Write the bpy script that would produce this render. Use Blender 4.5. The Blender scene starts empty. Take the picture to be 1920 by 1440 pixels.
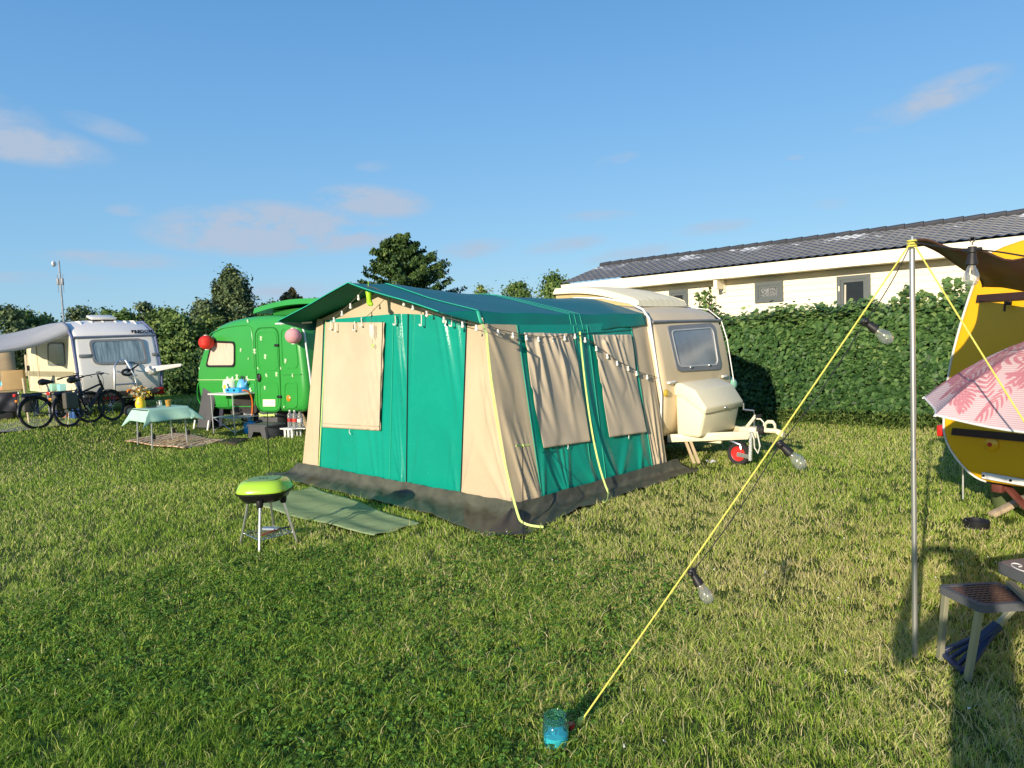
import bpy, bmesh, math, random
import numpy as np
from mathutils import Vector, Matrix, Euler
C = bpy.context.scene.collection
SC = bpy.context.scene
RAD = math.radians
# ---------------------------------------------------------------- camera
FPX, PITCH, ROLL, EYE = 1340.0, RAD(3.63), RAD(2.55), 1.65
_fw = Vector((0, math.cos(PITCH), -math.sin(PITCH)))
_r = Vector((1, 0, 0)); _u = _r.cross(_fw)
_R = _r * math.cos(ROLL) - _u * math.sin(ROLL)
_U = _r * math.sin(ROLL) + _u * math.cos(ROLL)
CAMP = Vector((0, 0, EYE))
cd = bpy.data.cameras.new('camera'); cam = bpy.data.objects.new('camera', cd); C.objects.link(cam)
cam.matrix_world = Matrix(((_R.x, _U.x, -_fw.x, 0), (_R.y, _U.y, -_fw.y, 0), (_R.z, _U.z, -_fw.z, EYE), (0, 0, 0, 1)))
cd.sensor_width = 36; cd.lens = FPX / 1920 * 36; cd.clip_start = 0.05; cd.clip_end = 3000
SC.camera = cam
# ---------------------------------------------------------------- light
SUN_EL, SUN_AZ = RAD(15.5), RAD(31.0)          # light travels towards azimuth 29.5 deg (clockwise from +Y)
sd = Vector((math.sin(SUN_AZ) * math.cos(SUN_EL), math.cos(SUN_AZ) * math.cos(SUN_EL), -math.sin(SUN_EL)))
sl = bpy.data.lights.new('sun', 'SUN'); so = bpy.data.objects.new('sun', sl); C.objects.link(so)
so.rotation_euler = sd.to_track_quat('-Z', 'Y').to_euler(); so.location = (-20, -30, 20)
sl.energy = 4.6; sl.angle = RAD(0.55); sl.color = (1.0, 0.87, 0.68)
SC.view_settings.view_transform = 'Standard'; SC.view_settings.look = 'None'
SC.view_settings.exposure = 0.45; SC.view_settings.gamma = 1.0
SC.cycles.max_bounces = 8; SC.cycles.transparent_max_bounces = 16

def raydir(px, py):
    return _fw + _R * ((px - 960) / FPX) + _U * ((720 - py) / FPX)
def smooth(t): t = min(1, max(0, t)); return t * t * (3 - 2 * t)
def gz(x, y): return .34 * smooth((-x - 6.3) / 2.6) * smooth((y - 10.3) / 3.3)      # the field rises gently on the far left
def G(px, py, z=0.0):
    d = raydir(px, py); p = CAMP + d * ((z - EYE) / d.z)
    for _ in range(12): p = CAMP + d * ((z + gz(p.x, p.y) - EYE) / d.z)
    return p
def atY(px, py, y):
    d = raydir(px, py); return CAMP + d * (y / d.y)

# ---------------------------------------------------------------- sky
w = bpy.data.worlds.new('World'); SC.world = w; w.use_nodes = True
nt = w.node_tree; nt.nodes.clear()
def N(t, **k):
    n = nt.nodes.new(t)
    for a, b in k.items(): setattr(n, a, b)
    return n
def L(a, b): nt.links.new(a, b)
out = N('ShaderNodeOutputWorld'); bg = N('ShaderNodeBackground'); L(bg.outputs[0], out.inputs[0])
sky = N('ShaderNodeTexSky', sky_type='NISHITA'); sky.sun_disc = False
sky.sun_elevation = SUN_EL; sky.sun_rotation = SUN_AZ + math.pi
sky.air_density = 1.0; sky.dust_density = 0.6; sky.ozone_density = 2.2; sky.altitude = 0
bg.inputs[1].default_value = 0.15
tc = N('ShaderNodeTexCoord')
nz = N('ShaderNodeTexNoise'); nz.inputs['Scale'].default_value = 12; nz.inputs['Detail'].default_value = 9; nz.inputs['Roughness'].default_value = .62
mp = N('ShaderNodeMapping'); mp.inputs['Scale'].default_value = (1, 1, 2.6)
L(tc.outputs['Generated'], mp.inputs[0]); L(mp.outputs[0], nz.inputs['Vector'])
def math_(op, a, b=None, c=None):
    n = N('ShaderNodeMath', operation=op)
    for i, v in enumerate((a, b, c)):
        if v is None: continue
        if isinstance(v, (int, float)): n.inputs[i].default_value = v
        else: L(v, n.inputs[i])
    return n.outputs[0]
def dot_(v):
    n = N('ShaderNodeVectorMath', operation='DOT_PRODUCT'); L(tc.outputs['Generated'], n.inputs[0]); n.inputs[1].default_value = v
    return n.outputs['Value']
total = None
# each cloud: centre pixel, half width, half height (pixels), tilt, strength
for cx, cy, hw, hh, tilt, st in ((500, 430, 230, 56, 0, 1.3), (600, 440, 170, 40, 0, 1.0), (700, 378, 120, 34, .08, 1.15), (40, 268, 165, 44, .1, .8), (-30, 225, 120, 60, .15, .5),
                                 (200, 240, 80, 22, .25, .3), (1755, 180, 130, 36, -.2, .8), (1690, 220, 90, 18, -.1, .5), (1155, 298, 48, 12, -.12, .5), (700, 312, 38, 12, 0, .3),
                                 (236, 394, 40, 14, 0, .4), (880, 468, 90, 20, -.1, .55), (1060, 460, 90, 18, -.1, .5), (1120, 404, 80, 12, 0, .45), (1340, 426, 80, 16, -.05, .45),
                                 (235, 487, 160, 18, .05, .6), (1190, 475, 110, 18, -.1, .4), (1555, 383, 38, 13, 0, .35), (560, 545, 160, 22, 0, .45), (1490, 296, 18, 6, 0, .3), (60, 520, 130, 14, 0, .3),
                                 (2150, 420, 240, 50, -.1, .6), (-400, 430, 260, 60, .1, .7)):
    d = raydir(cx, cy).normalized()
    rt = Vector((d.y, -d.x, 0)).normalized(); up = rt.cross(d)
    e1 = rt * math.cos(tilt) - up * math.sin(tilt); e2 = rt * math.sin(tilt) + up * math.cos(tilt)
    k = raydir(cx, cy).length * FPX
    a = math_('DIVIDE', dot_(e1), hw / k); b = math_('DIVIDE', dot_(e2), hh / k)
    rr = math_('ADD', math_('MULTIPLY', a, a), math_('MULTIPLY', b, b))
    m = math_('MULTIPLY', math_('SMOOTH_MAX', math_('SUBTRACT', 1.0, rr), 0.0, .15), st)
    m = math_('MULTIPLY', m, math_('GREATER_THAN', dot_(d), 0.0))
    total = m if total is None else math_('MAXIMUM', total, m)
mr = N('ShaderNodeMapRange'); mr.inputs[1].default_value = .34; mr.inputs[2].default_value = .66
L(nz.outputs['Fac'], mr.inputs[0])
cl = math_('MULTIPLY', math_('MULTIPLY', total, mr.outputs[0]), 1.9)
cl = math_('MINIMUM', cl, .88)
mix = N('ShaderNodeMixRGB'); L(cl, mix.inputs[0])
gam = N('ShaderNodeHueSaturation'); gam.inputs['Saturation'].default_value = 1.0; gam.inputs['Value'].default_value = 1.0
sepz = N('ShaderNodeSeparateXYZ'); L(tc.outputs['Generated'], sepz.inputs[0])
gr = N('ShaderNodeValToRGB'); e_ = gr.color_ramp.elements
for i_, (ps_, c_) in enumerate(((0.0, (1.6, 2.85, 3.85)), (.12, (1.15, 2.5, 3.9)), (.30, (.72, 1.98, 3.75)), (.50, (.40, 1.42, 3.2)), (.75, (.28, 1.0, 2.7)))):
    if i_ > 1: e_.new(ps_)
    e_[i_].position = ps_; e_[i_].color = (*[q / 5 for q in c_], 1)
L(sepz.outputs[2], gr.inputs[0]); gsc = N('ShaderNodeVectorMath', operation='SCALE'); L(gr.outputs[0], gsc.inputs[0]); gsc.inputs['Scale'].default_value = 5.0
smx = N('ShaderNodeMixRGB'); smx.inputs[0].default_value = .8; L(sky.outputs[0], smx.inputs[1]); L(gsc.outputs[0], smx.inputs[2])
L(smx.outputs[0], gam.inputs['Color']); L(gam.outputs[0], mix.inputs[1]); mix.inputs[2].default_value = (2.25, 2.7, 3.4, 1)
L(mix.outputs[0], bg.inputs[0])

# ---------------------------------------------------------------- materials
MATS = {}
def M(name, col, rough=.5, metal=0.0, var=.12, scale=4.0, bump=0.0, bscale=60.0, spec=.5, trans=0.0, alpha=1.0, transl=0.0, sheen=0.0, col2=None, ior=1.45, coat=0.0, stretch=None):
    if name in MATS: return MATS[name]
    m = bpy.data.materials.new(name); m.use_nodes = True; t = m.node_tree; n = t.nodes; n.clear()
    o = n.new('ShaderNodeOutputMaterial'); p = n.new('ShaderNodeBsdfPrincipled')
    co = n.new('ShaderNodeTexCoord'); no = n.new('ShaderNodeTexNoise')
    no.inputs['Scale'].default_value = scale; no.inputs['Detail'].default_value = 6; no.inputs['Roughness'].default_value = .6
    src = co.outputs['Object']
    if stretch:
        mpn = n.new('ShaderNodeMapping'); mpn.inputs['Scale'].default_value = stretch; t.links.new(src, mpn.inputs[0]); src = mpn.outputs[0]
    t.links.new(src, no.inputs['Vector'])
    rp = n.new('ShaderNodeValToRGB'); c = Vector(col[:3])
    c2 = Vector(col2) if col2 else c * (1 + var)
    c1 = c * (1 - var)
    rp.color_ramp.elements[0].position = .3; rp.color_ramp.elements[0].color = (*c1, 1)
    rp.color_ramp.elements[1].position = .7; rp.color_ramp.elements[1].color = (*[min(1, x) for x in c2], 1)
    t.links.new(no.outputs['Fac'], rp.inputs[0]); t.links.new(rp.outputs[0], p.inputs['Base Color'])
    rm = n.new('ShaderNodeMapRange'); rm.inputs[3].default_value = max(.02, rough - .08); rm.inputs[4].default_value = min(1, rough + .08)
    t.links.new(no.outputs['Fac'], rm.inputs[0]); t.links.new(rm.outputs[0], p.inputs['Roughness'])
    p.inputs['Metallic'].default_value = metal; p.inputs['Specular IOR Level'].default_value = spec; p.inputs['IOR'].default_value = ior
    p.inputs['Transmission Weight'].default_value = trans; p.inputs['Alpha'].default_value = alpha; p.inputs['Coat Weight'].default_value = coat
    p.inputs['Coat Roughness'].default_value = .15
    p.inputs['Sheen Weight'].default_value = sheen
    if bump:
        nb = n.new('ShaderNodeTexNoise'); nb.inputs['Scale'].default_value = bscale; nb.inputs['Detail'].default_value = 5
        t.links.new(src, nb.inputs['Vector'])
        bp = n.new('ShaderNodeBump'); bp.inputs['Strength'].default_value = bump; bp.inputs['Distance'].default_value = .01
        t.links.new(nb.outputs['Fac'], bp.inputs['Height']); t.links.new(bp.outputs[0], p.inputs['Normal'])
    res = p.outputs[0]
    if transl:
        tl = n.new('ShaderNodeBsdfTranslucent'); t.links.new(rp.outputs[0], tl.inputs[0])
        mx = n.new('ShaderNodeMixShader'); mx.inputs[0].default_value = transl
        t.links.new(res, mx.inputs[1]); t.links.new(tl.outputs[0], mx.inputs[2]); res = mx.outputs[0]
    t.links.new(res, o.inputs[0]); MATS[name] = m; return m

def MLEAF(name, stops, transl=.25, rough=.5, spec=.3, patch=None, pscale=.35):
    """leaf or blade material: colour picked by the per-leaf 'tint' attribute, optional patch colour by position"""
    m = bpy.data.materials.new(name); m.use_nodes = True; t = m.node_tree; n = t.nodes; n.clear()
    o = n.new('ShaderNodeOutputMaterial'); p = n.new('ShaderNodeBsdfPrincipled')
    at = n.new('ShaderNodeAttribute'); at.attribute_name = 'tint'
    rp = n.new('ShaderNodeValToRGB'); e = rp.color_ramp.elements
    while len(e) < len(stops): e.new(.5)
    for i, (ps, c) in enumerate(stops): e[i].position = ps; e[i].color = (*c, 1)
    t.links.new(at.outputs['Fac'], rp.inputs[0]); colr = rp.outputs[0]
    if patch:
        co = n.new('ShaderNodeTexCoord'); no = n.new('ShaderNodeTexNoise'); no.inputs['Scale'].default_value = pscale; no.inputs['Detail'].default_value = 5; no.inputs['Roughness'].default_value = .65
        t.links.new(co.outputs['Object'], no.inputs['Vector'])
        r2 = n.new('ShaderNodeMapRange'); r2.inputs[1].default_value = .42; r2.inputs[2].default_value = .68; r2.inputs[4].default_value = .65
        t.links.new(no.outputs['Fac'], r2.inputs[0])
        mx = n.new('ShaderNodeMixRGB'); t.links.new(r2.outputs[0], mx.inputs[0]); t.links.new(colr, mx.inputs[1]); mx.inputs[2].default_value = (*patch, 1); colr = mx.outputs[0]
    t.links.new(colr, p.inputs['Base Color']); p.inputs['Roughness'].default_value = rough; p.inputs['Specular IOR Level'].default_value = spec
    tl = n.new('ShaderNodeBsdfTranslucent'); t.links.new(colr, tl.inputs[0])
    mx = n.new('ShaderNodeMixShader'); mx.inputs[0].default_value = transl
    t.links.new(p.outputs[0], mx.inputs[1]); t.links.new(tl.outputs[0], mx.inputs[2]); t.links.new(mx.outputs[0], o.inputs[0])
    return m

# ---------------------------------------------------------------- mesh helpers
def V(*a): return Vector(a)
class MB:
    """collects shapes and links them as one mesh object"""
    def __init__(s): s.v = []; s.f = []; s.mi = 0; s.m = []
    def add(s, vs, fs):
        o = len(s.v); s.v += [tuple(p) for p in vs]; s.f += [tuple(i + o for i in f) for f in fs]; s.m += [s.mi] * len(fs); return s
    def box(s, c, d, rot=None, bev=0.0, seg=2):
        bm = bmesh.new(); bmesh.ops.create_cube(bm, size=1)
        for v in bm.verts: v.co = Vector((v.co.x * d[0], v.co.y * d[1], v.co.z * d[2]))
        if bev: bmesh.ops.bevel(bm, geom=bm.edges[:], offset=bev, segments=seg, affect='EDGES', profile=.5)
        R = Matrix.Identity(3)
        if rot is not None: R = rot if isinstance(rot, Matrix) else Euler(rot).to_matrix()
        bm.verts.index_update(); c = Vector(c)
        s.add([R @ v.co + c for v in bm.verts], [[v.index for v in f.verts] for f in bm.faces]); bm.free(); return s
    def bar(s, p0, p1, wd, ht, bev=0.0, up=(0, 0, 1)):
        p0 = Vector(p0); p1 = Vector(p1); d = (p1 - p0); ln = d.length; d.normalize()
        x = d.cross(Vector(up))
        if x.length < 1e-4: x = d.cross(Vector((1, 0, 0)))
        x.normalize(); z = x.cross(d)
        R = Matrix((x, d, z)).transposed()
        return s.box((p0 + p1) / 2, (wd, ln, ht), R, bev)
    def tube(s, pts, r, n=8, cap=True, closed=False):
        pts = [Vector(p) for p in pts]; k = len(pts); rs = r if isinstance(r, (list, tuple)) else [r] * k
        rings = []; prev = None
        for i, p in enumerate(pts):
            if closed: t = pts[(i + 1) % k] - pts[i - 1]
            else: t = pts[min(i + 1, k - 1)] - pts[max(i - 1, 0)]
            t.normalize()
            if prev is None:
                a = t.cross(Vector((0, 0, 1)))
                if a.length < 1e-3: a = t.cross(Vector((1, 0, 0)))
            else: a = prev - t * prev.dot(t)
            a.normalize(); prev = a; b = t.cross(a)
            rings.append([p + (a * math.cos(2 * math.pi * j / n) + b * math.sin(2 * math.pi * j / n)) * rs[i] for j in range(n)])
        vs = [v for rg in rings for v in rg]; fs = []
        for i in range(k if closed else k - 1):
            i2 = (i + 1) % k
            for j in range(n):
                j2 = (j + 1) % n; fs.append((i * n + j, i2 * n + j, i2 * n + j2, i * n + j2))
        if cap and not closed:
            fs.append(tuple(range(n))); fs.append(tuple((k - 1) * n + j for j in reversed(range(n))))
        return s.add(vs, fs)
    def lathe(s, prof, c=(0, 0, 0), n=20, R=None):
        c = Vector(c); R = R or Matrix.Identity(3); vs = []; fs = []; k = len(prof)
        for (r, z) in prof:
            for j in range(n):
                a = 2 * math.pi * j / n; vs.append(R @ Vector((max(r, 1e-5) * math.cos(a), max(r, 1e-5) * math.sin(a), z)) + c)
        for i in range(k - 1):
            for j in range(n):
                j2 = (j + 1) % n; fs.append((i * n + j, i * n + j2, (i + 1) * n + j2, (i + 1) * n + j))
        return s.add(vs, fs)
    def sphere(s, c, r, n=16, m=10, sc=(1, 1, 1), R=None):
        pr = [(r * math.sin(math.pi * i / m), -r * math.cos(math.pi * i / m)) for i in range(m + 1)]
        S = Matrix.Diagonal(Vector(sc)); return s.lathe(pr, c, n, (R or Matrix.Identity(3)) @ S)
    def grid(s, fn, nu, nv, flip=False):
        vs = [fn(i / nu, j / nv) for j in range(nv + 1) for i in range(nu + 1)]; fs = []
        for j in range(nv):
            for i in range(nu):
                a = j * (nu + 1) + i; q = (a, a + 1, a + nu + 2, a + nu + 1); fs.append(q[::-1] if flip else q)
        return s.add(vs, fs)
    def plate(s, poly, mapf, d0, d1):
        """flat polygon given in 2D, mapped to 3D by mapf(a,b,d), from depth d0 (back) to d1 (front)"""
        k = len(poly); vs = [mapf(a, b, d0) for a, b in poly] + [mapf(a, b, d1) for a, b in poly]
        fs = [tuple(range(k - 1, -1, -1)), tuple(range(k, 2 * k))] + [(i, (i + 1) % k, k + (i + 1) % k, k + i) for i in range(k)]
        return s.add(vs, fs)
    def ring(s, outer, inner, mapf, d0, d1):
        k = len(outer); vs = [mapf(a, b, d) for poly, d in ((outer, d0), (outer, d1), (inner, d1), (inner, d0)) for a, b in poly]; fs = []
        for i in range(k):
            j = (i + 1) % k
            for a, b in ((0, 1), (1, 2), (2, 3)): fs.append((a * k + i, a * k + j, b * k + j, b * k + i))
        return s.add(vs, fs)
    def build(s, name, mat, parent=None, smooth=35, solid=0.0):
        me = bpy.data.meshes.new(name); me.from_pydata(s.v, [], s.f)
        mats = mat if isinstance(mat, (list, tuple)) else [mat]
        for mm in mats: me.materials.append(mm)
        if len(mats) > 1: me.polygons.foreach_set('material_index', s.m)
        bm = bmesh.new(); bm.from_mesh(me); bmesh.ops.recalc_face_normals(bm, faces=bm.faces); bm.to_mesh(me); bm.free()
        if smooth:
            me.polygons.foreach_set('use_smooth', [True] * len(me.polygons)); me.set_sharp_from_angle(angle=RAD(smooth))
        o = bpy.data.objects.new(name, me); C.objects.link(o)
        if solid:
            md = o.modifiers.new('thickness', 'SOLIDIFY'); md.thickness = solid; md.offset = 0
        if parent: o.parent = parent
        return o
def chaikin(p, it=2):
    for _ in range(it):
        q = []
        for i in range(len(p)):
            a, b = p[i], p[(i + 1) % len(p)]
            q += [(a[0] * .75 + b[0] * .25, a[1] * .75 + b[1] * .25), (a[0] * .25 + b[0] * .75, a[1] * .25 + b[1] * .75)]
        p = q
    return p
def rpoly(pts, r, n=5):
    out = []; k = len(pts)
    for i in range(k):
        p, a, b = Vector(pts[i]), Vector(pts[i - 1]), Vector(pts[(i + 1) % k])
        da = (a - p); db = (b - p); rr = min(r, da.length * .48, db.length * .48); da.normalize(); db.normalize()
        for j in range(n + 1):
            t = j / n; q = (p + da * rr) * (1 - t) ** 2 + p * (2 * t * (1 - t)) + (p + db * rr) * t ** 2; out.append((q.x, q.y))
    return out
def inset(poly, d):
    cx = sum(p[0] for p in poly) / len(poly); cy = sum(p[1] for p in poly) / len(poly)
    hx = max(abs(p[0] - cx) for p in poly); hy = max(abs(p[1] - cy) for p in poly)
    return [(cx + (x - cx) * (1 - d / hx), cy + (y - cy) * (1 - d / hy)) for x, y in poly]
def tag(o, label, cat, group=None):
    o['label'] = label; o['category'] = cat
    if group: o['group'] = group
    return o
def thing(name, label, cat, loc=(0, 0, 0), rotz=0.0, group=None):
    o = bpy.data.objects.new(name, None); C.objects.link(o); o.location = loc; o.rotation_euler = (0, 0, rotz); o.empty_display_size = .2
    return tag(o, label, cat, group)
def dup(root, loc, rotz, label=None):
    r = root.copy(); C.objects.link(r); r.location = loc; r.rotation_euler = (0, 0, rotz)
    if label: r['label'] = label
    for ch in list(root.children):
        c = ch.copy(); C.objects.link(c); c.parent = r
        for g in ch.children:
            d = g.copy(); C.objects.link(d); d.parent = c
    return r
class Frame:
    """a thing's own axes; hit() finds where a sight line meets a plane of them"""
    def __init__(s, o, rot): s.o = Vector(o); s.rot = rot; s.m = Matrix.Rotation(rot, 3, 'Z')
    def w(s, p): return s.m @ Vector(p) + s.o
    def l(s, p): return s.m.transposed() @ (Vector(p) - s.o)
    def hit(s, px, py, axis, val):
        o = s.l(CAMP); d = s.m.transposed() @ raydir(px, py); t = (val - o[axis]) / d[axis]; return o + d * t
def fast_mesh(name, verts, faces, mat, tint=None, parent=None, smooth=False):
    me = bpy.data.meshes.new(name); nv = len(verts); nf, k = faces.shape
    me.vertices.add(nv); me.vertices.foreach_set('co', np.ascontiguousarray(verts, dtype=np.float32).ravel())
    me.loops.add(nf * k); me.loops.foreach_set('vertex_index', np.ascontiguousarray(faces, dtype=np.int32).ravel())
    me.polygons.add(nf); me.polygons.foreach_set('loop_start', np.arange(0, nf * k, k, dtype=np.int32))
    try: me.polygons.foreach_set('loop_total', np.full(nf, k, dtype=np.int32))
    except Exception: pass
    if smooth: me.polygons.foreach_set('use_smooth', np.ones(nf, dtype=bool))
    me.update(calc_edges=True)
    if tint is not None:
        a = me.attributes.new('tint', 'FLOAT', 'POINT'); a.data.foreach_set('value', np.ascontiguousarray(tint, dtype=np.float32))
    me.materials.append(mat); o = bpy.data.objects.new(name, me); C.objects.link(o)
    if parent: o.parent = parent
    return o
def unit(a): return a / np.maximum(np.linalg.norm(a, axis=1, keepdims=True), 1e-9)
def leaves(rng, pos, nrm, size, aspect=.6, jitter=.6, droop=0.0, tintv=None):
    """pointed leaves (two quads folded along the midrib) at POS facing about NRM"""
    n = len(pos); nn = unit(nrm + rng.normal(0, jitter, (n, 3)))
    a = rng.normal(0, 1, (n, 3)); a[:, 2] -= droop; a = unit(a - nn * np.sum(a * nn, 1, keepdims=True)); b = np.cross(nn, a)
    s = (size * rng.uniform(.6, 1.25, n))[:, None]; h = s * aspect * .5
    p0 = pos - a * s * .5; p3 = pos + a * s * .5; mid = pos - nn * s * .08
    L1 = mid - a * s * .12 + b * h + nn * s * .1; R1 = mid - a * s * .12 - b * h + nn * s * .1
    vs = np.stack([p0, L1, p3, R1, mid], 1).reshape(-1, 3)
    i = np.arange(n)[:, None] * 5
    fs = np.concatenate([i + np.array([[0, 4, 2, 1]]), i + np.array([[0, 3, 2, 4]])], 0)
    t = rng.uniform(0, 1, n) if tintv is None else tintv
    return vs, fs, np.repeat(t, 5)
# ================================================================ ground and lawn
def ground_mat():
    m = bpy.data.materials.new('lawn_soil'); m.use_nodes = True; t = m.node_tree; n = t.nodes; p = n['Principled BSDF']
    co = n.new('ShaderNodeTexCoord'); a = n.new('ShaderNodeTexNoise'); a.inputs['Scale'].default_value = .35; a.inputs['Detail'].default_value = 5; a.inputs['Roughness'].default_value = .65
    b = n.new('ShaderNodeTexNoise'); b.inputs['Scale'].default_value = 38; b.inputs['Detail'].default_value = 4
    for q in (a, b): t.links.new(co.outputs['Object'], q.inputs['Vector'])
    r = n.new('ShaderNodeValToRGB'); r.color_ramp.elements[0].position = .35; r.color_ramp.elements[0].color = (.08, .13, .022, 1); r.color_ramp.elements[1].position = .7; r.color_ramp.elements[1].color = (.15, .18, .045, 1)
    r2 = n.new('ShaderNodeValToRGB'); r2.color_ramp.elements[0].position = .3; r2.color_ramp.elements[0].color = (.4, .4, .4, 1); r2.color_ramp.elements[1].position = .7; r2.color_ramp.elements[1].color = (1.2, 1.2, 1.2, 1)
    t.links.new(a.outputs['Fac'], r.inputs[0]); t.links.new(b.outputs['Fac'], r2.inputs[0])
    mx = n.new('ShaderNodeMixRGB'); mx.blend_type = 'MULTIPLY'; mx.inputs[0].default_value = 1
    t.links.new(r.outputs[0], mx.inputs[1]); t.links.new(r2.outputs[0], mx.inputs[2]); t.links.new(mx.outputs[0], p.inputs['Base Color'])
    p.inputs['Roughness'].default_value = .95; p.inputs['Specular IOR Level'].default_value = .1
    bp = n.new('ShaderNodeBump'); bp.inputs['Strength'].default_value = .8; bp.inputs['Distance'].default_value = .03; t.links.new(b.outputs['Fac'], bp.inputs['Height']); t.links.new(bp.outputs[0], p.inputs['Normal'])
    return m
gxs = [-900, -400, -150, -70] + [-40 + i for i in range(56)] + [30, 70, 200, 900]; gys = [-300, -100, -30, -8] + [i * 1.0 for i in range(40)] + [50, 80, 150, 400, 1500]
g = MB().grid(lambda u, v: (gxs[round(u * (len(gxs) - 1))], gys[round(v * (len(gys) - 1))], gz(gxs[round(u * (len(gxs) - 1))], gys[round(v * (len(gys) - 1))])), len(gxs) - 1, len(gys) - 1).build('ground', ground_mat(), smooth=60); g['kind'] = 'structure'

# frames shared by the big things
TENT = Frame((-.03, 6.56, 0), RAD(-45))              # x: along the front towards the right corner, y: towards the caravan
def inside(poly, x, y):
    r = np.zeros(len(x), bool); k = len(poly)
    for i in range(k):
        x1, y1 = poly[i]; x2, y2 = poly[i - 1]
        c = ((y1 > y) != (y2 > y)); xi = (x2 - x1) * (y - y1) / ((y2 - y1) if y2 != y1 else 1e-9) + x1
        r ^= c & (x < xi)
    return r
MATQ = [G(585, 916), G(474, 951), G(701, 1011), G(789, 988)]
RUGQ = [G(232, 830), G(345, 844), G(425, 828), G(330, 813)]
TENTQ = [TENT.w(p) for p in ((-4.25, -.38, 0), (-2.4, -.42, 0), (-.7, -.50, 0), (-.2, -.62, 0), (.30, -.60, 0), (.50, -.20, 0), (.38, .6, 0), (.30, 2.9, 0), (-4.25, 2.9, 0))]
HOLES = [[(p.x, p.y) for p in q] for q in (MATQ, RUGQ, TENTQ)]
rng = np.random.default_rng(7)
def scatter(n, r0, r1, half=RAD(43), logr=False):
    r = np.sqrt(rng.uniform(r0 * r0, r1 * r1, n)) if not logr else r0 * (r1 / r0) ** rng.uniform(0, 1, n); a = rng.uniform(-half, half, n)
    x, y = r * np.sin(a), r * np.cos(a); keep = np.ones(n, bool)
    for h in HOLES: keep &= ~inside(h, x, y)
    return x[keep], y[keep]
def vnoise(x, y, s, seed):
    r = np.random.default_rng(seed); t = r.uniform(0, 1, (64, 64)); x = x * s; y = y * s
    xi = np.floor(x).astype(int); yi = np.floor(y).astype(int); fx = x - xi; fy = y - yi; fx = fx * fx * (3 - 2 * fx); fy = fy * fy * (3 - 2 * fy)
    q = lambda a, b: t[a % 64, b % 64]
    return (q(xi, yi) * (1 - fx) + q(xi + 1, yi) * fx) * (1 - fy) + (q(xi, yi + 1) * (1 - fx) + q(xi + 1, yi + 1) * fx) * fy
def blades(bands):
    Vs, Fs, Ts = [], [], []; off = 0
    for n, r0, r1, h in bands:
        x, y = scatter(n, r0, r1, RAD(62) if r0 < 4 else RAD(52), r0 > 4); gap = vnoise(x + 3, y + 8, 13, 14) * .6 + vnoise(x, y, 6, 15) * .4; k_ = (gap > .43) | (rng.uniform(0, 1, len(x)) < .26) | (np.hypot(x, y) > 9); x, y, gap = x[k_], y[k_], gap[k_]; n = len(x)
        cl = vnoise(x, y, 5.5, 3) * .6 + vnoise(x, y, 1.3, 4) * .4
        d = np.hypot(x, y); wd = (.0016 + .00045 * d) * rng.uniform(.7, 1.3, n) * (1.5 if h > .05 else 1.0)
        hh = h * rng.uniform(.4, 1.2, n) * (.55 + .55 * cl + .5 * gap) * (1 + .02 * d); an = rng.uniform(0, 2 * math.pi, n); ln = rng.uniform(.15, 1.15 if h < .05 else 1.9, n) * hh
        dx, dy = np.cos(an), np.sin(an); fa = rng.uniform(0, 2 * math.pi, n); sx, sy = np.cos(fa) * wd / 2, np.sin(fa) * wd / 2
        sm_ = lambda t: np.clip(t, 0, 1) ** 2 * (3 - 2 * np.clip(t, 0, 1)); gr0 = .34 * sm_((-x - 6.3) / 2.6) * sm_((y - 10.3) / 3.3); z0 = gr0 - .006; hh = hh
        v = np.stack([np.stack([x - sx, y - sy, z0], 1), np.stack([x + sx, y + sy, z0], 1),
                      np.stack([x + dx * ln * .35 - sx * .8, y + dy * ln * .35 - sy * .8, hh * .6 + gr0], 1), np.stack([x + dx * ln * .35 + sx * .8, y + dy * ln * .35 + sy * .8, hh * .6 + gr0], 1),
                      np.stack([x + dx * ln, y + dy * ln, gr0 + hh * rng.uniform(.8, 1.05, n)], 1)], 1).reshape(-1, 3)
        i = np.arange(n)[:, None] * 5 + off
        Fs.append(np.concatenate([i + [[0, 1, 3]], i + [[0, 3, 2]], i + [[2, 3, 4]]], 0)); Vs.append(v); off += n * 5
        lush = vnoise(x + 31, y + 17, .55, 5) * .6 + vnoise(x + 7, y + 3, 1.7, 6) * .4 + np.clip(-(x - .4) / 9, -.25, .18)   # greener to the left, drier on the trampled right
        worn = sum(a_ * np.exp(-((x - cx_) ** 2 + (y - cy_) ** 2) / s_ ** 2) for cx_, cy_, s_, a_ in ((-1.9, 6.3, .9, .22), (.25, 3.15, .35, .4), (1.5, 4.7, .5, .3), (2.5, 3.3, .6, .3), (-6.2, 12.2, 1.3, .2), (.9, 3.4, .3, .3), (-.5, 3.6, .3, .2), (2.4, 7.4, .9, .15)))
        lush = lush - worn * rng.uniform(.4, 1.4, n)
        t = np.clip(rng.normal(.46, .27, n) + (.5 - lush) * .55, 0, 1); dry = rng.uniform(0, 1, n) < np.clip(.16 + (.5 - lush) * .5, .04, .4); t[dry] = rng.uniform(.8, 1, dry.sum())
        Ts.append(np.repeat(t, 5))
    return np.concatenate(Vs), np.concatenate(Fs), np.concatenate(Ts)
MG = MLEAF('grass_blade', [(0, (.12, .24, .028)), (.35, (.28, .45, .05)), (.65, (.46, .59, .095)), (.85, (.64, .62, .21)), (1, (.74, .64, .36))], transl=.40, rough=.5, spec=.25)
v_, f_, t_ = blades([(290000, 1.6, 4.3, .033), (40000, 1.6, 4.3, .051), (880000, 4.3, 60, .034), (40000, 4.31, 12, .0505)])
g = fast_mesh('grass', v_, f_, MG, t_); g['kind'] = 'stuff'
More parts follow.
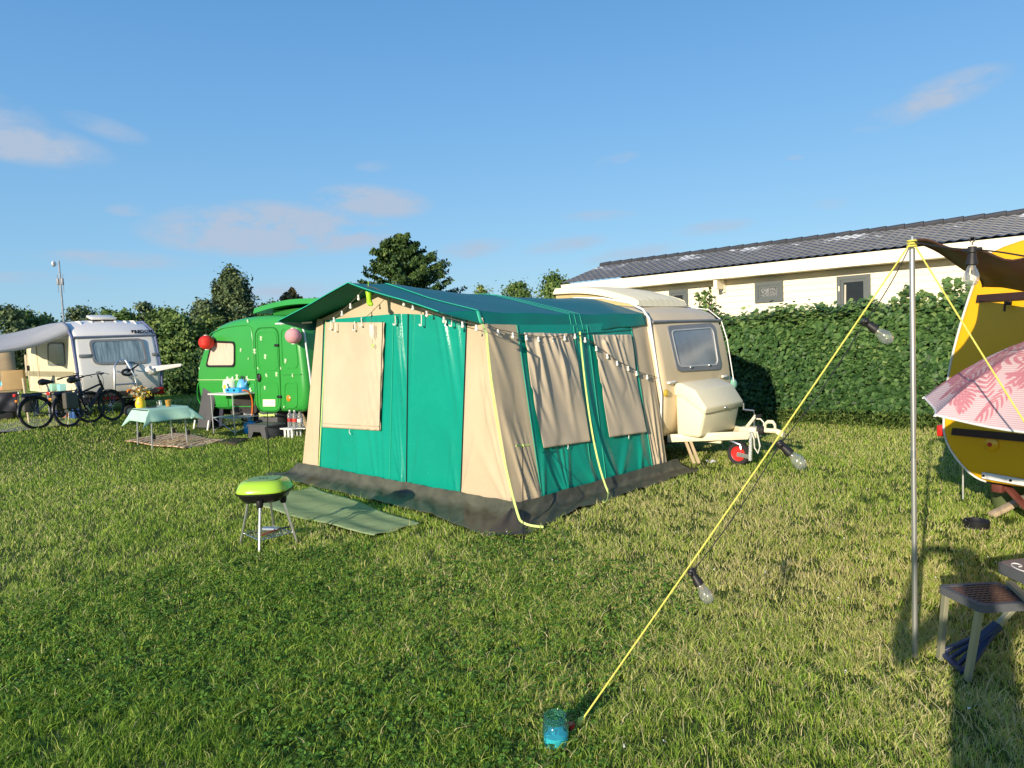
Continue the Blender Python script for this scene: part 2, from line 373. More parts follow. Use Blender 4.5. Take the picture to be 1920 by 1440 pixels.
# clover between the blades near the camera
x, y = scatter(24000, 1.8, 6.0); m_ = vnoise(x + 50, y + 9, 1.1, 9) + np.clip(-x / 8, -.3, .3) > .55; x, y = x[m_], y[m_]; n = len(x)
P3 = np.stack([x, y, rng.uniform(.015, .038, n)], 1); pos = np.concatenate([P3 + np.stack([np.cos(a0 := (rng.uniform(0, 6.28, n))) * 0 + math.cos(k * 2.09) * .007, 0 * a0 + math.sin(k * 2.09) * .007, 0 * a0], 1) for k in range(3)])
v_, f_, t_ = leaves(rng, pos, np.tile([0, 0, 1.], (len(pos), 1)), .019, .9, .35)
MCL = MLEAF('clover_leaf', [(0, (.08, .19, .03)), (1, (.19, .36, .06))], transl=.3, rough=.8, spec=.1)
g = fast_mesh('clover', v_, f_, MCL, t_); g['kind'] = 'stuff'
# daisies and clover flowers
x, y = scatter(420, 1.9, 11); keep = vnoise(x, y, .8, 21) + np.clip(x / 7, -.2, .35) > .5; x, y = x[keep], y[keep]
pos = np.stack([x, y, rng.uniform(.03, .055, len(x))], 1)
v_, f_, t_ = leaves(rng, np.repeat(pos, 3, 0) + rng.normal(0, .003, (len(pos) * 3, 3)), np.tile([0, -.3, 1.], (len(pos) * 3, 1)), .009, .9, .5)
g = fast_mesh('daisies', v_, f_, MLEAF('petal_white', [(0, (.75, .73, .66)), (1, (.82, .82, .8))]), t_); g['kind'] = 'stuff'

# ================================================================ hedge
HB = Frame((4.55, 12.75, 0), RAD(-45))
hedge = thing('hedge', 'clipped dense green leafy hedge between the lawn and the cream house', 'hedge', HB.o, HB.rot)
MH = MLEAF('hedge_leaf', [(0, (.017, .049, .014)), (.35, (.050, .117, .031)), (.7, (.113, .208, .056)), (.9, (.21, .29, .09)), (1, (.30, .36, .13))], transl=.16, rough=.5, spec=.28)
def hedge_top(x): return 1.79 + .035 * np.sin(x * 1.7) + .03 * np.sin(x * 4.3 + 1) + .03 * np.sin(x * 9.1)
def hedge_bulge(x, z): return .10 * np.sin(x * 2.1 + z * 2) + .06 * np.sin(x * 5.7 + 2 + z * 4.1) + .05 * np.sin(z * 7.3 + x * 3)
x0, x1 = -5.0, 7.5
n = 27000; hx = rng.uniform(x0, x1, n); hz = rng.uniform(.10, 1, n) * hedge_top(hx); dep = rng.exponential(.06, n) - .04
pos = np.stack([hx, -hedge_bulge(hx, hz) + dep, hz], 1); nrm = np.tile([0, -1., .75], (n, 1))
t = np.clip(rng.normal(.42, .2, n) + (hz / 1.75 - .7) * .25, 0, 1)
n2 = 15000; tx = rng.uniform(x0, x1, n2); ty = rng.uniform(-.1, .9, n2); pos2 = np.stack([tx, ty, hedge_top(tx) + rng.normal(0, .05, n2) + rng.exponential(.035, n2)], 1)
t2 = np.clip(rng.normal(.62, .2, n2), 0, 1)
# taller shoots sticking out of the top
shp, sht = [], []
for sx_, sy_, sh in [(rng.uniform(x0, x1), rng.uniform(0, .7), rng.uniform(.06, .22)) for _ in range(90)] + [(2.35, .3, .5), (2.5, .2, .42), (2.7, .4, .55), (2.95, .3, .48), (3.05, .2, .4), (2.2, .3, .38), (3.3, .3, .42), (2.42, .15, .3), (2.62, .35, .36), (2.8, .2, .42), (3.15, .35, .36), (2.1, .2, .28), (1.6, .3, .2), (2.6, .1, .3), (2.85, .5, .3), (3.5, .3, .3)]:
    k = int(sh * 150) + 6; q = rng.uniform(0, 1, k); lean = rng.normal(0, .15, 2)
    shp.append(np.stack([sx_ + lean[0] * q * sh + rng.normal(0, .03 + .05 * sh, k) * (1 - .6 * q), sy_ + lean[1] * q * sh + rng.normal(0, .04, k), hedge_top(sx_) - .02 + q * sh], 1)); sht.append(np.clip(rng.normal(.72, .18, k), 0, 1))
pos3 = np.concatenate(shp); t3 = np.concatenate(sht)
pos_all = np.concatenate([pos, pos2, pos3]); nr = np.concatenate([nrm, np.tile([0, -.3, 1.], (n2, 1)), np.tile([0, -.6, .7], (len(pos3), 1))])
v_, f_, t_ = leaves(rng, pos_all, nr, .098, .76, .36, 1.0, np.concatenate([t, t2, t3]))
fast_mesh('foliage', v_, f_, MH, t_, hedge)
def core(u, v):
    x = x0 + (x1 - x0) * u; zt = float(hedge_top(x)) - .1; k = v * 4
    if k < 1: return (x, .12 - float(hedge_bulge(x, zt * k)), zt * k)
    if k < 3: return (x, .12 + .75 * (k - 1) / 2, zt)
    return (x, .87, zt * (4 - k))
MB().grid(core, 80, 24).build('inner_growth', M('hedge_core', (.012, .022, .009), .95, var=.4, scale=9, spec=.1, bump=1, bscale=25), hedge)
mb = MB()
for i in range(40):
    xx = x0 + (i + .5) * (x1 - x0) / 40; mb.tube([(xx, .3, 0), (xx + random.uniform(-.05, .05), .3, .5), (xx, .3, 1.5)], [.02, .015, .008], 6)
mb.build('stem', M('bark_dark', (.07, .055, .04), .9, var=.3, bump=.6), hedge)
# rough grass and weeds along the hedge foot
n = 9000; wx = rng.uniform(x0, x1, n); wy = -.05 - np.abs(rng.normal(0, .22, n)); P = np.stack([wx, wy, rng.uniform(.02, .24, n) * np.clip(1.15 + wy * 1.2, .2, 1.1)], 1)
v_, f_, t_ = leaves(rng, P, np.tile([0, -.7, .6], (n, 1)), .07, .32, .8, -1.2)
MW = MLEAF('weed_leaf', [(0, (.04, .08, .014)), (.6, (.10, .17, .03)), (1, (.2, .25, .06))], transl=.3)
wv = (np.array([[math.cos(HB.rot), -math.sin(HB.rot), 0], [math.sin(HB.rot), math.cos(HB.rot), 0], [0, 0, 1]]) @ v_.T).T + np.array(HB.o)
g = fast_mesh('weeds', wv, f_, MW, t_); g['kind'] = 'stuff'

# ================================================================ house
FA = atY(1460, 490, 17.0)
HR = math.atan2(-.678, .735)
_dir = Vector((.735, -.678, 0)); HO = FA - _dir * 6.54; HO.z = 0
HS = Frame(HO, HR)
house = thing('house', 'long cream clapboard holiday house with grey tiled roof behind the hedge', 'house', HS.o, HS.rot)
MCREAM = M('cream_board', (.83, .755, .58), .55, var=.03, scale=1.2, bump=.06, bscale=40, spec=.3)
MFASC = M('cream_fascia', (.84, .775, .61), .45, var=.03, scale=1.0, spec=.35)
MGREY = M('grey_frame', (.10, .115, .115), .45, var=.06, scale=3)
MDARKGL = M('dark_glass', (.012, .014, .016), .06, var=.2, spec=.6)
WY = .52; HLEN = 18.0; ZT, ZB = 3.18, 2.91
prof = []; z = .0
while z < ZB + .02:
    prof += [(WY - .022, z), (WY - .006, z + .15), (WY - .004, z + .153)]; z += .155
mb = MB()
mb.grid(lambda u, v: (.35 + u * (HLEN - .35), prof[round(v * (len(prof) - 1))][0], prof[round(v * (len(prof) - 1))][1]), 1, len(prof) - 1)
mb.grid(lambda u, v: (.35 - (prof[round(v * (len(prof) - 1))][0] - WY), WY + u * 4.6, prof[round(v * (len(prof) - 1))][1]), 1, len(prof) - 1)
mb.box((.37, WY - .012, ZB / 2), (.09, .07, ZB)); mb.box((HLEN, WY + 2.3, ZB / 2), (.06, 4.6, ZB)); mb.box((HLEN / 2, WY + 4.63, ZB / 2), (HLEN - .3, .06, ZB))
mb.build('wall', MCREAM, house, smooth=0)
mb = MB(); mb.box((HLEN / 2, -.015, (ZT + ZB) / 2), (HLEN + .0, .03, ZT - ZB), bev=.004)
mb.box((-.015, 3.1, (ZT + ZB) / 2), (.03, 6.2, ZT - ZB))
for i in range(1, 5): mb.box((i * 3.9, -.032, (ZT + ZB) / 2), (.006, .006, ZT - ZB))
mb.build('fascia', MFASC, house, smooth=0)
MB().box((HLEN / 2, WY / 2, ZB + .02), (HLEN, WY, .03)).build('soffit', M('soffit', (.72, .64, .47), .6, var=.03), house)
WID = 2.15; RZ = 3.83
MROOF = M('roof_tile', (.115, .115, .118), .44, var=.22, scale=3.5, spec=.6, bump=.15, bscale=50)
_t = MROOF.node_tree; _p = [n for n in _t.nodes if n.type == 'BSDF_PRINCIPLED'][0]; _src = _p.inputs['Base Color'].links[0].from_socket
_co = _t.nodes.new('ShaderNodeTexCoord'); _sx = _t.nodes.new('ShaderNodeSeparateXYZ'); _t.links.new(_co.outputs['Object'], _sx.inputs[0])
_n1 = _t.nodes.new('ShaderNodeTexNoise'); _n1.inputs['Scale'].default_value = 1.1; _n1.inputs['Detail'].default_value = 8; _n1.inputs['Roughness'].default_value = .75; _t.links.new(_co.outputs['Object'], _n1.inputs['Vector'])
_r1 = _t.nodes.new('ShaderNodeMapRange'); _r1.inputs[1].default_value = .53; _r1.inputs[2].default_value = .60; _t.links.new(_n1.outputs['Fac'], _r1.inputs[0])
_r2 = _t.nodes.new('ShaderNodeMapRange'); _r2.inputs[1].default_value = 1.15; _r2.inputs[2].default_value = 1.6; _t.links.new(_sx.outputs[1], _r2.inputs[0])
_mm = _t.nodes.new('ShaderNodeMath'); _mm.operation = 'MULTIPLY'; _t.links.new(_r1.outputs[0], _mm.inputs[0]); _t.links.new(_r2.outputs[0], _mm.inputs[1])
_mx = _t.nodes.new('ShaderNodeMixRGB'); _t.links.new(_mm.outputs[0], _mx.inputs[0]); _t.links.new(_src, _mx.inputs[1]); _mx.inputs[2].default_value = (.42, .45, .48, 1); _t.links.new(_mx.outputs[0], _p.inputs['Base Color'])  # white glints near the ridge, painted into the tile colour as pale patches
nxs, ncourse = 720, 10
def roof(u, v):
    x = -.08 + (HLEN + .08) * u; k = min(int(v * ncourse), ncourse - 1); fr = v * ncourse - k
    dy = -.09 + (WID + .09) * v; zz = ZT + .02 + (RZ - ZT) * v + .020 * (1 - fr) + .014 * math.sin(x * 2 * math.pi / .20)
    return (x, dy, zz)
mb = MB(); vs = []
vv = []
for k in range(ncourse): vv += [k / ncourse + .0004, (k + 1) / ncourse - .0004]
mb.grid(lambda u, v: roof(u, vv[round(v * (len(vv) - 1))]), nxs, len(vv) - 1)
mb.grid(lambda u, v: (-.08 + (HLEN + .08) * u, WID + v * (WID + .1), RZ - (RZ - ZT) * v), 4, 4)
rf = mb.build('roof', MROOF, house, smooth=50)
rc = MB()
for i in range(46): rc.tube([(i * .4 - .08, WID, RZ + .035), (i * .4 + .31, WID, RZ + .055)], .075, 10)
rc.build('ridge_tile', M('ridge_dark', (.045, .047, .055), .5, var=.15), rf)
# eaves bracket, windows
pb = HS.hit(1350, 530, 1, .3)
mb = MB(); mb.box((pb.x, .26, ZB - .12), (.10, .46, .24), bev=.01); mb.box((pb.x, WY - .05, ZB - .16), (.12, .10, .32), bev=.01); mb.build('eaves_bracket', MFASC, house, smooth=0)
def wpt(px, py): p = HS.hit(px, py, 1, WY); return (p.x, p.z)
MF = lambda yb: (lambda a, b, d: (a, yb - d, b))
def hwin(name, x0, x1, z0, z1, kind):
    mb = MB(); o = [(x0, z0), (x1, z0), (x1, z1), (x0, z1)]
    t = .085; i = [(x0 + t, z0 + t), (x1 - t, z0 + t), (x1 - t, z1 - t), (x0 + t, z1 - t)]
    mb.ring(o, i, MF(WY), -.03, .06)
    i2 = [(x0 + t * 1.75, z0 + t * 1.75), (x1 - t * 1.75, z0 + t * 1.75), (x1 - t * 1.75, z1 - t * 1.75), (x0 + t * 1.75, z1 - t * 1.75)]
    mb.ring([(a + (.002 if a < (x0 + x1) / 2 else -.002), b) for a, b in i], i2, MF(WY), -.03, .045)
    wf = mb.build('window', MGREY, house, smooth=0)
    gl = MB(); gl.plate(i2, MF(WY), .0, .027)
    gl.build('pane', kind, wf, smooth=0)
    return wf
a = wpt(1416.5, 531); b = wpt(1470, 565); MPAT = M('frosted_pane', (.10, .105, .115), .12, var=.9, scale=26, col2=(.34, .35, .36), bump=.6, bscale=60)
hwin('window', a[0], b[0], b[1], a[1], MPAT)
a = wpt(1570, 519); b = wpt(1634, 600); dwin = hwin('window', a[0], b[0], b[1] - .2, a[1], MDARKGL)
mb = MB(); mb.bar((a[0] + .17, WY - .045, b[1] - .1), (a[0] + .19, WY - .05, a[1] - .20), .035, .02); mb.box((a[0] + .05, WY - .055, a[1] - .28), (.03, .02, .12), bev=.005); mb.box((a[0] + .05, WY - .055, b[1] + .12), (.03, .02, .12), bev=.005)
mb.build('sash', MFASC, dwin, smooth=0)
a = wpt(1256, 545); b = wpt(1292, 590); hwin('window', a[0], b[0], b[1], a[1], MDARKGL)
a = wpt(1745, 570); mb = MB(); mb.box(((a[0] + 1.2), WY - .05, a[1]), (3.4, .05, .035)); mb.build('wall_rail', M('pale_blue_trim', (.45, .5, .55), .5), house)
a = wpt(1816, 540); mb = MB(); mb.tube([(a[0], WY - .08, ZB), (a[0], WY - .08, 0)], .04, 10); mb.build('downpipe', MGREY, house)

# ================================================================ trees
MBARK = M('bark', (.075, .06, .045), .9, var=.3, scale=12, bump=.8, bscale=30)
def tree(name, label, px, topy, Y, width, form, stops, n=7000, ls=.22, seed=1, group=None, transl=.2, basez=.12, cat='tree'):
    r = np.random.default_rng(seed); top = atY(px, topy, Y); base = Vector((top.x, top.y, 0)); H = top.z
    root = thing(name, label, cat, base, 0, group); Wd = width * Y / FPX / 2
    def env(h):
        if form == 'round': return math.sqrt(max(0, 1 - (2 * h - 1) ** 2)) * .95 + .05
        if form == 'poplar': return (min(1, h * 2.6) ** .6) * (max(0, 1 - h) ** .42) * 1.12 + .03
        if form == 'cone': return (1 - h) ** .8 * (.55 + .45 * min(1, h * 5)) + .04
        if form == 'cedar': return (max(0, 1 - h) ** .62) * (.75 + .25 * min(1, h * 4)) + .05
        return (min(1, h * 1.8) ** .5) * (max(0, 1 - h) ** .35) + .06
    nc = {'bush': 130, 'cedar': 210, 'cone': 150, 'poplar': 130}.get(form, 95); P, Nn, T = [], [], []; limbs = MB(); per = n // nc
    limbs.tube([(0, 0, -.1), (r.normal(0, .03) * H * .1, 0, H * .35), (0, 0, H * .72)], [max(.05, H * .022), max(.035, H * .015), .02], 8)
    for k in range(nc):
        h = r.uniform(0.02, 1) ** (.85 if form not in ('cone', 'cedar') else 1.0); a = r.uniform(0, 6.283); e = env(h) * Wd * r.uniform(.80, 1.14); q = math.sqrt(r.uniform(.10, 1))
        z = H * (basez + (1 - basez) * h * .97); c = np.array([math.cos(a) * e * q, math.sin(a) * e * q, z])
        cr = Wd * (.24 if form in ('round', 'bush', 'oak') else .15) * r.uniform(.5, 1.4) * (.5 + .5 * env(h))
        if form == 'poplar': o = r.normal(0, 1, (per, 3)) * np.array([cr * .6, cr * .6, cr * 1.6])
        elif form in ('cedar', 'cone'):
            tt = r.uniform(0, 1.12, per)[:, None]; up_ = .12 if form == 'cedar' else .0
            c0 = np.array([0, 0, z - e * (.30 if form == 'cedar' else .0)]); end = np.array([math.cos(a) * e, math.sin(a) * e, z + e * up_])
            sd_ = np.array([-math.sin(a), math.cos(a), 0]); wd_ = e * .16 * (1.1 - tt)
            o = (c0 + (end - c0) * tt) - c + sd_ * r.normal(0, 1, (per, 1)) * wd_ + r.normal(0, 1, (per, 3)) * np.array([.05, .05, .06]) * max(.6, H * .16) * .8
            if k % 3 == 0: limbs.tube([tuple(c0), tuple(c0 + (end - c0) * .9)], [max(.02, H * .005), .006], 5)
        else:
            o = r.normal(0, .62, (per, 3)) * cr * np.array([1.2, 1.2, .9]) * r.choice([1, 1, 1, 1.5], (per, 1))
            if k % 3 == 0: limbs.tube([(0, 0, z * .55), (c[0] * .5, c[1] * .5, z * .8), tuple(c)], [max(.02, H * .008), .018, .008], 5)
        p = c + o; p[:, 2] = np.maximum(p[:, 2], .05); P.append(p); out_ = unit(o * .6 + c * np.array([.6, .6, 0]) * .5 + 1e-6)
        Nn.append(out_ + np.array([0, 0, .45])); b = r.normal(.5, .17); T.append(np.clip(b + r.normal(0, .16, per), 0, 1))
    P = np.concatenate(P); v_, f_, t_ = leaves(r, P, np.concatenate(Nn), ls, .62, .7, .2, np.concatenate(T))
    fast_mesh('crown', v_, f_, MLEAF(name + '_leaf', stops, transl=transl, rough=.55), t_, root); limbs.build('trunk', MBARK, root)
    return root
DK = [(0, (.022, .052, .013)), (.5, (.06, .12, .028)), (1, (.16, .23, .06))]
MD = [(0, (.04, .085, .018)), (.5, (.105, .185, .04)), (1, (.24, .32, .085))]
LT = [(0, (.065, .11, .022)), (.5, (.18, .25, .055)), (1, (.36, .40, .11))]
OL = [(0, (.05, .08, .033)), (.5, (.12, .17, .068)), (1, (.24, .30, .13))]
BR = [(0, (.08, .055, .02)), (.5, (.20, .145, .055)), (1, (.34, .27, .11))]
tree('cedar_tree', 'big dark green spreading tree rising behind the tent roof', 754, 435, 34, 285, 'cedar', DK, 60000, .16, 11, basez=.0)
tree('broad_poplar', 'dense grey green tree with upright branches behind the green caravan', 433, 511, 46, 104, 'poplar', OL, 20000, .24, 12, basez=.05)
tree('spruce_tree', 'small brown pointed spruce standing between green caravan and tent', 545, 538, 50, 150, 'cone', BR, 14000, .2, 13)
tree('willow_tree', 'pale greyish tree just left of the dense upright tree', 380, 566, 44, 90, 'oak', OL, 8000, .22, 14)
tree('garden_tree', 'small dark bushy tree above the tent ridge beside the house gable', 970, 529, 40, 84, 'oak', MD, 7000, .17, 15)
tree('garden_tree', 'loose leafy tree touching the left end of the grey roof', 1040, 515, 32, 100, 'oak', MD, 8000, .16, 16)
tree('garden_tree', 'low rounded pale tree top peeping over the tent ridge', 905, 533, 46, 60, 'oak', LT, 3500, .18, 17)
gp = 'far trees behind the white caravan'
rowl = ['tall dark tree at the left edge of the picture', 'rounded tree left of the antenna mast', 'small dip-topped tree beside the antenna mast', 'leafy tree directly behind the roof vent of the white caravan',
        'tree just right of the roof vent', 'low bushy tree further right of the roof vent', 'slender ragged tree above the lettering on the white caravan', 'dark tree behind the pale lime shrub']
for i, (px, ty, wd) in enumerate(((8, 566, 92), (40, 572, 60), (82, 580, 64), (148, 566, 70), (196, 572, 56), (230, 572, 50), (268, 556, 44), (312, 568, 70))):
    tree('far_tree', rowl[i], px, ty + 11, 62 + (i * 7) % 11, wd * 1.3, 'oak', MD if i % 3 else OL, 5000, .34, 30 + i, gp, basez=.03)
tree('far_tree', 'low tree line tree between spruce and dense upright tree', 505, 566, 66, 90, 'oak', DK, 3500, .34, 41, gp, basez=.03)
tree('far_tree', 'low dark tree just left of the tent gable', 590, 566, 66, 80, 'oak', DK, 3500, .34, 42, gp, basez=.03)
tree('shrub', 'lime green shrub close behind the right corner of the white caravan', 300, 600, 27, 120, 'bush', LT, 9000, .15, 51, basez=.0, cat='shrub')
tree('shrub', 'tall dark shrub with loose leaves between the white and green caravans', 342, 594, 25, 120, 'bush', MD, 11000, .15, 52, basez=.0, cat='shrub')
tree('shrub', 'large shrub with yellowish tips behind the green caravan', 395, 598, 26, 110, 'bush', LT, 9000, .15, 53, basez=.0, cat='shrub')
tree('shrub', 'low dark undershrub at the foot of the gap between caravans', 340, 690, 23.2, 120, 'bush', DK, 7000, .13, 54, basez=.0, cat='shrub')
tree('shrub', 'dark shrub hidden low behind the green caravan', 470, 640, 23, 220, 'bush', DK, 7000, .16, 55, basez=.0, cat='shrub')
tree('shrub', 'thin leafy shrub shoots growing up beside the cream caravan roof', 1322, 536, 13.5, 72, 'oak', MD, 420, .11, 56, basez=.3, cat='shrub')
# far belt of woodland that closes the view low down
n = 16000; bx = rng.uniform(-120, 90, n); bz = rng.uniform(0, 1, n) ** .8 * (3.2 + 1.1 * np.sin(bx * .21) + .7 * np.sin(bx * .83 + 1)); by = 88 + rng.normal(0, 2, n)
v_, f_, t_ = leaves(rng, np.stack([bx, by, bz], 1), np.tile([0, -.8, .6], (n, 1)), .9, .7, .6)
g = fast_mesh('treeline', v_, f_, MLEAF('treeline_leaf', DK), t_); g['kind'] = 'stuff'
# antenna mast
mp_ = atY(110, 489, 40); root = thing('antenna_mast', 'thin metal antenna mast standing behind the white caravan', 'mast', (mp_.x, mp_.y, 0))
MSTEEL = M('galvanised', (.5, .51, .52), .35, metal=.9, var=.08, scale=8)
MB().tube([(0, 0, 0), (0, 0, mp_.z)], .055, 10).build('pole', MSTEEL, root)
mb = MB(); mb.lathe([(.0, 0), (.14, .03), (.16, .1), (.16, .12), (0, .12)], (-.17, -.05, mp_.z - .16), 14, Euler((0, RAD(-90), 0)).to_matrix()); mb.build('dish', M('dish_white', (.7, .7, .7), .4), root)
mb = MB()
for dx in (-.12, .12): mb.box((dx, -.02, mp_.z - 1.15), (.11, .12, .36), bev=.02); mb.tube([(dx * 1.25, 0, mp_.z - 1.75), (dx * 1.25, 0, mp_.z - .75)], .015, 6)
mb.box((0, 0, mp_.z - 1.15), (.2, .04, .06)); mb.build('antenna', M('antenna_grey', (.25, .26, .28), .5), root)
# ================================================================ awning tent (x = -t along the front, y = depth)
MBEIGE = M('tent_canvas', (.60, .49, .33), .75, var=.09, scale=1.6, bump=.2, bscale=160, spec=.2, transl=.12)
MBEIGE2 = M('curtain_canvas', (.60, .50, .36), .62, var=.08, scale=1.8, bump=.14, bscale=220, spec=.3, transl=.1)
MGREEN = M('tent_green', (.004, .285, .205), .27, var=.10, scale=1.1, spec=.5, bump=.25, bscale=9)
MROOFT = M('tent_roof_green', (.004, .125, .12), .42, var=.08, scale=1.2, spec=.6, bump=.05, bscale=160, transl=.06)
MSKIRT = M('skirt_pvc', (.078, .08, .055), .5, var=.35, scale=5, spec=.4, bump=.6, bscale=16)
MPIPE = M('light_green_piping', (.03, .42, .27), .5, var=.05)
MBLACK = M('black_zip', (.012, .012, .013), .5, var=.2)
MLIME = M('lime_tape', (.54, .68, .20), .55, var=.15, scale=20)
MWHITE = M('white_plastic', (.80, .79, .74), .35, var=.03)
tent = thing('awning_tent', 'green and beige frame awning tent joined to the cream caravan', 'tent', TENT.o, TENT.rot)
def P2(t, s, z): return Vector((-t, s, z))
def panel(name, bl, br, tr, tl, mat, fold=None, nu=40, nv=40, parent=tent, off=0.0, solid=0):
    bl, br, tr, tl = map(Vector, (bl, br, tr, tl)); nm = (br - bl).cross(tl - bl).normalized()
    def fn(u, v):
        p = (bl * (1 - u) + br * u) * (1 - v) + (tl * (1 - u) + tr * u) * v
        return p + nm * (off + (fold(u, v) if fold else 0))
    return MB().grid(fn, nu, nv).build(name, mat, parent, smooth=80, solid=solid)
def ridge(u, v, x0, y0, x1, y1, w, a):
    """a crease from (x0,y0) to (x1,y1), fading out to its end"""
    dx, dy = x1 - x0, y1 - y0; l2 = dx * dx + dy * dy; t = ((u - x0) * dx + (v - y0) * dy) / l2
    if t < -.03 or t > 1.05: return 0
    t = min(max(t, 0), 1); d = math.hypot(u - x0 - dx * t, v - y0 - dy * t)
    return a * math.exp(-(d / (w * (.35 + .9 * t))) ** 2) * (1 - t) ** .6
def creases(seed, specs, base=.004):
    amp = 1.9 if seed < 6 else 1.35
    rr = random.Random(seed); ph = [rr.uniform(0, 6.28) for _ in range(4)]
    def f(u, v):
        d = base * (math.sin(u * 7 + ph[0] + v * 2) + .6 * math.sin(v * 5 + ph[1] + u * 4)) * min(1, 6 * min(u, 1 - u)) * min(1, 8 * min(v, 1 - v))
        for s_ in specs: d += amp * ridge(u, v, *s_) * min(1, .1 + v * 14)
        return d
    return f
ZB_ = .03
# front wall
def tb(k): return {'L': 3.95, 'gL': 3.53, 'seam': 1.98, 'zip': 1.66, 'dR': .76, 'R': 0}[k]
def tt_(k): return {'L': 3.36, 'gL': 3.19, 'seam': 1.74, 'zip': 1.48, 'dR': .55, 'R': .33}[k]
def ztop(t): return 1.86 + (t - .33) * (2.0 - 1.86) / 3.03
def zgr(t): return 1.86 + .02 + (t - .55) * .10 / 2.6 + .05 * math.sin(max(0, min(1, (t - .55) / 2.64)) * math.pi)
SF = .02
def fpanel(name, a, b, mat, fold=None, gable=False, nu=36):
    zt = zgr if gable else ztop
    return panel(name, P2(tb(a), 0, ZB_), P2(tb(b), 0, ZB_), P2(tt_(b), SF, zt(tt_(b))), P2(tt_(a), SF, zt(tt_(a))), mat, fold, nu, 60)
fpanel('beige_panel', 'L', 'gL', MBEIGE, creases(1, [(.9, 0, .3, .5, .06, .012), (.1, 0, .6, .6, .05, .01)]))
fpanel('beige_panel', 'dR', 'R', MBEIGE, creases(2, [(1, 0, .55, .75, .05, .014), (1, 0, .75, .9, .04, .013), (1, 0, .25, .4, .05, .012), (0, .02, .5, .5, .06, .01), (.95, 1, .6, .3, .06, .012)]))
fpanel('green_panel', 'gL', 'seam', MGREEN, creases(3, [(.9, 0, .82, .42, .02, .012), (.85, 0, .72, .38, .025, .012), (.95, 0, .9, .5, .02, .012), (.3, 0, .35, .33, .04, .008), (.6, 0, .55, .33, .04, .008)]), True, 60)
fpanel('green_panel', 'seam', 'zip', MGREEN, creases(4, [(.95, 0, .1, .45, .06, .016), (.95, 0, .3, .55, .05, .014), (.9, .02, .02, .3, .05, .014), (.3, 1, .85, .45, .07, .02), (.45, 1, .95, .6, .05, .018), (.2, .95, .5, .6, .06, .012)]), True)
fpanel('door_panel', 'zip', 'dR', MGREEN, creases(5, [(.62, 1, .97, .42, .05, .018), (.85, 1, .98, .62, .035, .016), (.5, 1, .8, .5, .05, .008), (.1, 1, .06, .5, .03, .012), (.95, .02, .75, .45, .05, .012), (.1, 0, .3, .4, .05, .008), (.78, .1, .9, .5, .03, .008)]), True, 60)
# gable above the green
TG = lambda u: .33 + u * (3.36 - .33)
def zridge(t): return 1.86 + (t - .33) * (2.30 - 1.86) / 1.49 if t < 1.82 else 2.0 + (3.36 - t) * (2.30 - 2.0) / 1.54
MB().grid(lambda u, v: P2(TG(u), SF + .004 + .006 * math.sin(u * 40) * v * (1 - v) * 3, (lambda a, b: a + (b - a) * v)((zgr(min(max(TG(u), .55), 3.19)) - .05), max(zgr(TG(u)) - .04, zridge(TG(u)) - .02))), 60, 10).build('gable_panel', MBEIGE, tent, smooth=80)
# zips and seams
def strip(name, pts, wd, mat, n=4, parent=tent, th=.006, nrm=(0, -1, 0)):
    mb = MB()
    for a, b in zip(pts[:-1], pts[1:]): mb.bar(a, b, wd, th, up=nrm)
    return mb.build(name, mat, parent, smooth=0)
for k in ('zip', 'dR', 'gL'):
    strip('zip', [P2(tb(k), -.006, ZB_ + .0), P2(tt_(k), SF - .008, zgr(tt_(k)))], .012 if k != 'gL' else .008, MBLACK)
strip('seam', [P2(tb('seam'), -.004, ZB_), P2(tt_('seam'), SF - .006, zgr(tt_('seam')))], .008, MPIPE)
strip('hem', [P2(tb(k), -.005, ZB_ + .01) for k in ('gL', 'zip', 'dR')], .02, MPIPE)
# front curtain, rolled down over the window
def cf(u, v):
    return .012 + .006 * math.sin(u * 9 + 1) * (.4 + v) + ridge(u, v, .8, .02, .97, .6, .03, .016) + ridge(u, v, .72, .03, .93, .45, .03, .013) + ridge(u, v, .88, .9, .97, .3, .03, .014) + .007 * (math.sin(u * 60 + v * 25) + math.sin(u * 37 - v * 31)) * max(0, u - .68) * 3 * (1 - v * .5) + .005 * math.sin(u * 26) * v ** 3
panel('window_curtain', P2(3.32, -.006, .65), P2(2.07, -.006, .68), P2(1.89, SF - .006, 1.89), P2(3.11, SF - .006, 1.95), MBEIGE2, cf, 70, 60, off=.004, solid=.004)
strip('curtain_edge', [P2(1.885, -.032, 1.9), P2(1.98, -.03, 1.3), P2(2.066, -.03, .68)], .008, MBLACK)
strip('hem_cord', [P2(2.68, -.03, .66), P2(2.69, -.035, .63), P2(2.66, -.035, .6)], .006, MWHITE)
strip('curtain_hem', [P2(3.31, -.026, .70), P2(2.7, -.03, .715), P2(2.08, -.03, .73)], .005, M('hem_brown', (.36, .28, .18), .7))
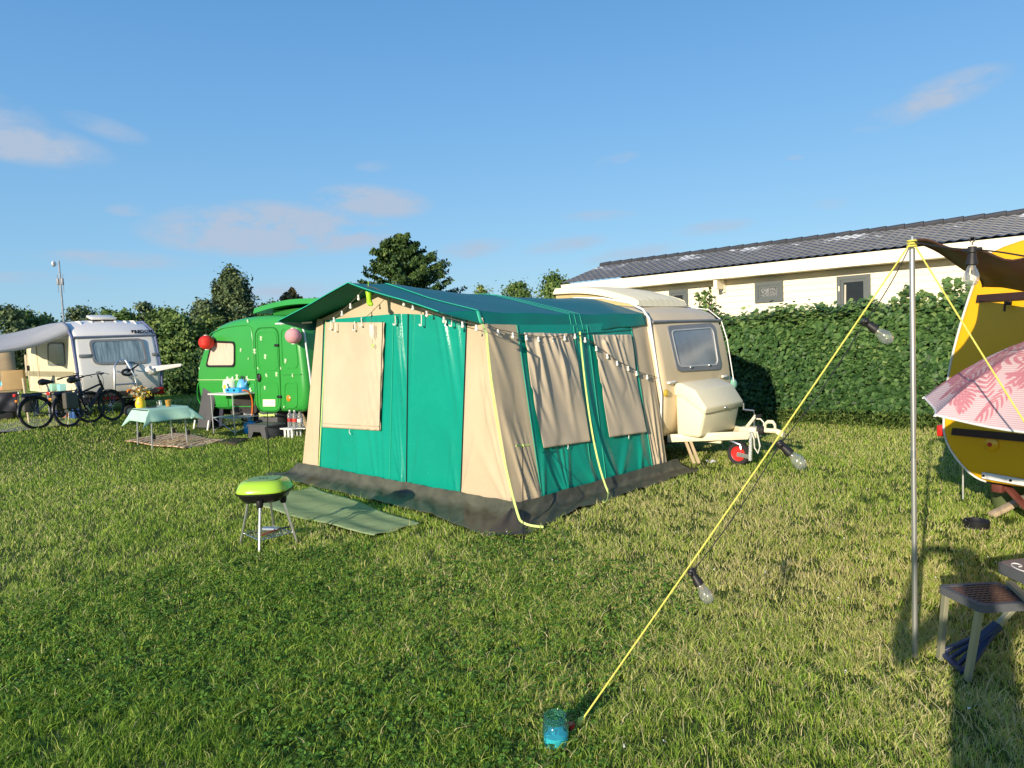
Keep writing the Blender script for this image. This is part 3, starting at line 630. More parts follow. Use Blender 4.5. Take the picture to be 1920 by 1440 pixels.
# side wall (right) : s along, leaning in
def sp(s, z, off=0.0):
    t = .31 * min(1, max(0, (z - ZB_) / 1.76)); return Vector((-t + off * .985, s, z + off * .17))
def ssec(b, t, u=0): return None
sb = [0, .39, 1.28, 2.28, 2.59]; st_ = [.0, .45, 1.42, 2.36, 2.70]
zt_s = lambda s: 1.80 - .03 * math.sin(s / 2.6 * math.pi)
def spanel(name, i, j, mat, fold, nu=40):
    return panel(name, sp(sb[i], ZB_), sp(sb[j], ZB_), sp(st_[j], zt_s(st_[j])), sp(st_[i], zt_s(st_[i])), mat, fold, nu, 50)
spanel('beige_panel', 0, 1, MBEIGE, creases(6, [(.9, .02, .1, .55, .07, .018), (.5, .02, .05, .6, .06, .014), (.95, .02, .5, .5, .05, .014), (.97, .05, .75, .4, .04, .012), (.1, 1, .6, .6, .08, .012)]))
spanel('green_panel', 1, 2, MGREEN, creases(7, [(.42, 0, .1, .32, .05, .018), (.42, 0, .28, .36, .04, .02), (.42, 0, .55, .34, .04, .02), (.42, 0, .44, .4, .025, .018), (.95, 0, .75, .32, .05, .016), (.95, 0, .6, .3, .05, .014), (.02, 0, .15, .35, .04, .012)]), 70)
spanel('green_panel', 2, 3, MGREEN, creases(8, [(.35, 0, .7, .3, .06, .016), (.35, 0, .1, .33, .05, .014), (.75, 0, .9, .34, .05, .016), (.98, 0, .7, .3, .05, .014)]), 70)
spanel('beige_panel', 3, 4, MBEIGE, creases(9, [(.4, 0, .2, .5, .07, .02), (.4, 0, .6, .6, .06, .022), (.7, .02, .85, .5, .06, .014), (.2, .02, .05, .5, .05, .012)]))
strip('hem', [sp(s, ZB_ + .012, .006) for s in (.39, 1.28, 2.28)], .02, M('dark_hem', (.01, .16, .12), .6), nrm=(1, 0, 0))
for sa, sc_ in ((.39, .45), (2.28, 2.36)): strip('seam', [sp(sa, ZB_, .006), sp(sc_, 1.78, .006)], .008, MPIPE, nrm=(1, 0, 0))
for d_ in (-.11, .12): strip('seam', [sp(1.28 + d_, ZB_, .008), sp(1.42 + d_, 1.76, .008)], .004, MPIPE, nrm=(1, 0, 0))
strip('hem', [sp(s, zt_s(s) - .10, .008) for s in (.44, .9, 1.42, 1.9, 2.36)], .012, M('dark_hem', (.01, .16, .12), .6), nrm=(1, 0, 0))
def sfold(seed, n, dense):
    rr = random.Random(seed); F = []; x = .02
    for k in range(n):
        x += rr.uniform(.5, 1.5) * .8 / n; F.append((x, 1.0 - rr.uniform(0, .1), x + rr.uniform(.12, .42), rr.uniform(.0, .45), rr.uniform(.035, .085) * dense, rr.uniform(.012, .04)))
    F += [(.02, rr.uniform(.5, .9), .35, .05, .06, .02), (.0, .5, .3, -.02, .07, .018)]
    def f(u, v):
        d = 0
        for q in F: d += ridge(u, v, *q)
        return .012 + d + .004 * math.sin(u * 42 + 3 * math.sin(u * 9)) * v ** 7 + .008 * math.sin(v * 5 + u * 4 + seed) + .004 * math.sin(u * 13 + v * 9) + .018 * (1 - v) ** 6
    return f
panel('window_curtain', sp(.49, .56, .01), sp(1.22, .53, .01), sp(1.26, 1.67, .01), sp(.51, 1.70, .01), MBEIGE2, sfold(2, 6, 1), 90, 60, solid=.004)
panel('window_curtain', sp(1.56, .53, .01), sp(2.24, .50, .01), sp(2.30, 1.63, .01), sp(1.60, 1.65, .01), MBEIGE2, sfold(5, 4, 1.1), 90, 60, solid=.004)
for s1, s2 in ((.86, .56), (1.9, .53)): strip('hem_cord', [sp(s1, s2, .03), sp(s1 + .01, s2 - .03, .03), sp(s1 + .0, s2 - .06, .025)], .005, MWHITE, nrm=(1, 0, 0))
# left wall and back of the tent
panel('side_wall', P2(3.95, 2.6, ZB_), P2(3.95, 0, ZB_), P2(3.36, SF, 2.0), P2(3.6, 2.65, 1.9), MBEIGE, creases(10, []), 10, 10)
# roof
SROOF = [-.42, -.2, 0, .6, 1.2, 1.8, 2.3, 2.66]
def roof_line(s):
    if s <= 0:
        f = (s + .42) / .42; er = .45 + (.37 - .45) * f; el = 3.50; rt = 1.92 + (1.82 - 1.92) * f; rz = 2.32 + (2.305 - 2.32) * f
        return [(el, 1.99), ((el + rt) / 2, (1.99 + rz) / 2 - .012), (rt, rz), ((er + rt) / 2, (1.925 + rz) / 2 - .012), (er, 1.925)]
    f = s / 2.66
    fr = [(3.50, 2.0), (2.66, 2.14), (1.82, 2.305), (1.09, 2.10), (.37, 1.925)]
    bk = [(3.68, 1.86), (2.75, 2.10), (1.85, 2.145), (1.05, 2.105), (.32, 1.885)]
    sg = -.035 * math.sin(f * math.pi)
    return [(a[0] * (1 - f) + b[0] * f, a[1] * (1 - f) + b[1] * f + sg * w_) for a, b, w_ in zip(fr, bk, (.6, 1, .5, 1, .6))]
def catm(p, x):
    k = len(p) - 1; i = min(int(x * k), k - 1); f = x * k - i
    a, b, c, d = p[max(i - 1, 0)], p[i], p[i + 1], p[min(i + 2, k)]
    return tuple(.5 * (2 * b[j] + (c[j] - a[j]) * f + (2 * a[j] - 5 * b[j] + 4 * c[j] - d[j]) * f * f + (3 * b[j] - a[j] - 3 * c[j] + d[j]) * f ** 3) for j in (0, 1))
def roofpt(u, v):
    s = -.42 + 3.08 * u; p = roof_line(s); k = 4; i = min(int(v * k), k - 1); f = v * k - i
    lin = (p[i][0] * (1 - f) + p[i + 1][0] * f, p[i][1] * (1 - f) + p[i + 1][1] * f); cu = catm(p, v); wgt = min(1, max(0, (s - .2) / 2.2)) ** .7
    t = lin[0] * (1 - wgt) + cu[0] * wgt; z = lin[1] * (1 - wgt) + cu[1] * wgt
    return P2(t, s, z + .004 * math.sin(s * 9 + v * 14) - .006 * math.sin(s * 5.3) * math.sin(v * 9))
MB().grid(roofpt, 60, 48).build('roof', MROOFT, tent, smooth=60)
def val(u, v):
    s = -.42 + 3.08 * u; p = roofpt(u, 1.0); drop = (.012 + .115 * (s + .42) / .42) if s < 0 else .125 + .05 * math.sin(min(1, s / 2.6) * math.pi) + .02 * s / 2.66
    return p + Vector((.012 + .03 * v - .012 * (1 - v), 0, -drop * v)) + Vector((.006 * math.sin(s * 14) * v, 0, 0))
MB().grid(val, 80, 8).build('valance', M('valance_green', (.004, .175, .135), .42, var=.06, scale=2, spec=.5), tent, smooth=80, solid=.003)
def val2(u, v):
    s = -.42 + 3.08 * u; p = roofpt(u, 0.0); drop = (.012 + .115 * (s + .42) / .42) if s < 0 else .13
    return p + Vector((-.02 * v, 0, -drop * v))
MB().grid(val2, 30, 4).build('valance', MROOFT, tent, smooth=80, solid=.003)
def band(s0, ds, mat, name, lift=.006, v0=.5, v1=1.0, tail=True):
    mb = MB()
    def fn(u, v):
        p = roofpt((s0 + ds * (u - .5) + .42) / 3.08, v0 + (v1 - v0) * v); return p + Vector((.002, 0, lift))
    mb.grid(fn, 2, 40)
    if tail: mb.grid(lambda u, v: Vector(val((s0 + ds * (u - .5) + .42) / 3.08, v)) + Vector((lift, 0, 0)), 2, 4)
    return mb.build(name, mat, tent, smooth=80, solid=.003)
band(.0, .05, MPIPE, 'roof_seam')
for s0 in (1.30, 1.38, 1.47): band(s0, .012, MPIPE, 'roof_seam')
mb = MB(); mb.tube([roofpt(0, v / 30) + Vector((0, 0, .004)) for v in range(31)], .006, 6); mb.build('roof_edge_cord', MPIPE, tent)
MB().grid(lambda u, v: Vector(roofpt(u, v)) - Vector((0, 0, .012)), 40, 32).build('roof_lining', M('lining_green', (.002, .13, .075), .75, var=.05, spec=.15), tent, smooth=60)
# eave poles poking out to the left, dark flap below the left eave
MB().tube([P2(3.42, -.02, 1.965), P2(3.75, -.34, 1.965)], .011, 8).build('frame_pole', MWHITE, tent); MB().tube([P2(3.3, .06, 1.82), P2(3.75, .35, 1.80)], .011, 8).build('frame_pole', MWHITE, tent)
panel('side_flap', P2(4.02, .75, 1.12), P2(3.62, .35, 1.22), P2(3.52, .25, 1.95), P2(3.56, .9, 1.95), MROOFT, creases(12, []), 10, 16)
# frame poles inside
for t_, s_ in ((.36, .06), (3.33, .06), (1.85, .06)): MB().tube([P2(t_, s_, 0), P2(t_, s_, zridge(t_) - .03)], .012, 8).build('frame_pole', MSTEEL, tent)
# plastic skirt lying out on the grass
fnoise = lambda a, b: .012 * math.sin(a * 9 + b * 3) + .010 * math.sin(a * 23 + 1.3 + b * 6) + .006 * math.sin(a * 51 + b * 11)
def skirt_front(u, v):
    t = 3.98 - 3.98 * u; wdt = .36 + .10 * u + .22 * max(0, u - .8) * 5 * .9; ext = (u - .5) * .62 * v
    s = -.02 - (.10 * min(1, v * 2.2) + max(0, v - .3) / .7 * (wdt - .10)); z = (ZB_ + .14) * max(0, 1 - v * 2.4) ** 1.4 + .022 + (fnoise(t, v * 2) * .8) * min(1, v * 4) * (1 if v < .85 else .6)
    return P2(t - ext, s, max(z, .018) if v > .05 else ZB_ + .10)
def skirt_side(u, v):
    s = -.0 + 2.75 * u; wdt = .36 - .06 * u + .20 * max(0, .25 - u) * 4; ex = .02 + (.08 * min(1, v * 2.2) + max(0, v - .3) / .7 * (wdt - .08))
    z = (ZB_ + .12) * max(0, 1 - v * 2.4) ** 1.4 + .02 + fnoise(s + 5, v * 2) * .8 * min(1, v * 4)
    return Vector((ex + .0, s + (u - .72) * .6 * v, max(z, .016) if v > .05 else ZB_ + .09))
MB().grid(skirt_front, 120, 24).build('mud_skirt', MSKIRT, tent, smooth=80, solid=.002)
MB().grid(skirt_side, 90, 24).build('mud_skirt', MSKIRT, tent, smooth=80, solid=.002)
cr0 = Vector((0, -.01, .1)); cr1 = skirt_front(1, 1); cr2 = skirt_side(0, 1)
MB().grid(lambda u, v: cr0 * (1 - v) + (cr1 * (1 - u) + cr2 * u) * v + Vector((0, 0, .03 * math.sin(u * 9) * v * (1 - v))), 12, 12).build('skirt_corner', M('skirt_dark', (.03, .032, .035), .5, var=.3), tent, smooth=80, solid=.002)
# lime guy tapes
def tape(pts, wd, name='guy_tape', mat=MLIME):
    mb = MB(); pts = [Vector(p) for p in pts]
    for a, b in zip(pts[:-1], pts[1:]): mb.bar(a, b, wd, .004, up=(.7, -.7, .2))
    return mb.build(name, mat, tent, smooth=0)
def bez(a, b, c, d, n=16): return [Vector(a) * (1 - t) ** 3 + Vector(b) * 3 * t * (1 - t) ** 2 + Vector(c) * 3 * t * t * (1 - t) + Vector(d) * t ** 3 for t in [i / n for i in range(n + 1)]]
a_ = TENT.hit(905, 608, 1, -.04); b_ = TENT.hit(925, 740, 1, -.10); c_ = TENT.hit(960, 950, 1, -.24); d_ = TENT.l(G(984, 985, .04)); e_ = TENT.l(G(1019, 988, .05))
tape([a_] + bez(TENT.hit(912, 625, 0, .02), TENT.hit(925, 790, 0, .06), TENT.hit(958, 930, 0, .2), d_ - V(.03, .03, -.05), 14)[:-1] + bez(d_ - V(.03, .03, -.05), d_ + V(0, 0, .0), d_ * .6 + e_ * .4, e_, 8), .02)
a_ = TENT.hit(1087, 622, 0, -.26); tape(bez(a_, TENT.hit(1098, 740, 0, -.15), TENT.hit(1112, 860, 0, .0), TENT.hit(1141, 925, 0, .20), 14), .018)
mb = MB(); q = TENT.hit(1141, 925, 0, .20); mb.tube(bez(q, q + V(.05, .02, -.03), q + V(.1, -.06, -.05), TENT.l(G(1130, 940, .05)), 8) + bez(TENT.l(G(1130, 940, .05)), TENT.l(G(1133, 945, .05)), TENT.l(G(1143, 942, .05)), TENT.l(G(1140, 915, .06)), 8)[1:], .006, 6); mb.build('guy_loop', MLIME, tent)
tape([TENT.hit(611, 601, 1, .0), TENT.hit(607, 700, 1, -.015), TENT.hit(597, 888, 1, -.02)], .012)
# black bungee and toggle at the corner
q0 = TENT.l(G(981, 1019, .03)); q1 = TENT.hit(980, 836, 0, .05)
mb = MB(); mb.tube([q0, q1], .004, 6); mb.build('bungee', MBLACK, tent)
mb = MB(); mb.tube([TENT.hit(968, 836, 0, .05), q1, TENT.hit(993, 834, 0, .05)], .009, 8); mb.tube([q1 + V(.012 * math.cos(a), 0, .012 * math.sin(a)) for a in [i * .7854 for i in range(8)]], .005, 6, closed=True); mb.build('toggle', MLIME, tent)

# ---------------------------------------------------------------- festoon of little bulbs on the tent
MCORD = M('brown_cord', (.10, .085, .06), .7)
MBULBW = M('frosted_bulb', (.86, .83, .72), .25, var=.02, spec=.6)
def little_bulbs(name, label, pts, idx, drop):
    root = thing(name, label, 'string lights', TENT.o, TENT.rot)
    MB().tube(pts, .004, 5).build('cord', MCORD, root)
    for p in idx:
        p = Vector(p); mb = MB(); mb.lathe([(.0, .0), (.010, 0), (.010, -.03), (.008, -.032)], p, 10); s_ = mb.build('socket', MWHITE, root)
        MB().sphere(p + V(0, 0, -.044), .0165, 12, 8).build('bulb', MBULBW, s_)
    return root
def on_gable(px, py): return TENT.hit(px, py, 1, -.30)
fp = [on_gable(x, y - 9) for x, y in ((686, 545), (672, 562), (657, 578), (641, 592), (626, 604))]
fp2 = [on_gable(x, y - 9) for x, y in ((738, 566), (757, 572), (774, 580), (800, 592), (832, 603), (867, 612), (893, 618))]
apex = on_gable(703, 540)
little_bulbs('string_lights', 'string of small white bulbs along the front gable of the green tent', fp[::-1] + [apex] + fp2, fp[1:] + fp2[1:], 1)
def on_side(px, py, off=.05):
    z = 1.6
    for _ in range(4): p = TENT.hit(px, py, 0, -(.31 * min(1, max(0, (z - ZB_) / 1.76))) + off); z = p.z
    return p
sd_ = [on_side(860 + x / 2.88, 540 + (y - 22) / 2.88) for x, y in ((150, 220), (212, 245), (292, 262), (365, 275), (430, 285), (505, 285), (572, 277), (627, 268), (682, 288), (743, 335), (803, 377), (855, 415), (915, 443), (960, 470), (1017, 490), (1075, 505), (1128, 512))]
little_bulbs('string_lights', 'string of small white bulbs sagging along the side windows of the tent', sd_, sd_[1:-1], 1)
# white awning hooks
hk = None
for i, (x, y, on_s) in enumerate(((555, 535, 0), (597, 552, 0), (757, 545, 0), (815, 510, 0), (1105, 498, 0), (1330, 503, 0), (1588, 508, 0))):
    p = TENT.hit(500 + x / 4.571, 500 + y / 4.571, 1, -.04)
    if hk is None or True:
        mb = MB(); h_ = .10 if i != 5 else .16
        mb.tube([(0, 0, h_), (.004, -.002, h_ * .5), (0, -.004, .015), (-.012, -.006, 0), (-.03, -.008, .004), (-.036, -.006, .016)], .0055, 6); mb.sphere((-.012, -.006, 0), .012, 8, 6, (1.8, 1, .8))
        o = mb.build('awning_hook', MWHITE); w_ = TENT.w(p); o.location = w_; o.rotation_euler = (0, 0, TENT.rot)
        tag(o, ['white awning hook hanging beside the green left door edge', 'white awning hook in front of the top left corner of the beige window curtain', 'white awning hook in the middle of the beige window curtain top',
                'white awning hook on the green band above the beige curtain', 'white awning hook with flat foot left of the black zip', 'long white awning hook right of the black zip on the green door', 'white awning hook nearest the right corner of the green door'][i], 'hook', 'white hooks hung along the tent front')
# lime boot ornament and wind chime at the gable
pb = TENT.hit(692, 560, 1, -.28)
mb = MB(); mb.lathe([(.0, .10), (.03, .10), (.034, .07), (.026, .0), (.026, -.05), (0, -.06)], (0, 0, 0), 12); mb.tube([(0, 0, -.03), (.03, -.01, -.055), (.065, -.02, -.062)], [.03, .028, .02], 10); mb.sphere((.07, -.021, -.062), .02, 10, 6); mb.tube([(0, 0, .1), (.0, 0, .19)], .003, 5)
o = mb.build('hanging_ornament', M('lime_plastic', (.36, .72, .02), .35)); o.location = TENT.w(pb); o.rotation_euler = (0, 0, TENT.rot); tag(o, 'lime green boot shaped ornament hanging under the tent peak', 'ornament')
wc = TENT.hit(698, 612, 1, -.05); root = thing('wind_chime', 'thin silver wind chime hanging in front of the beige curtain', 'wind chime', TENT.w(wc), TENT.rot)
mb = MB()
for i in range(5): mb.tube([(-.035 + i * .017, -.01, .02), (-.035 + i * .017, -.01, -.10 - .02 * (i % 3))], .003, 6)
mb.build('chime_tube', MSTEEL, root); mb = MB(); mb.tube([(0, -.01, .12), (0, -.01, .02)], .002, 5); mb.tube([(0, -.01, .02), (0, -.01, -.2)], .0015, 5); mb.build('cord', MCORD, root)
mb = MB(); mb.tube([(.018 * math.cos(a), -.01, -.215 + .018 * math.sin(a)) for a in [i * .6283 for i in range(10)]], .004, 6, closed=True); mb.build('ring', M('lime_plastic', (.36, .72, .02), .35), root)

# door mat: green outdoor carpet
mc = sum((Vector(p) for p in MATQ), Vector()) / 4
mb = MB(); q = [Vector(p) for p in MATQ]
mb.grid(lambda u, v: ((q[1] * (1 - u) + q[2] * u) * (1 - v) + (q[0] * (1 - u) + q[3] * u) * v) - mc + Vector((.012 * math.sin(v * 9 + u * 3) * (1 if u < .03 or u > .97 else 0), 0, .024 + .010 * math.sin(u * 11 + v * 3) + .008 * math.sin(v * 13) + (.02 * (u - .8) * 5 if u > .8 else 0) * (1 - v))), 50, 24)
o = mb.build('doormat', M('green_carpet', (.27, .355, .18), .95, var=.22, scale=3.0, bump=.7, bscale=140, spec=.1, stretch=(1, 3, 1)), smooth=80, solid=.008); o.location = mc; tag(o, 'pale green carpet mat on the grass before the tent door', 'mat')

# ================================================================ caravans
def body_mesh(mb, prof, y0, y1, r=.1, crown=.03, n=7, z_crown=1.2):
    cx = (min(p[0] for p in prof) + max(p[0] for p in prof)) / 2; cz = (min(p[1] for p in prof) + max(p[1] for p in prof)) / 2
    hx = max(abs(p[0] - cx) for p in prof); hz = max(abs(p[1] - cz) for p in prof); secs = []
    W = (y1 - y0) / 2; ym = (y0 + y1) / 2
    for i in range(n + 1):
        a = -math.pi / 2 + math.pi / 2 * i / n; secs.append((y0 + r + r * math.sin(a), r * (1 - math.cos(a))))
    secs += [(y0 + r + (2 * W - 2 * r) * k / 6, 0) for k in range(1, 6)]
    for i in range(n + 1):
        a = math.pi / 2 * i / n; secs.append((y1 - r + r * math.sin(a), r * (1 - math.cos(a))))
    vs = []; k = len(prof)
    for y, ins in secs:
        u = (y - ym) / W
        for x, z in prof:
            vs.append((cx + (x - cx) * (1 - ins / hx), y, cz + (z - cz) * (1 - ins / hz) + (crown * (1 - u * u) if z > z_crown + cz * 0 else 0)))
    fs = [(i * k + j, i * k + (j + 1) % k, (i + 1) * k + (j + 1) % k, (i + 1) * k + j) for i in range(len(secs) - 1) for j in range(k)]
    fs += [tuple(range(k)), tuple((len(secs) - 1) * k + j for j in reversed(range(k)))]
    return mb.add(vs, fs)
MRUB = M('tyre_rubber', (.018, .018, .019), .7, var=.2, bump=.3, bscale=40)
MALU = M('aluminium', (.62, .63, .64), .3, metal=.9, var=.05)
MUNDER = M('underbody', (.03, .028, .026), .8, var=.3)
def wheel(parent, c, r, wd, axis='y', rim=None, name='wheel'):
    R = Euler((RAD(90), 0, 0)).to_matrix() if axis == 'y' else Euler((0, RAD(90), 0)).to_matrix()
    mb = MB(); h = wd / 2; mb.lathe([(r * .62, -h * .9), (r * .9, -h), (r * .98, -h * .7), (r, -h * .3), (r, h * .3), (r * .98, h * .7), (r * .9, h), (r * .62, h * .9)], c, 28, R); t = mb.build(name, MRUB, parent)
    mb = MB(); mb.lathe([(0, h * .5), (r * .2, h * .55), (r * .28, h * .3), (r * .5, h * .3), (r * .6, h * .75), (r * .64, h * .8), (r * .64, -h * .8), (0, -h * .8)], c, 24, R); mb.lathe([(0, -h * .5), (r * .2, -h * .55), (r * .28, -h * .3), (r * .5, -h * .3), (r * .6, -h * .75), (r * .64, -h * .8)], c, 24, R); mb.build('rim', rim or MALU, t); return t
# ---- cream caravan behind the tent
MCV = M('cream_gelcoat', (.70, .555, .345), .42, var=.06, scale=1.4, spec=.45, coat=.15)
MCVL = M('cream_pale', (.82, .735, .50), .5, var=.03, scale=2, spec=.45)
MGREYR = M('grey_rubber', (.21, .215, .22), .5, var=.1)
MGLASS = M('acrylic_window', (.26, .29, .315), .10, var=.3, scale=1.2, spec=.8)
cv = thing('cream_caravan', 'cream caravan with raised roof lid, attached behind the green tent', 'caravan', TENT.o, TENT.rot)
Y0, Y1 = 2.68, 4.40
prof = chaikin([(-3.95, .32), (-.28, .32), (-.13, .42), (-.07, .95), (-.16, 1.5), (-.25, 1.79), (-.45, 1.93), (-1.0, 2.02), (-2.0, 2.08), (-3.0, 2.02), (-3.7, 1.85), (-4.1, .95), (-4.05, .45)], 3)
mb = MB(); body_mesh(mb, prof, Y0, Y1, .10, .03); mb.build('body', MCV, cv, smooth=50)
def endx(z):  # x of the front end face at height z
    pts = [(.32, -.20), (.45, -.115), (.95, -.085), (1.5, -.165), (1.78, -.25), (1.9, -.42)]
    for (z0, a), (z1, b) in zip(pts[:-1], pts[1:]):
        if z <= z1: return a + (b - a) * (z - z0) / (z1 - z0)
    return -.42
EF = lambda a, b, d: (endx(b) + d, a, b)      # a: across (y), b: height
def efhit(px, py):
    z = 1.2
    for _ in range(5): p = TENT.hit(px, py, 0, endx(z)); z = p.z
    return (p.y, p.z)
# gutter, window
mb = MB(); gutz = 1.775
mb.tube([(endx(gutz) + .012, Y0 + .04, gutz), (endx(gutz) + .012, Y1 - .04, gutz)], .018, 8); mb.build('gutter', MGREYR, cv)
cs = [efhit(*p) for p in ((1266, 697), (1349, 692), (1334, 605), (1246, 611))]
o_ = rpoly(cs, .10); i_ = inset(o_, .065)
mb = MB(); mb.ring(o_, i_, EF, -.01, .03); wfr = mb.build('window', MGREYR, cv, smooth=50)
MB().plate(i_, EF, -.005, .022).build('pane', MGLASS, wfr, smooth=50)
mb = MB(); mb.ring(inset(o_, .058), inset(o_, .074), EF, .02, .034)
mb.build('window_trim', M('pale_trim', (.5, .5, .48), .4), wfr, smooth=50)
mb = MB()
for f in (.3, .72):
    y_ = cs[0][0] * (1 - f) + cs[1][0] * f; z_ = cs[0][1] + .035; mb.box((endx(z_) + .035, y_, z_), (.02, .05, .025), bev=.004)
mb.build('window_latch', MALU, wfr)
# awning rail down the near corner, white piping
rail = [TENT.hit(px, py, 1, Y0 - .012) for px, py in ((1075, 559), (1130, 559), (1180, 568), (1205, 580), (1217, 597), (1224, 640), (1233, 700), (1240, 740), (1239, 790), (1237, 822))]
mb = MB(); mb.tube(rail, .013, 8); mb.build('awning_rail', M('rail_white', (.75, .75, .72), .35), cv)
rr_ = [Vector((endx(z), Y1 - .035, z)) for z in (.45, .7, .95, 1.2, 1.5, 1.78)]; mb = MB(); mb.tube([p + V(.012, .02, 0) for p in rr_] + [V(-.42, Y1 - .02, 1.93), V(-.9, Y1 - .03, 2.01)], .007, 8); mb.build('corner_rail', M('rail_white', (.75, .75, .72), .35), cv)
# raised roof lid
l0 = Vector((-2.05, 3.02, 2.235)); l1 = Vector((-.62, 3.02, 1.985))
def lid(u, v, top):
    x = -2.05 + 1.45 * u; zz = 2.245 + (1.985 - 2.245) * u + .075 * math.sin(u * math.pi); y = 2.98 + 1.16 * v
    if top: return (x - .01 * (1 - u), y, zz + .07 + .02 * math.sin(v * math.pi) + (.009 if (v * 9) % 1 < .42 else 0))
    return (x, y, zz)
mb = MB(); n_ = 14
ins_ = lambda p, u, v: (p[0] + (.03 if u < .01 else -.03 if u > .99 else 0), p[1] + (.03 if v < .01 else -.03 if v > .99 else 0), p[2])
mb.grid(lambda u, v: lid(u, v, False), n_, 40, flip=True); mb.grid(lambda u, v: ins_(lid(u, v, True), u, v), n_, 40)
for e in range(2):
    mb.grid(lambda u, v: (lid(u, e, False) if v == 0 else ins_(lid(u, e, True), u, e)), n_, 1); mb.grid(lambda u, v: (lid(e, u, False) if v == 0 else ins_(lid(e, u, True), e, u)), 40, 1)
mb.build('roof_lid', MCVL, cv, smooth=35)
mb = MB(); mb.grid(lambda u, v: (lid(u, 0.02, False)[0] * 1.0, 3.05 + 1.0 * 0 + (v * 0), lid(u, .02, False)[2] * (1 - v) + 2.0 * v), 10, 1); mb.grid(lambda u, v: (-2.0, 3.05 + u * 1.0, 2.23 * (1 - v) + 2.0 * v), 10, 1); mb.build('lid_skirt', M('lid_canvas', (.6, .5, .25), .8, transl=.2), cv)
mb = MB(); mb.box((-.63, 3.56, 1.99), (.05, 1.2, .03), bev=.008); mb.build('lid_seal', MBLACK, cv)
# gas locker on the drawbar
AX0 = -.02
def bx(px, py, x): p = TENT.hit(px, py, 0, x); return p
YB0, YB1 = 2.93, 3.86
bprof = [(.0, .34), (.36, .35), (.55, .78), (.05, .88), (0, .85)]
mb = MB(); bm_ = bmesh.new()
def prism_y(prof, y0, y1, bev, shrink=0.0):
    bm = bmesh.new(); f = bm.faces.new([bm.verts.new((x, y0, z)) for x, z in prof]); e = bmesh.ops.extrude_face_region(bm, geom=[f])
    for v in e['geom']:
        if isinstance(v, bmesh.types.BMVert): v.co.y = y1
    bmesh.ops.recalc_face_normals(bm, faces=bm.faces[:])
    if bev: bmesh.ops.bevel(bm, geom=bm.edges[:], offset=bev, segments=3, affect='EDGES', profile=.5)
    bm.verts.index_update(); r = ([v.co.copy() for v in bm.verts], [[v.index for v in f.verts] for f in bm.faces]); bm.free(); return r
mb = MB(); mb.add(*prism_y([(-.10, .37), (.22, .36), (.30, .68), (.0, .90), (-.10, .92)], YB0 + .03, YB1 - .03, .04)); gb = mb.build('gas_locker', MCVL, cv, smooth=50)
mb = MB(); mb.add(*prism_y([(-.10, .87), (.0, .855), (.31, .65), (.335, .725), (.19, .94), (.0, 1.02), (-.10, 1.02)], YB0, YB1, .018)); ld = mb.build('locker_lid', MCVL, cv, smooth=50)
mb = MB(); mb.sphere((.327, (YB0 + YB1) / 2, .69), .018, 10, 6); mb.build('lock', MALU, ld)
# drawbar, coupling, jockey wheel
MFR = M('frame_cream', (.78, .70, .48), .45, var=.06, scale=6)
HY = 3.45; HX = 1.50; K_ = .62
def kx_(o): o.scale = (K_, 1, 1); return o
mb = MB()
mb.bar((-.30, Y0 + .22, .34), (1.02, HY - .07, .37), .05, .10, bev=.012); mb.bar((-.30, Y1 - .22, .34), (1.02, HY + .07, .37), .05, .10, bev=.012)
mb.box((1.0, HY, .40), (.34, .16, .13), bev=.015); mb.box((.55, HY, .33), (.05, .45, .06), bev=.01); mb.box((.30, HY - .19, .285), (.5, .05, .04), bev=.01)
kx_(mb.build('drawbar', MFR, cv))
mb = MB(); mb.tube([(.33, HY - .30, .352), (.55, HY - .235, .355)], .0, 4)
mb.build('drawbar_slot', MBLACK, cv) if False else None
mb = MB(); mb.tube([(1.16, HY, .43), (1.30, HY, .43)], [.055, .045], 12); mb.tube([(1.18 + i * .028, HY, .43) for i in range(5)], [.06, .05, .06, .05, .055], 12); kx_(mb.build('bellows', MRUB, cv))
mb = MB(); mb.tube([(1.28, HY, .43), (1.52, HY, .43), (1.60, HY, .405), (1.66, HY, .39)], [.028, .03, .042, .034], 12); mb.tube([(1.30, HY, .45), (1.31, HY, .51), (1.36, HY, .535), (1.46, HY, .535), (1.50, HY, .50), (1.50, HY, .45)], .022, 8); kx_(mb.build('coupling', MCVL, cv))
mb = MB(); mb.bar((.92, HY + .0, .45), (1.12, HY + .0, .60), .035, .045, bev=.01); kx_(mb.build('handbrake', MFR, cv))
mb = MB(); mb.tube([(1.10, HY, .585), (1.24, HY, .61)], .018, 8); kx_(mb.build('handbrake_grip', MBLACK, cv))
mb = MB(); mb.tube([(.96, HY + .16, .25), (.96, HY + .16, .58)], .02, 10); mb.tube([(.96, HY + .16, .57), (.96, HY + .16, .64), (.74, HY + .16, .65), (.74, HY + .16, .66)], .010, 6); mb.tube([(.74, HY + .16, .65), (.74, HY + .16, .73)], .016, 8); kx_(mb.build('jockey_crank', MALU, cv))
wj = TENT.l(G(1380, 868, .0)); jy = HY + .16
mb = MB(); mb.tube([(1.12, HY - .12, .42), (1.2, HY - .16, .34), (1.19, HY - .14, .24), (1.24, HY - .12, .17), (1.27, HY - .1, .25), (1.2, HY - .08, .42)], .012, 6); kx_(mb.build('cable_loop', M('cable_white', (.7, .68, .6), .5), cv))
mb = MB(); mb.tube([(1.12, HY + .02, .56), (1.20, HY + .02, .56), (1.26, HY + .02, .52), (1.27, HY, .45)], .010, 6); kx_(mb.build('breakaway_cable', M('cable_white', (.7, .68, .6), .5), cv))
MREDR = M('red_rim', (.65, .03, .025), .4, var=.05)
wheel(cv, (.52, HY - .10, .145), .145, .08, 'y', MREDR, 'jockey_wheel')
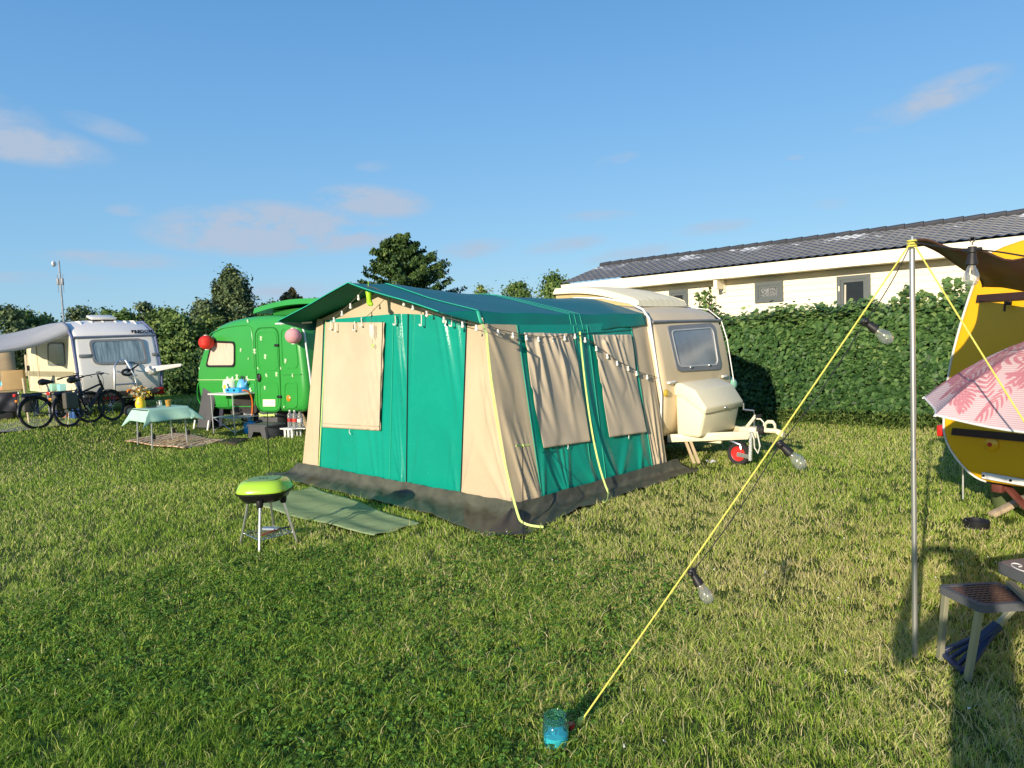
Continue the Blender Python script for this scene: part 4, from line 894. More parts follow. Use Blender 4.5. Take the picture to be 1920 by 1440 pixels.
mb = MB(); mb.bar((.52, HY - .155, .145), (.70, HY - .155, .12), .012, .05); mb.bar((.69, HY - .155, .08), (.69, HY - .12, .42), .035, .03); mb.tube([(.42, HY - .14, .3), (.56, HY - .15, .26), (.57, HY - .15, .2)], .012, 6); mb.build('jockey_fork', MALU, cv)
mb = MB(); mb.bar((.05, HY - .42, .30), (.24, HY - .56, .07), .03, .02); mb.bar((.01, HY - .46, .30), (.20, HY - .60, .07), .03, .02); mb.build('corner_steady', M('steady_wood', (.55, .42, .25), .7), cv)
for z_, nm in ((.86, 'position_lamp'),):
    p = efhit(1248, 737); mb = MB(); mb.lathe([(0, .03), (.03, .03), (.045, .01), (.045, 0)], (endx(p[1]), p[0], p[1]), 14, Euler((0, RAD(90), 0)).to_matrix()); mb.build('position_lamp', M('amber_lens', (.55, .38, .04), .2, spec=.7), cv)
p = efhit(1255, 717); mb = MB(); mb.box((endx(p[1]) + .03, p[0], p[1]), (.03, .16, .03), bev=.006); mb.tube([(endx(p[1]) + .045, p[0] - .07, p[1]), (endx(p[1]) + .045, p[0] + .05, p[1] + .01)], .012, 8); mb.build('grab_handle', MWHITE, cv)
p = efhit(1358, 705); mb = MB(); mb.box((endx(p[1]) + .03, p[0] - .04, p[1]), (.03, .14, .03), bev=.006); mb.build('grab_handle', MWHITE, cv)
mb = MB(); mb.box((-2.1, 3.55, .27), (3.5, 1.3, .1)); mb.build('chassis', MUNDER, cv, smooth=0)
wheel(cv, (-2.1, Y0 + .12, .28), .28, .16); wheel(cv, (-2.1, Y1 - .12, .28), .28, .16)
# mint lantern on its right corner
MMINT = M('mint_paper', (.35, .70, .52), .5, var=.06, transl=.3)
def paper_lantern(name, label, c, r, mat, capm):
    root = thing(name, label, 'lantern', c, 0); mb = MB(); n_ = 40
    pr = [(r * math.sin(math.pi * i / n_) * (1 + .022 * math.cos(i * math.pi)) * 1.0, -r * .94 * math.cos(math.pi * i / n_)) for i in range(3, n_ - 2)]; mb.lathe(pr, (0, 0, 0), 26); mb.build('paper_shade', mat, root, smooth=60)
    mb = MB(); mb.lathe([(r * .26, -r * .92), (r * .26, -r * 1.0), (0, -r * 1.0)], (0, 0, 0), 16); mb.build('cap', capm, root); mb = MB(); mb.lathe([(r * .26, r * .92), (r * .26, r * 1.0), (0, r * 1.0)], (0, 0, 0), 16); mb.build('cap', capm, root); mb = MB(); mb.tube([(0, 0, r), (0, .02, r * 1.5)], .004, 5); mb.build('hanger', MCORD, root)
    return root
pl = TENT.w(TENT.hit(1368, 720, 1, Y1 + .02)); paper_lantern('paper_lantern', 'mint green lantern hanging on the corner of the cream caravan', pl, .10, MMINT, MMINT)
# litter by the jockey wheel
p = G(1333, 865, .03); mb = MB(); mb.grid(lambda u, v: ((u - .5) * .13, (v - .5) * .06, .012 * math.sin(u * 11) + .01 * math.cos(v * 9 + u * 5)), 10, 6); o = mb.build('wrapper', M('blue_wrapper', (.05, .22, .55), .35, var=.9, scale=30, col2=(.7, .72, .75)), solid=.001); o.location = p; tag(o, 'crumpled blue and white wrapper on the grass by the jockey wheel', 'litter')
# ================================================================ green caravan
GV = Frame(G(376, 766, .40) - V(0, 0, .40), math.atan2(13.71 - 15.94, -3.94 + 6.99))
_e = GV.l(G(578, 774, .40)); GLEN = _e.x
MGC = M('green_paint', (.034, .30, .045), .32, var=.05, scale=1.2, spec=.5, coat=.3)
MGCD = M('green_paint_deep', (.015, .17, .02), .4, var=.05)
gv = thing('green_caravan', 'bright green round caravan with white gecko decals and a raised roof', 'caravan', GV.o, GV.rot)
def gh(px, py, y=0.0): p = GV.hit(px, py, 1, y); return (p.x, p.z)
gp_ = [gh(*p) for p in ((380, 770), (372, 702), (384, 660), (400, 622), (425, 604), (480, 593), (535, 592), (562, 600), (570, 640), (576, 690), (581, 740), (577, 772), (566, 777), (500, 777), (500, 775))]
prof = chaikin([(gp_[0][0] + .05, .40)] + [gp_[i] for i in (1, 2, 3, 4, 5, 6, 7, 8, 9, 10)] + [(gp_[11][0], .46), (gp_[11][0] - .15, .40), (2.0, .40), (1.0, .40)], 2)
mb = MB(); body_mesh(mb, prof, -.09, 1.75, .14, .04); gbody = mb.build('body', MGC, gv, smooth=50)
SFc = lambda a, b, d: (a, -.09 - d, b)
def quadpx(pts, f=gh): return [f(*p) for p in pts]
# window
o_ = rpoly(quadpx(((394, 688), (449, 688), (449, 640), (405, 638))), .10); i_ = inset(o_, .045)
mb = MB(); mb.ring(o_, i_, SFc, -.02, .022); wf = mb.build('window', MBLACK, gv, smooth=50)
MB().plate(i_, SFc, -.01, .006).build('pane', M('window_curtain_seen', (.62, .50, .38), .45, var=.22, scale=9, stretch=(7, 1, .4), spec=.5, coat=.8), wf, smooth=0)
# door: outline groove, raised panels, handle, hinges
def arch(pts, r): return rpoly(quadpx(pts), r, 8)
mb = MB(); o_ = arch(((491, 772), (536, 772), (530, 612), (485, 614)), .22); i_ = inset(o_, .022)
mb.ring(o_, i_, SFc, -.01, .012); door = mb.build('door', MGCD, gv, smooth=50)
MB().plate(inset(o_, .03), SFc, -.02, .008).build('door_leaf', MGC, door, smooth=50)
mb = MB(); o2 = arch(((493, 694), (531, 694), (526, 620), (489, 622)), .15); mb.ring(o2, inset(o2, .018), SFc, -.01, .016); mb.build('pressed_panel', MGC, door, smooth=50)
mb = MB(); o2 = arch(((496, 762), (531, 762), (530, 716), (495, 716)), .12); mb.ring(o2, inset(o2, .018), SFc, -.01, .016); mb.build('pressed_panel', MGC, door, smooth=50)
c_ = gh(495, 707); mb = MB(); mb.tube([(c_[0] + .05 * math.cos(a), -.12, c_[1] + .07 * math.sin(a)) for a in [i * .5236 for i in range(12)]], .014, 6, closed=True); mb.box((c_[0], -.115, c_[1] - .02), (.05, .04, .14), bev=.01); mb.build('handle', MBLACK, door)
for px, py in ((528, 647), (533, 743)):
    c_ = gh(px, py); MB().box((c_[0], -.11, c_[1]), (.12, .04, .05), bev=.01).build('hinge', MBLACK, door)
o2 = quadpx(((502, 761), (525, 761), (525, 748), (502, 748))); MB().plate(o2, SFc, .0, .02).build('plate', M('notice_plate', (.80, .76, .60), .5, var=.05), door, smooth=0)
# pressed ribs in the sides, stripe
for pts, r in ((((377, 745), (386, 762), (486, 762), (486, 716), (378, 716)), .1), (((541, 764), (566, 764), (566, 716), (541, 716)), .12), (((537, 690), (568, 690), (560, 616), (534, 614)), .14)):
    o2 = arch(pts, r); mb = MB(); mb.ring(o2, inset(o2, .02), SFc, -.01, .011); mb.build('pressed_rib', MGC, gv, smooth=50)
a = gh(379, 711); b = gh(487, 712); mb = MB(); mb.box(((a[0] + b[0]) / 2, -.1, (a[1] + b[1]) / 2), (b[0] - a[0], .02, .018), bev=.004); mb.build('trim_strip', M('pale_green_trim', (.45, .62, .30), .4), gv)
a = gh(536, 700); b = gh(578, 703); mb = MB(); mb.box(((a[0] + b[0]) / 2 - .03, -.1, (a[1] + b[1]) / 2), (b[0] - a[0] - .1, .02, .012), bev=.003); mb.build('trim_strip', MGC, gv)
mb = MB(); mb.tube([Vector((gh(*q)[0], -.096, gh(*q)[1])) for q in ((398, 632), (405, 624), (425, 615), (450, 611), (472, 609), (479, 614), (482, 640), (484, 690))], .011, 6); mb.build('pressed_rib', MGC, gv)
# marker lamp
c_ = gh(549, 746); mb = MB(); mb.lathe([(0, .03), (.035, .028), (.06, .01), (.06, 0)], (c_[0], -.09, c_[1]), 16, Euler((RAD(90), 0, 0)).to_matrix()); mb.build('marker_lamp', M('orange_lens', (.75, .22, .02), .25, spec=.6), gv)
# little gecko / flower decals
MDEC = M('pale_decal', (.62, .80, .50), .5, var=.08)
rr = random.Random(4)
for px, py, s_ in ((498, 634, 1.1), (460, 656, .9), (486, 658, 1.3), (506, 668, 1.2), (544, 676, 1.1), (453, 706, 1.4), (472, 709, 1.3), (478, 730, 1.1), (508, 703, .9), (527, 701, 1.1), (557, 703, .8), (505, 726, .9), (535, 690, .6), (541, 762, .6), (474, 672, .5), (492, 690, .6), (473, 602, .8), (535, 606, .9), (382, 690, .6)):
    c_ = gh(px, py); an = rr.uniform(-.6, .6); mb = MB(); q = .043 * s_
    R2 = lambda x, z: (c_[0] + q * (x * math.cos(an) - z * math.sin(an)), -.103, c_[1] + q * (x * math.sin(an) + z * math.cos(an)))
    mb.tube([R2(0, -1.1), R2(.06, -.4), R2(0, .3), R2(.02, .9)], [q * .12, q * .26, q * .3, q * .2], 8); mb.tube([R2(-.75, .55), R2(-.3, .15), R2(.3, .25), R2(.75, .65)], q * .16, 6); mb.tube([R2(-.65, -.6), R2(-.25, -.3), R2(.3, -.3), R2(.7, -.75)], q * .15, 6)
    mb.build('decal', MDEC, gv)
# roof lid and white rail at the right end
ga = [gh(462, 586), gh(575, 580)]
mb = MB(); xA, xB = ga[0][0], ga[1][0] + .25; zA = ga[0][1]
def glid(u, v, top):
    x = xA + (xB - xA) * u; z = zA - .02 + .07 * math.sin(u * math.pi) + .06 * u
    return (x + (.02 if u < .5 else -.02) * top, .15 + 1.35 * v + (.02 if v < .5 else -.02) * top, z + .10 * top + .03 * math.sin(v * math.pi) * top)
mb.grid(lambda u, v: glid(u, v, 0), 16, 4, flip=True); mb.grid(lambda u, v: glid(u, v, 1), 16, 4)
for e in (0, 1): mb.grid(lambda u, v: glid(u, e, round(v)), 16, 1); mb.grid(lambda u, v: glid(e, u, round(v)), 4, 1)
mb.build('roof_lid', MGC, gv, smooth=40)
mb = MB(); zt_ = gp_[5][1]; mb.box(((xA + xB) / 2 + .1, .82, (zA + zt_) / 2 - .02), (xB - xA - .5, .9, abs(zA - zt_) + .08)); mb.build('lid_gap', MGCD, gv)
mb = MB(); rl = [GV.hit(px, py, 1, -.09) for px, py in ((552, 606), (562, 610), (567, 625), (571, 655), (577, 700), (582, 745), (580, 765))]; mb.tube([p + V(.02, .03, 0) for p in rl], .016, 8); mb.build('awning_rail', M('rail_white', (.75, .75, .72), .35), gv)
mb = MB(); mb.box((GLEN / 2, .85, .33), (GLEN - .5, 1.3, .12)); mb.build('chassis', MUNDER, gv, smooth=0)
wx = gh(468, 778)[0]
mb = MB(); mb.plate(rpoly([(wx - .42, .36), (wx + .42, .36), (wx + .34, .72), (wx - .34, .72)], .12), SFc, -.05, .008); mb.build('wheel_arch', MUNDER, gv)
wheel(gv, (wx, .04, .29), .29, .16); wheel(gv, (wx, 1.6, .29), .29, .16)
mb = MB(); mb.bar((GLEN - .35, .25, .36), (GLEN - .1, .2, .04), .05, .02); mb.bar((GLEN - .25, .25, .36), (GLEN + .0, .2, .04), .05, .02); mb.build('corner_steady', M('steady_wood', (.55, .42, .25), .7), gv)
# lime strap clipped under the door
a = gh(497, 779); b = gh(525, 776); mb = MB(); mb.tube(bez((a[0], -.12, a[1]), (a[0] + .2, -.14, a[1] + .05), (b[0] - .15, -.13, b[1] - .06), (b[0], -.12, b[1] + .01)), .018, 6); mb.tube(bez((a[0], -.13, a[1] + .05), (a[0] + .2, -.15, a[1] - .02), (b[0] - .15, -.13, b[1] + .04), (b[0], -.12, b[1] - .03)), .016, 6); mb.build('door_step_strap', MLIME, gv)
MREDP = M('red_paper', (.75, .045, .03), .5, var=.06, transl=.25); MPINKP = M('pink_paper', (.80, .42, .44), .55, var=.04, transl=.25)
p = GV.w(GV.hit(387, 642, 1, -.25)); paper_lantern('paper_lantern', 'red round paper lantern on the left end of the green caravan', p, .155, MREDP, MWHITE)
p = GV.w(GV.hit(550, 630, 1, -.25)); paper_lantern('paper_lantern', 'pink round paper lantern right of the green caravan door', p, .15, MPINKP, MWHITE)

# ---- camp kitchen stand in front of the green caravan
def gl(px, py, z=0.0): return G(px, py, z)
KA = gl(401, 813); KB = gl(441, 817); KR = math.atan2(KB.y - KA.y, KB.x - KA.x)
KS = Frame(KA, KR); KW = (KB - KA).length
_top = KS.hit(395, 740, 1, 0.0).z
MTUBE = M('alu_tube', (.55, .56, .57), .35, metal=.7, var=.05)
ks = thing('kitchen_stand', 'folding aluminium camp kitchen stand before the green caravan', 'camping stand', KS.o, KS.rot)
KD = .75
for x, y in ((0, 0), (KW, 0), (0, KD), (KW, KD)): MB().tube([(x, y, 0), (x, y, _top)], .014, 8).build('leg', MTUBE, ks)
MB().box((KW / 2, KD / 2, _top + .012), (KW + .14, KD + .08, .03), bev=.008).build('stand_top', M('pale_worktop', (.68, .68, .64), .4), ks)
MB().box((KW / 2, KD / 2, _top * .42), (KW + .02, KD + .02, .012), bev=.003).build('shelf', M('grey_shelf', (.30, .36, .38), .5, var=.15), ks)
for (a, b) in (((0, 0, .06), (KW, 0, _top * .42)), ((KW, 0, .06), (0, 0, _top * .42)), ((KW, 0, _top * .40), (KW, KD, .06)), ((KW, KD, _top * .40), (KW, 0, .06))): MB().tube([a, b], .008, 6).build('brace', MTUBE, ks)
TZ = _top + .028
MBLUE = M('stove_blue', (.02, .33, .72), .3, var=.05, spec=.6)
st = KS.hit(440, 738, 1, .3)
sv = thing('camping_stove', 'blue two burner camping stove on the kitchen stand', 'stove', KS.w((KW * .55, .36, TZ)), KR)
MB().box((0, 0, .045), (.52, .34, .09), bev=.02).build('body', MBLUE, sv); mb = MB(); mb.box((0, .16, .10), (.52, .03, .1), bev=.01); mb.build('wind_shield', MBLUE, sv)
for dx in (-.12, .12): MB().lathe([(0, .02), (.02, .02), (.022, 0)], (dx, -.175, .05), 10, Euler((RAD(90), 0, 0)).to_matrix()).build('knob', MBLACK, sv)
kt = thing('kettle', 'light blue camping kettle standing on the blue stove', 'kettle', KS.w((KW * .72, .36, TZ + .092)), KR)
MB().lathe([(0, 0), (.10, 0), (.115, .02), (.10, .09), (.07, .15), (.045, .17), (0, .175)], (0, 0, 0), 20).build('body', M('kettle_blue', (.14, .45, .80), .3, spec=.6), kt)
mb = MB(); mb.sphere((0, 0, .19), .022, 10, 6); mb.build('lid_knob', MBLACK, kt); mb = MB(); mb.tube([(-.09, 0, .11), (-.08, 0, .2), (0, 0, .235), (.08, 0, .2), (.09, 0, .11)], .009, 6); mb.build('handle', MBLACK, kt); MB().tube([(.09, 0, .06), (.14, 0, .09), (.17, 0, .14)], [.025, .018, .012], 8).build('spout', M('kettle_blue', (.14, .45, .80), .3), kt)
jt = thing('canister', 'white lidded canister with a yellow flower on the stand, left of the stove', 'canister', KS.w((KW * .12, .38, TZ)), KR)
MB().lathe([(0, 0), (.14, 0), (.15, .02), (.15, .22), (.12, .26), (.06, .28), (0, .28)], (0, 0, 0), 24).build('body', M('canister_white', (.74, .78, .60), .4, var=.06), jt)
mb = MB(); mb.lathe([(0, .012), (.05, .01), (.05, 0)], (.04, -.152, .11), 14, Euler((RAD(90), 0, 0)).to_matrix()); mb.build('flower_centre', M('flower_yellow', (.75, .62, .05), .5), jt)
mb = MB()
for i in range(8): a = i * .785; mb.sphere((.04 + .075 * math.cos(a), -.150, .11 + .075 * math.sin(a)), .03, 8, 5, (1, .25, 1))
mb.build('flower_petals', M('petal_pale', (.80, .82, .74), .5), jt)
for dx in (-.1, .1): MB().lathe([(0, .05), (.02, .05), (.022, 0)], (dx, 0, .26), 8).build('lid_peg', MWHITE, jt)
# gas hose and blue gas bottle
hz = KS.w((KW + .02, .2, TZ + .05)); he = gl(476, 790, .42); hb = gl(468, 806, 0)
mb = MB(); q0 = hz; q1 = Vector((he.x, he.y, he.z)); gbp = G(470, 812, .0)
mb.tube(bez(q0, q0 + V(.15, 0, .02), Vector((gbp.x + .12, gbp.y, .75)), Vector((gbp.x + .05, gbp.y, .36))), .016, 8); o = mb.build('gas_hose', M('orange_hose', (.70, .16, .03), .45)); tag(o, 'orange gas hose running from the stove down to the blue bottle', 'hose')
gb_ = thing('gas_bottle', 'small blue gas bottle on the ground beside the kitchen stand', 'gas bottle', gbp)
MB().lathe([(0, 0), (.115, 0), (.13, .03), (.13, .16), (.10, .22), (.04, .25), (0, .25)], (0, 0, 0), 20).build('body', MBLUE, gb_); MB().lathe([(.03, .25), (.03, .30), (.05, .31), (.05, .34), (0, .34)], (0, 0, 0), 12).build('valve', M('kettle_blue', (.14, .45, .80), .3), gb_)
# dark folded loungers leaning at the left of the stand
MDG = M('charcoal_fabric', (.075, .075, .08), .75, var=.1, bump=.1, bscale=150)
p = gl(391, 806); fc = thing('folding_chair', 'folded charcoal camping recliner leaning upright left of the kitchen stand', 'folding chair', p, KR + .15)
MB().box((0, .02, .55), (.42, .05, 1.02), (RAD(-14), 0, 0), bev=.02).build('back_panel', MDG, fc); MB().box((.14, .17, .52), (.40, .045, .92), (RAD(-9), 0, 0), bev=.02).build('seat_panel', M('navy_fabric', (.02, .022, .04), .7), fc)
for dx in (-.22, .22): MB().tube([(dx, -.12, .02), (dx, .15, 1.04)], .012, 8).build('frame', MDG, fc)
for dx in (-.23, .23): MB().tube([(dx, -.19, .02), (dx, -.14, .22)], .018, 8).build('foot', MWHITE, fc)
# dark grey stools by the door
MPL = M('dark_grey_plastic', (.085, .085, .09), .55, var=.06)
p0 = gl(467, 822); p1 = gl(492, 826); fr = math.atan2(p1.y - p0.y, p1.x - p0.x)
ss = thing('step_stool', 'low dark grey plastic step stool with arched sides below the caravan door', 'step stool', p0, GV.rot); wS = .50
MB().box((wS / 2, .22, .245), (wS + .1, .44, .035), bev=.012).build('step', MPL, ss)
for y in (0.02, .42):
    mb = MB(); mb.plate([(-.04, 0), (.06, 0), (.14, .13), (.36, .13), (.44, 0), (.54, 0), (.50, .235), (0, .235)], lambda a, b, d: (a, y + d, b), -.015, .015); mb.build('side', MPL, ss, smooth=0)
for x in (.0, wS): MB().box((x, .22, .12), (.03, .38, .22), (0, RAD(6 if x == 0 else -6), 0), bev=.006).build('end', MPL, ss)
p = gl(496, 815); bb = thing('storage_box', 'dark grey plastic box behind the step stool under the caravan door', 'storage box', p + V(0, .25, 0), GV.rot)
MB().box((.0, .15, .24), (.62, .32, .46), bev=.02).build('box', MPL, bb); MB().box((0, .15, .485), (.66, .36, .04), bev=.012).build('lid', MPL, bb)
# white low bench with three bottles
p = gl(533, 821); q = gl(552, 820); br_ = GV.rot; bl = (q - p).length + .12
bh = thing('low_bench', 'little white slatted bench carrying the drink bottles', 'bench', p, br_)
MB().box((bl / 2 - .05, .12, .17), (bl + .06, .30, .025), bev=.006).build('bench_top', MWHITE, bh)
for x in (.0, bl * .5 - .05, bl - .1):
    MB().box((x, .03, .08), (.05, .03, .16), bev=.004).build('leg', MWHITE, bh); MB().box((x, .21, .08), (.05, .03, .16), bev=.004).build('leg', MWHITE, bh)
MB().bar((bl - .05, .1, .175), (bl + .25, .08, .19), .05, .012).build('side_arm', MWHITE, bh)
MPET = M('clear_plastic', (.85, .88, .9), .05, trans=.85, var=.02, ior=1.3)
for i, (dx, lab, col) in enumerate(((.05, 'clear bottle with dark red label, leftmost on the white bench', (.35, .02, .02)), (.19, 'middle clear bottle with red and white label on the white bench', (.6, .04, .03)), (.34, 'clear bottle with pale label and dark cap, rightmost on the white bench', (.62, .6, .58)))):
    w_ = Matrix.Rotation(br_, 3, 'Z') @ Vector((dx, .12, .1835)) + p
    bt = thing('drink_bottle', lab, 'bottle', w_, br_, 'drink bottles on the white bench')
    MB().lathe([(0, 0), (.045, 0), (.052, .02), (.052, .20), (.045, .24), (.02, .29), (.016, .31), (0, .31)], (0, 0, 0), 16).build('body', MPET, bt)
    MB().lathe([(.053, .11), (.0535, .115), (.0535, .165), (.053, .17)], (0, 0, 0), 16).build('bottle_label', M('bottle_label_' + 'abc'[i], col, .5, var=.3, scale=25), bt)
    MB().lathe([(.018, .30), (.018, .325), (0, .325)], (0, 0, 0), 10).build('cap', MWHITE if i != 2 else MBLACK, bt)
# ridged brown footmat by the rug
q = [G(408, 833), G(440, 836), G(468, 825), G(436, 824)]; c_ = sum((Vector(a) for a in q), Vector()) / 4
mb = MB(); mb.grid(lambda u, v: (q[0] * (1 - u) + q[1] * u) * (1 - v) + (q[3] * (1 - u) + q[2] * u) * v - c_ + V(0, 0, .03 + .008 * math.sin(u * 75)), 60, 4); o = mb.build('ribbed_mat', M('brown_rubber', (.09, .065, .045), .8, var=.15), solid=.006); o.location = c_; tag(o, 'dark ribbed foot mat between the patterned rug and the step stool', 'mat')
# thin black garden stake
sk = G(506, 884); stp = atY(508, 772, sk.y); o = MB().tube([(0, 0, -.05), (.0, 0, stp.z * .5), (.02, 0, stp.z)], .006, 6).build('garden_stake', MBLACK); o.location = sk; tag(o, 'thin black stake standing in the grass behind the barbecue', 'stake')

# ---- table with mint cloth, on a patterned rug
TA = G(250, 838); tl_ = [G(252, 836), G(287, 843), G(345, 835), G(298, 832)]
tz = atY(287, 770, tl_[1].y).z
TR = math.atan2(tl_[2].y - tl_[1].y, tl_[2].x - tl_[1].x)
TF = Frame(tl_[1], TR); lx = [TF.l(p) for p in tl_]
TW = max(.6, lx[2].x); TD = max(.45, lx[0].y)
tz = TF.hit(280, 768, 1, -.05).z - .03
tb_ = thing('camping_table', 'folding table with thin metal legs under a mint cloth', 'table', TF.o, TR)
for x, y in ((0, 0), (TW, .02), (0, TD), (TW, TD)):
    MB().tube([(x * 1.03 - .012, y, 0), (x * .94 + .02, y, tz)], .014, 8).build('leg', MTUBE, tb_); MB().box((x * 1.01 + .03, y, .22), (.05, .05, .09), bev=.01).build('leg_clamp', MBLACK, tb_)
MB().box((TW / 2, TD / 2, tz + .01), (TW + .1, TD + .1, .025), bev=.005).build('table_top', MPL, tb_)
def cloth(u, v):
    # u,v in 0..1 over the cloth laid flat; hangs over the table edge
    X0, X1, Y0_, Y1_ = -.04, TW + .04, -.05, TD + .04; ov = .22
    x = X0 - ov + (X1 - X0 + 2 * ov) * u; y = Y0_ - ov + (Y1_ - Y0_ + 2 * ov) * v
    ox = max(X0 - x, 0, x - X1); oy = max(Y0_ - y, 0, y - Y1_)
    cx = min(max(x, X0), X1); cy = min(max(y, Y0_), Y1_); dr = max(ox, oy); both = min(ox, oy)
    sx = -1 if x < X0 else 1; sy = -1 if y < Y0_ else 1
    drop = dr + both * .45; out = .025 * math.sin(x * 11 + y * 9) * min(1, dr * 6)
    if ox > 0 or oy > 0:
        cx += sx * ((.05 * min(1, ox * 5) if ox > 0 else 0) + both * .55); cy += sy * ((.05 * min(1, oy * 5) if oy > 0 else 0) + both * .30) + out
        if ox > 0: cx += out * .5
    if x > X1 and ox > .05: cx += .35 * ox; drop *= .86
    return Vector((cx, cy, tz + .028 - max(0, drop)))
o = MB().grid(cloth, 60, 50).build('tablecloth', M('mint_cloth', (.46, .74, .60), .75, var=.05, scale=6, bump=.1, bscale=120, transl=.15), smooth=80, solid=.003); o.location = TF.o; o.rotation_euler = (0, 0, TR); tag(o, 'mint green tablecloth draped over the folding table', 'tablecloth')
TT = tz + .032
def ontab(px, py): p = TF.l(G(px, py, TT)); return TF.w((min(max(p.x, .03), TW - .03), min(max(p.y, .03), TD - .03), TT))
vp = ontab(262, 762); vs_ = thing('flower_vase', 'yellow vase with a pink patch holding orange and white flowers on the mint table', 'vase', vp)
MB().lathe([(0, 0), (.075, 0), (.09, .04), (.085, .10), (.06, .16), (.055, .19), (.065, .2), (.05, .195), (0, .16)], (0, 0, 0), 20).build('vase_body', M('vase_yellow', (.80, .55, .03), .3, var=.06), vs_)
MB().sphere((.0, -.062, .075), .045, 12, 8, (1, .6, .9)).build('pink_patch', M('vase_pink', (.80, .22, .28), .4), vs_)
for lab, cc, off in (('orange_flowers', (.80, .26, .03), 0), ('white_flowers', (.78, .74, .5), 3), ('yellow_flowers', (.80, .62, .05), 6)):
    r_ = np.random.default_rng(off + 60); n = 46; P = r_.normal(0, 1, (n, 3)) * [.085, .06, .055] + [(-.05, 0, .06)[off // 3], 0, .28]
    v_, f_, t_ = leaves(r_, P, np.tile([0, -.6, .7], (n, 1)), .06, .8, .8); fast_mesh(lab, v_, f_, MLEAF(lab, [(0, tuple(c * .7 for c in cc)), (1, cc)]), t_, vs_)
r_ = np.random.default_rng(77); P = r_.normal(0, 1, (60, 3)) * [.1, .08, .05] + [0, 0, .24]; v_, f_, t_ = leaves(r_, P, np.tile([0, -.5, .7], (60, 1)), .05, .5, .8); fast_mesh('leaves', v_, f_, MLEAF('bouquet_leaf', MD), t_, vs_)
MGL = M('drinking_glass', (.92, .95, .95), .03, trans=.95, var=.01, ior=1.35)
o = MB().lathe([(.0, .0), (.034, 0), (.036, .10), (.033, .10), (.031, .012), (0, .012)], (0, 0, 0), 16).build('drinking_glass', MGL); o.location = ontab(298, 762); tag(o, 'clear drinking glass in the middle of the mint table', 'glass')
o = MB().lathe([(.0, .0), (.042, 0), (.052, .12), (.048, .12), (.038, .012), (0, .012)], (0, 0, 0), 16).build('tumbler', M('amber_glass', (.70, .42, .10), .12, trans=.45, var=.2, scale=20)); o.location = ontab(316, 762); tag(o, 'amber striped tumbler at the right end of the mint table', 'glass')
o = MB().box((0, 0, .008), (.16, .09, .014), (0, 0, .3), bev=.004).build('phone', MBLACK); o.location = ontab(284, 764); tag(o, 'flat black phone lying on the mint table', 'phone')
o = MB().lathe([(0, 0), (.03, 0), (.032, .05), (.02, .08), (.022, .10), (0, .10)], (0, 0, 0), 12).build('salt_shaker', MWHITE); o.location = ontab(279, 757); tag(o, 'small white shaker next to the flower vase', 'shaker')
def rugmat():
    m = bpy.data.materials.new('rug_weave'); m.use_nodes = True; t = m.node_tree; n = t.nodes; p = n['Principled BSDF']; co = n.new('ShaderNodeTexCoord')
    wv = n.new('ShaderNodeTexWave'); wv.inputs['Scale'].default_value = 2.2; wv.inputs['Distortion'].default_value = 5.5; wv.inputs['Detail'].default_value = 2; wv.inputs['Detail Scale'].default_value = 2.2; t.links.new(co.outputs['Object'], wv.inputs['Vector'])
    r = n.new('ShaderNodeValToRGB'); e = r.color_ramp.elements; e[0].position = .25; e[0].color = (.26, .13, .07, 1); e[1].position = .42; e[1].color = (.70, .56, .38, 1); e.new(.75).color = (.78, .66, .48, 1); e.new(.92).color = (.50, .30, .12, 1)
    t.links.new(wv.outputs['Fac'], r.inputs[0]); t.links.new(r.outputs[0], p.inputs['Base Color']); p.inputs['Roughness'].default_value = .9; return m
q = [Vector(a) for a in RUGQ]; c_ = sum(q, Vector()) / 4
o = MB().grid(lambda u, v: (q[0] * (1 - u) + q[1] * u) * (1 - v) + (q[3] * (1 - u) + q[2] * u) * v - c_ + V(0, 0, .028 + .012 * math.sin(u * 9 + v * 5)), 20, 20).build('rug', rugmat(), solid=.01); o.location = c_; tag(o, 'cream and brown wavy patterned rug on the grass under the mint table', 'rug')

# ================================================================ white caravan on the far left
PA = atY(150, 757, 15.0); PB = atY(306, 745, 16.15); PR = math.atan2(PB.y - PA.y, PB.x - PA.x) - math.pi / 2
PV = Frame(V(PA.x, PA.y, gz(PA.x, PA.y)), PR); PWID = PV.l(PB).y
MWC = M('white_gelcoat', (.80, .755, .68), .35, var=.04, scale=1.2, spec=.45, coat=.2)
MWCS = M('cream_side', (.78, .68, .47), .4, var=.04, scale=1.2)
pv = thing('white_caravan', 'white caravan with lettering above its rear window and a grey awning roof', 'caravan', PV.o, PV.rot)
def ph(px, py, x=0.0): p = PV.hit(px, py, 0, x); return (p.y, p.z)
zg = ph(215, 632, -.2)[1]; zr = ph(210, 604, -.7)[1]; zb_ = ph(230, 700, .05)[1]
prof = chaikin([(-5.0, .42), (-.12, .42), (-.02, .52), (.05, zb_ * .95), (.02, zb_ + .1), (-.20, zg), (-.32, zg + .10), (-.85, zr), (-2.2, zr + .05), (-4.6, zr - .05), (-5.15, 1.2)], 2)
mb = MB(); body_mesh(mb, prof, 0, PWID, .10, .06, z_crown=zg); mb.build('body', MWC, pv, smooth=50)
def pex(z):
    pts = [(.42, -.10), (.55, -.0), (zb_ * .95, .04), (zb_ + .1, .01), (zg, -.20), (zg + .12, -.36), (zg + .2, -.5)]
    for (z0, a), (z1, b) in zip(pts[:-1], pts[1:]):
        if z <= z1: return a + (b - a) * (z - z0) / (z1 - z0)
    return -.5
PE = lambda a, b, d: (pex(b) + d, a, b)
def pe(px, py):
    z = 1.3
    for _ in range(5): p = PV.hit(px, py, 0, pex(z)); z = p.z
    return (p.y, p.z)
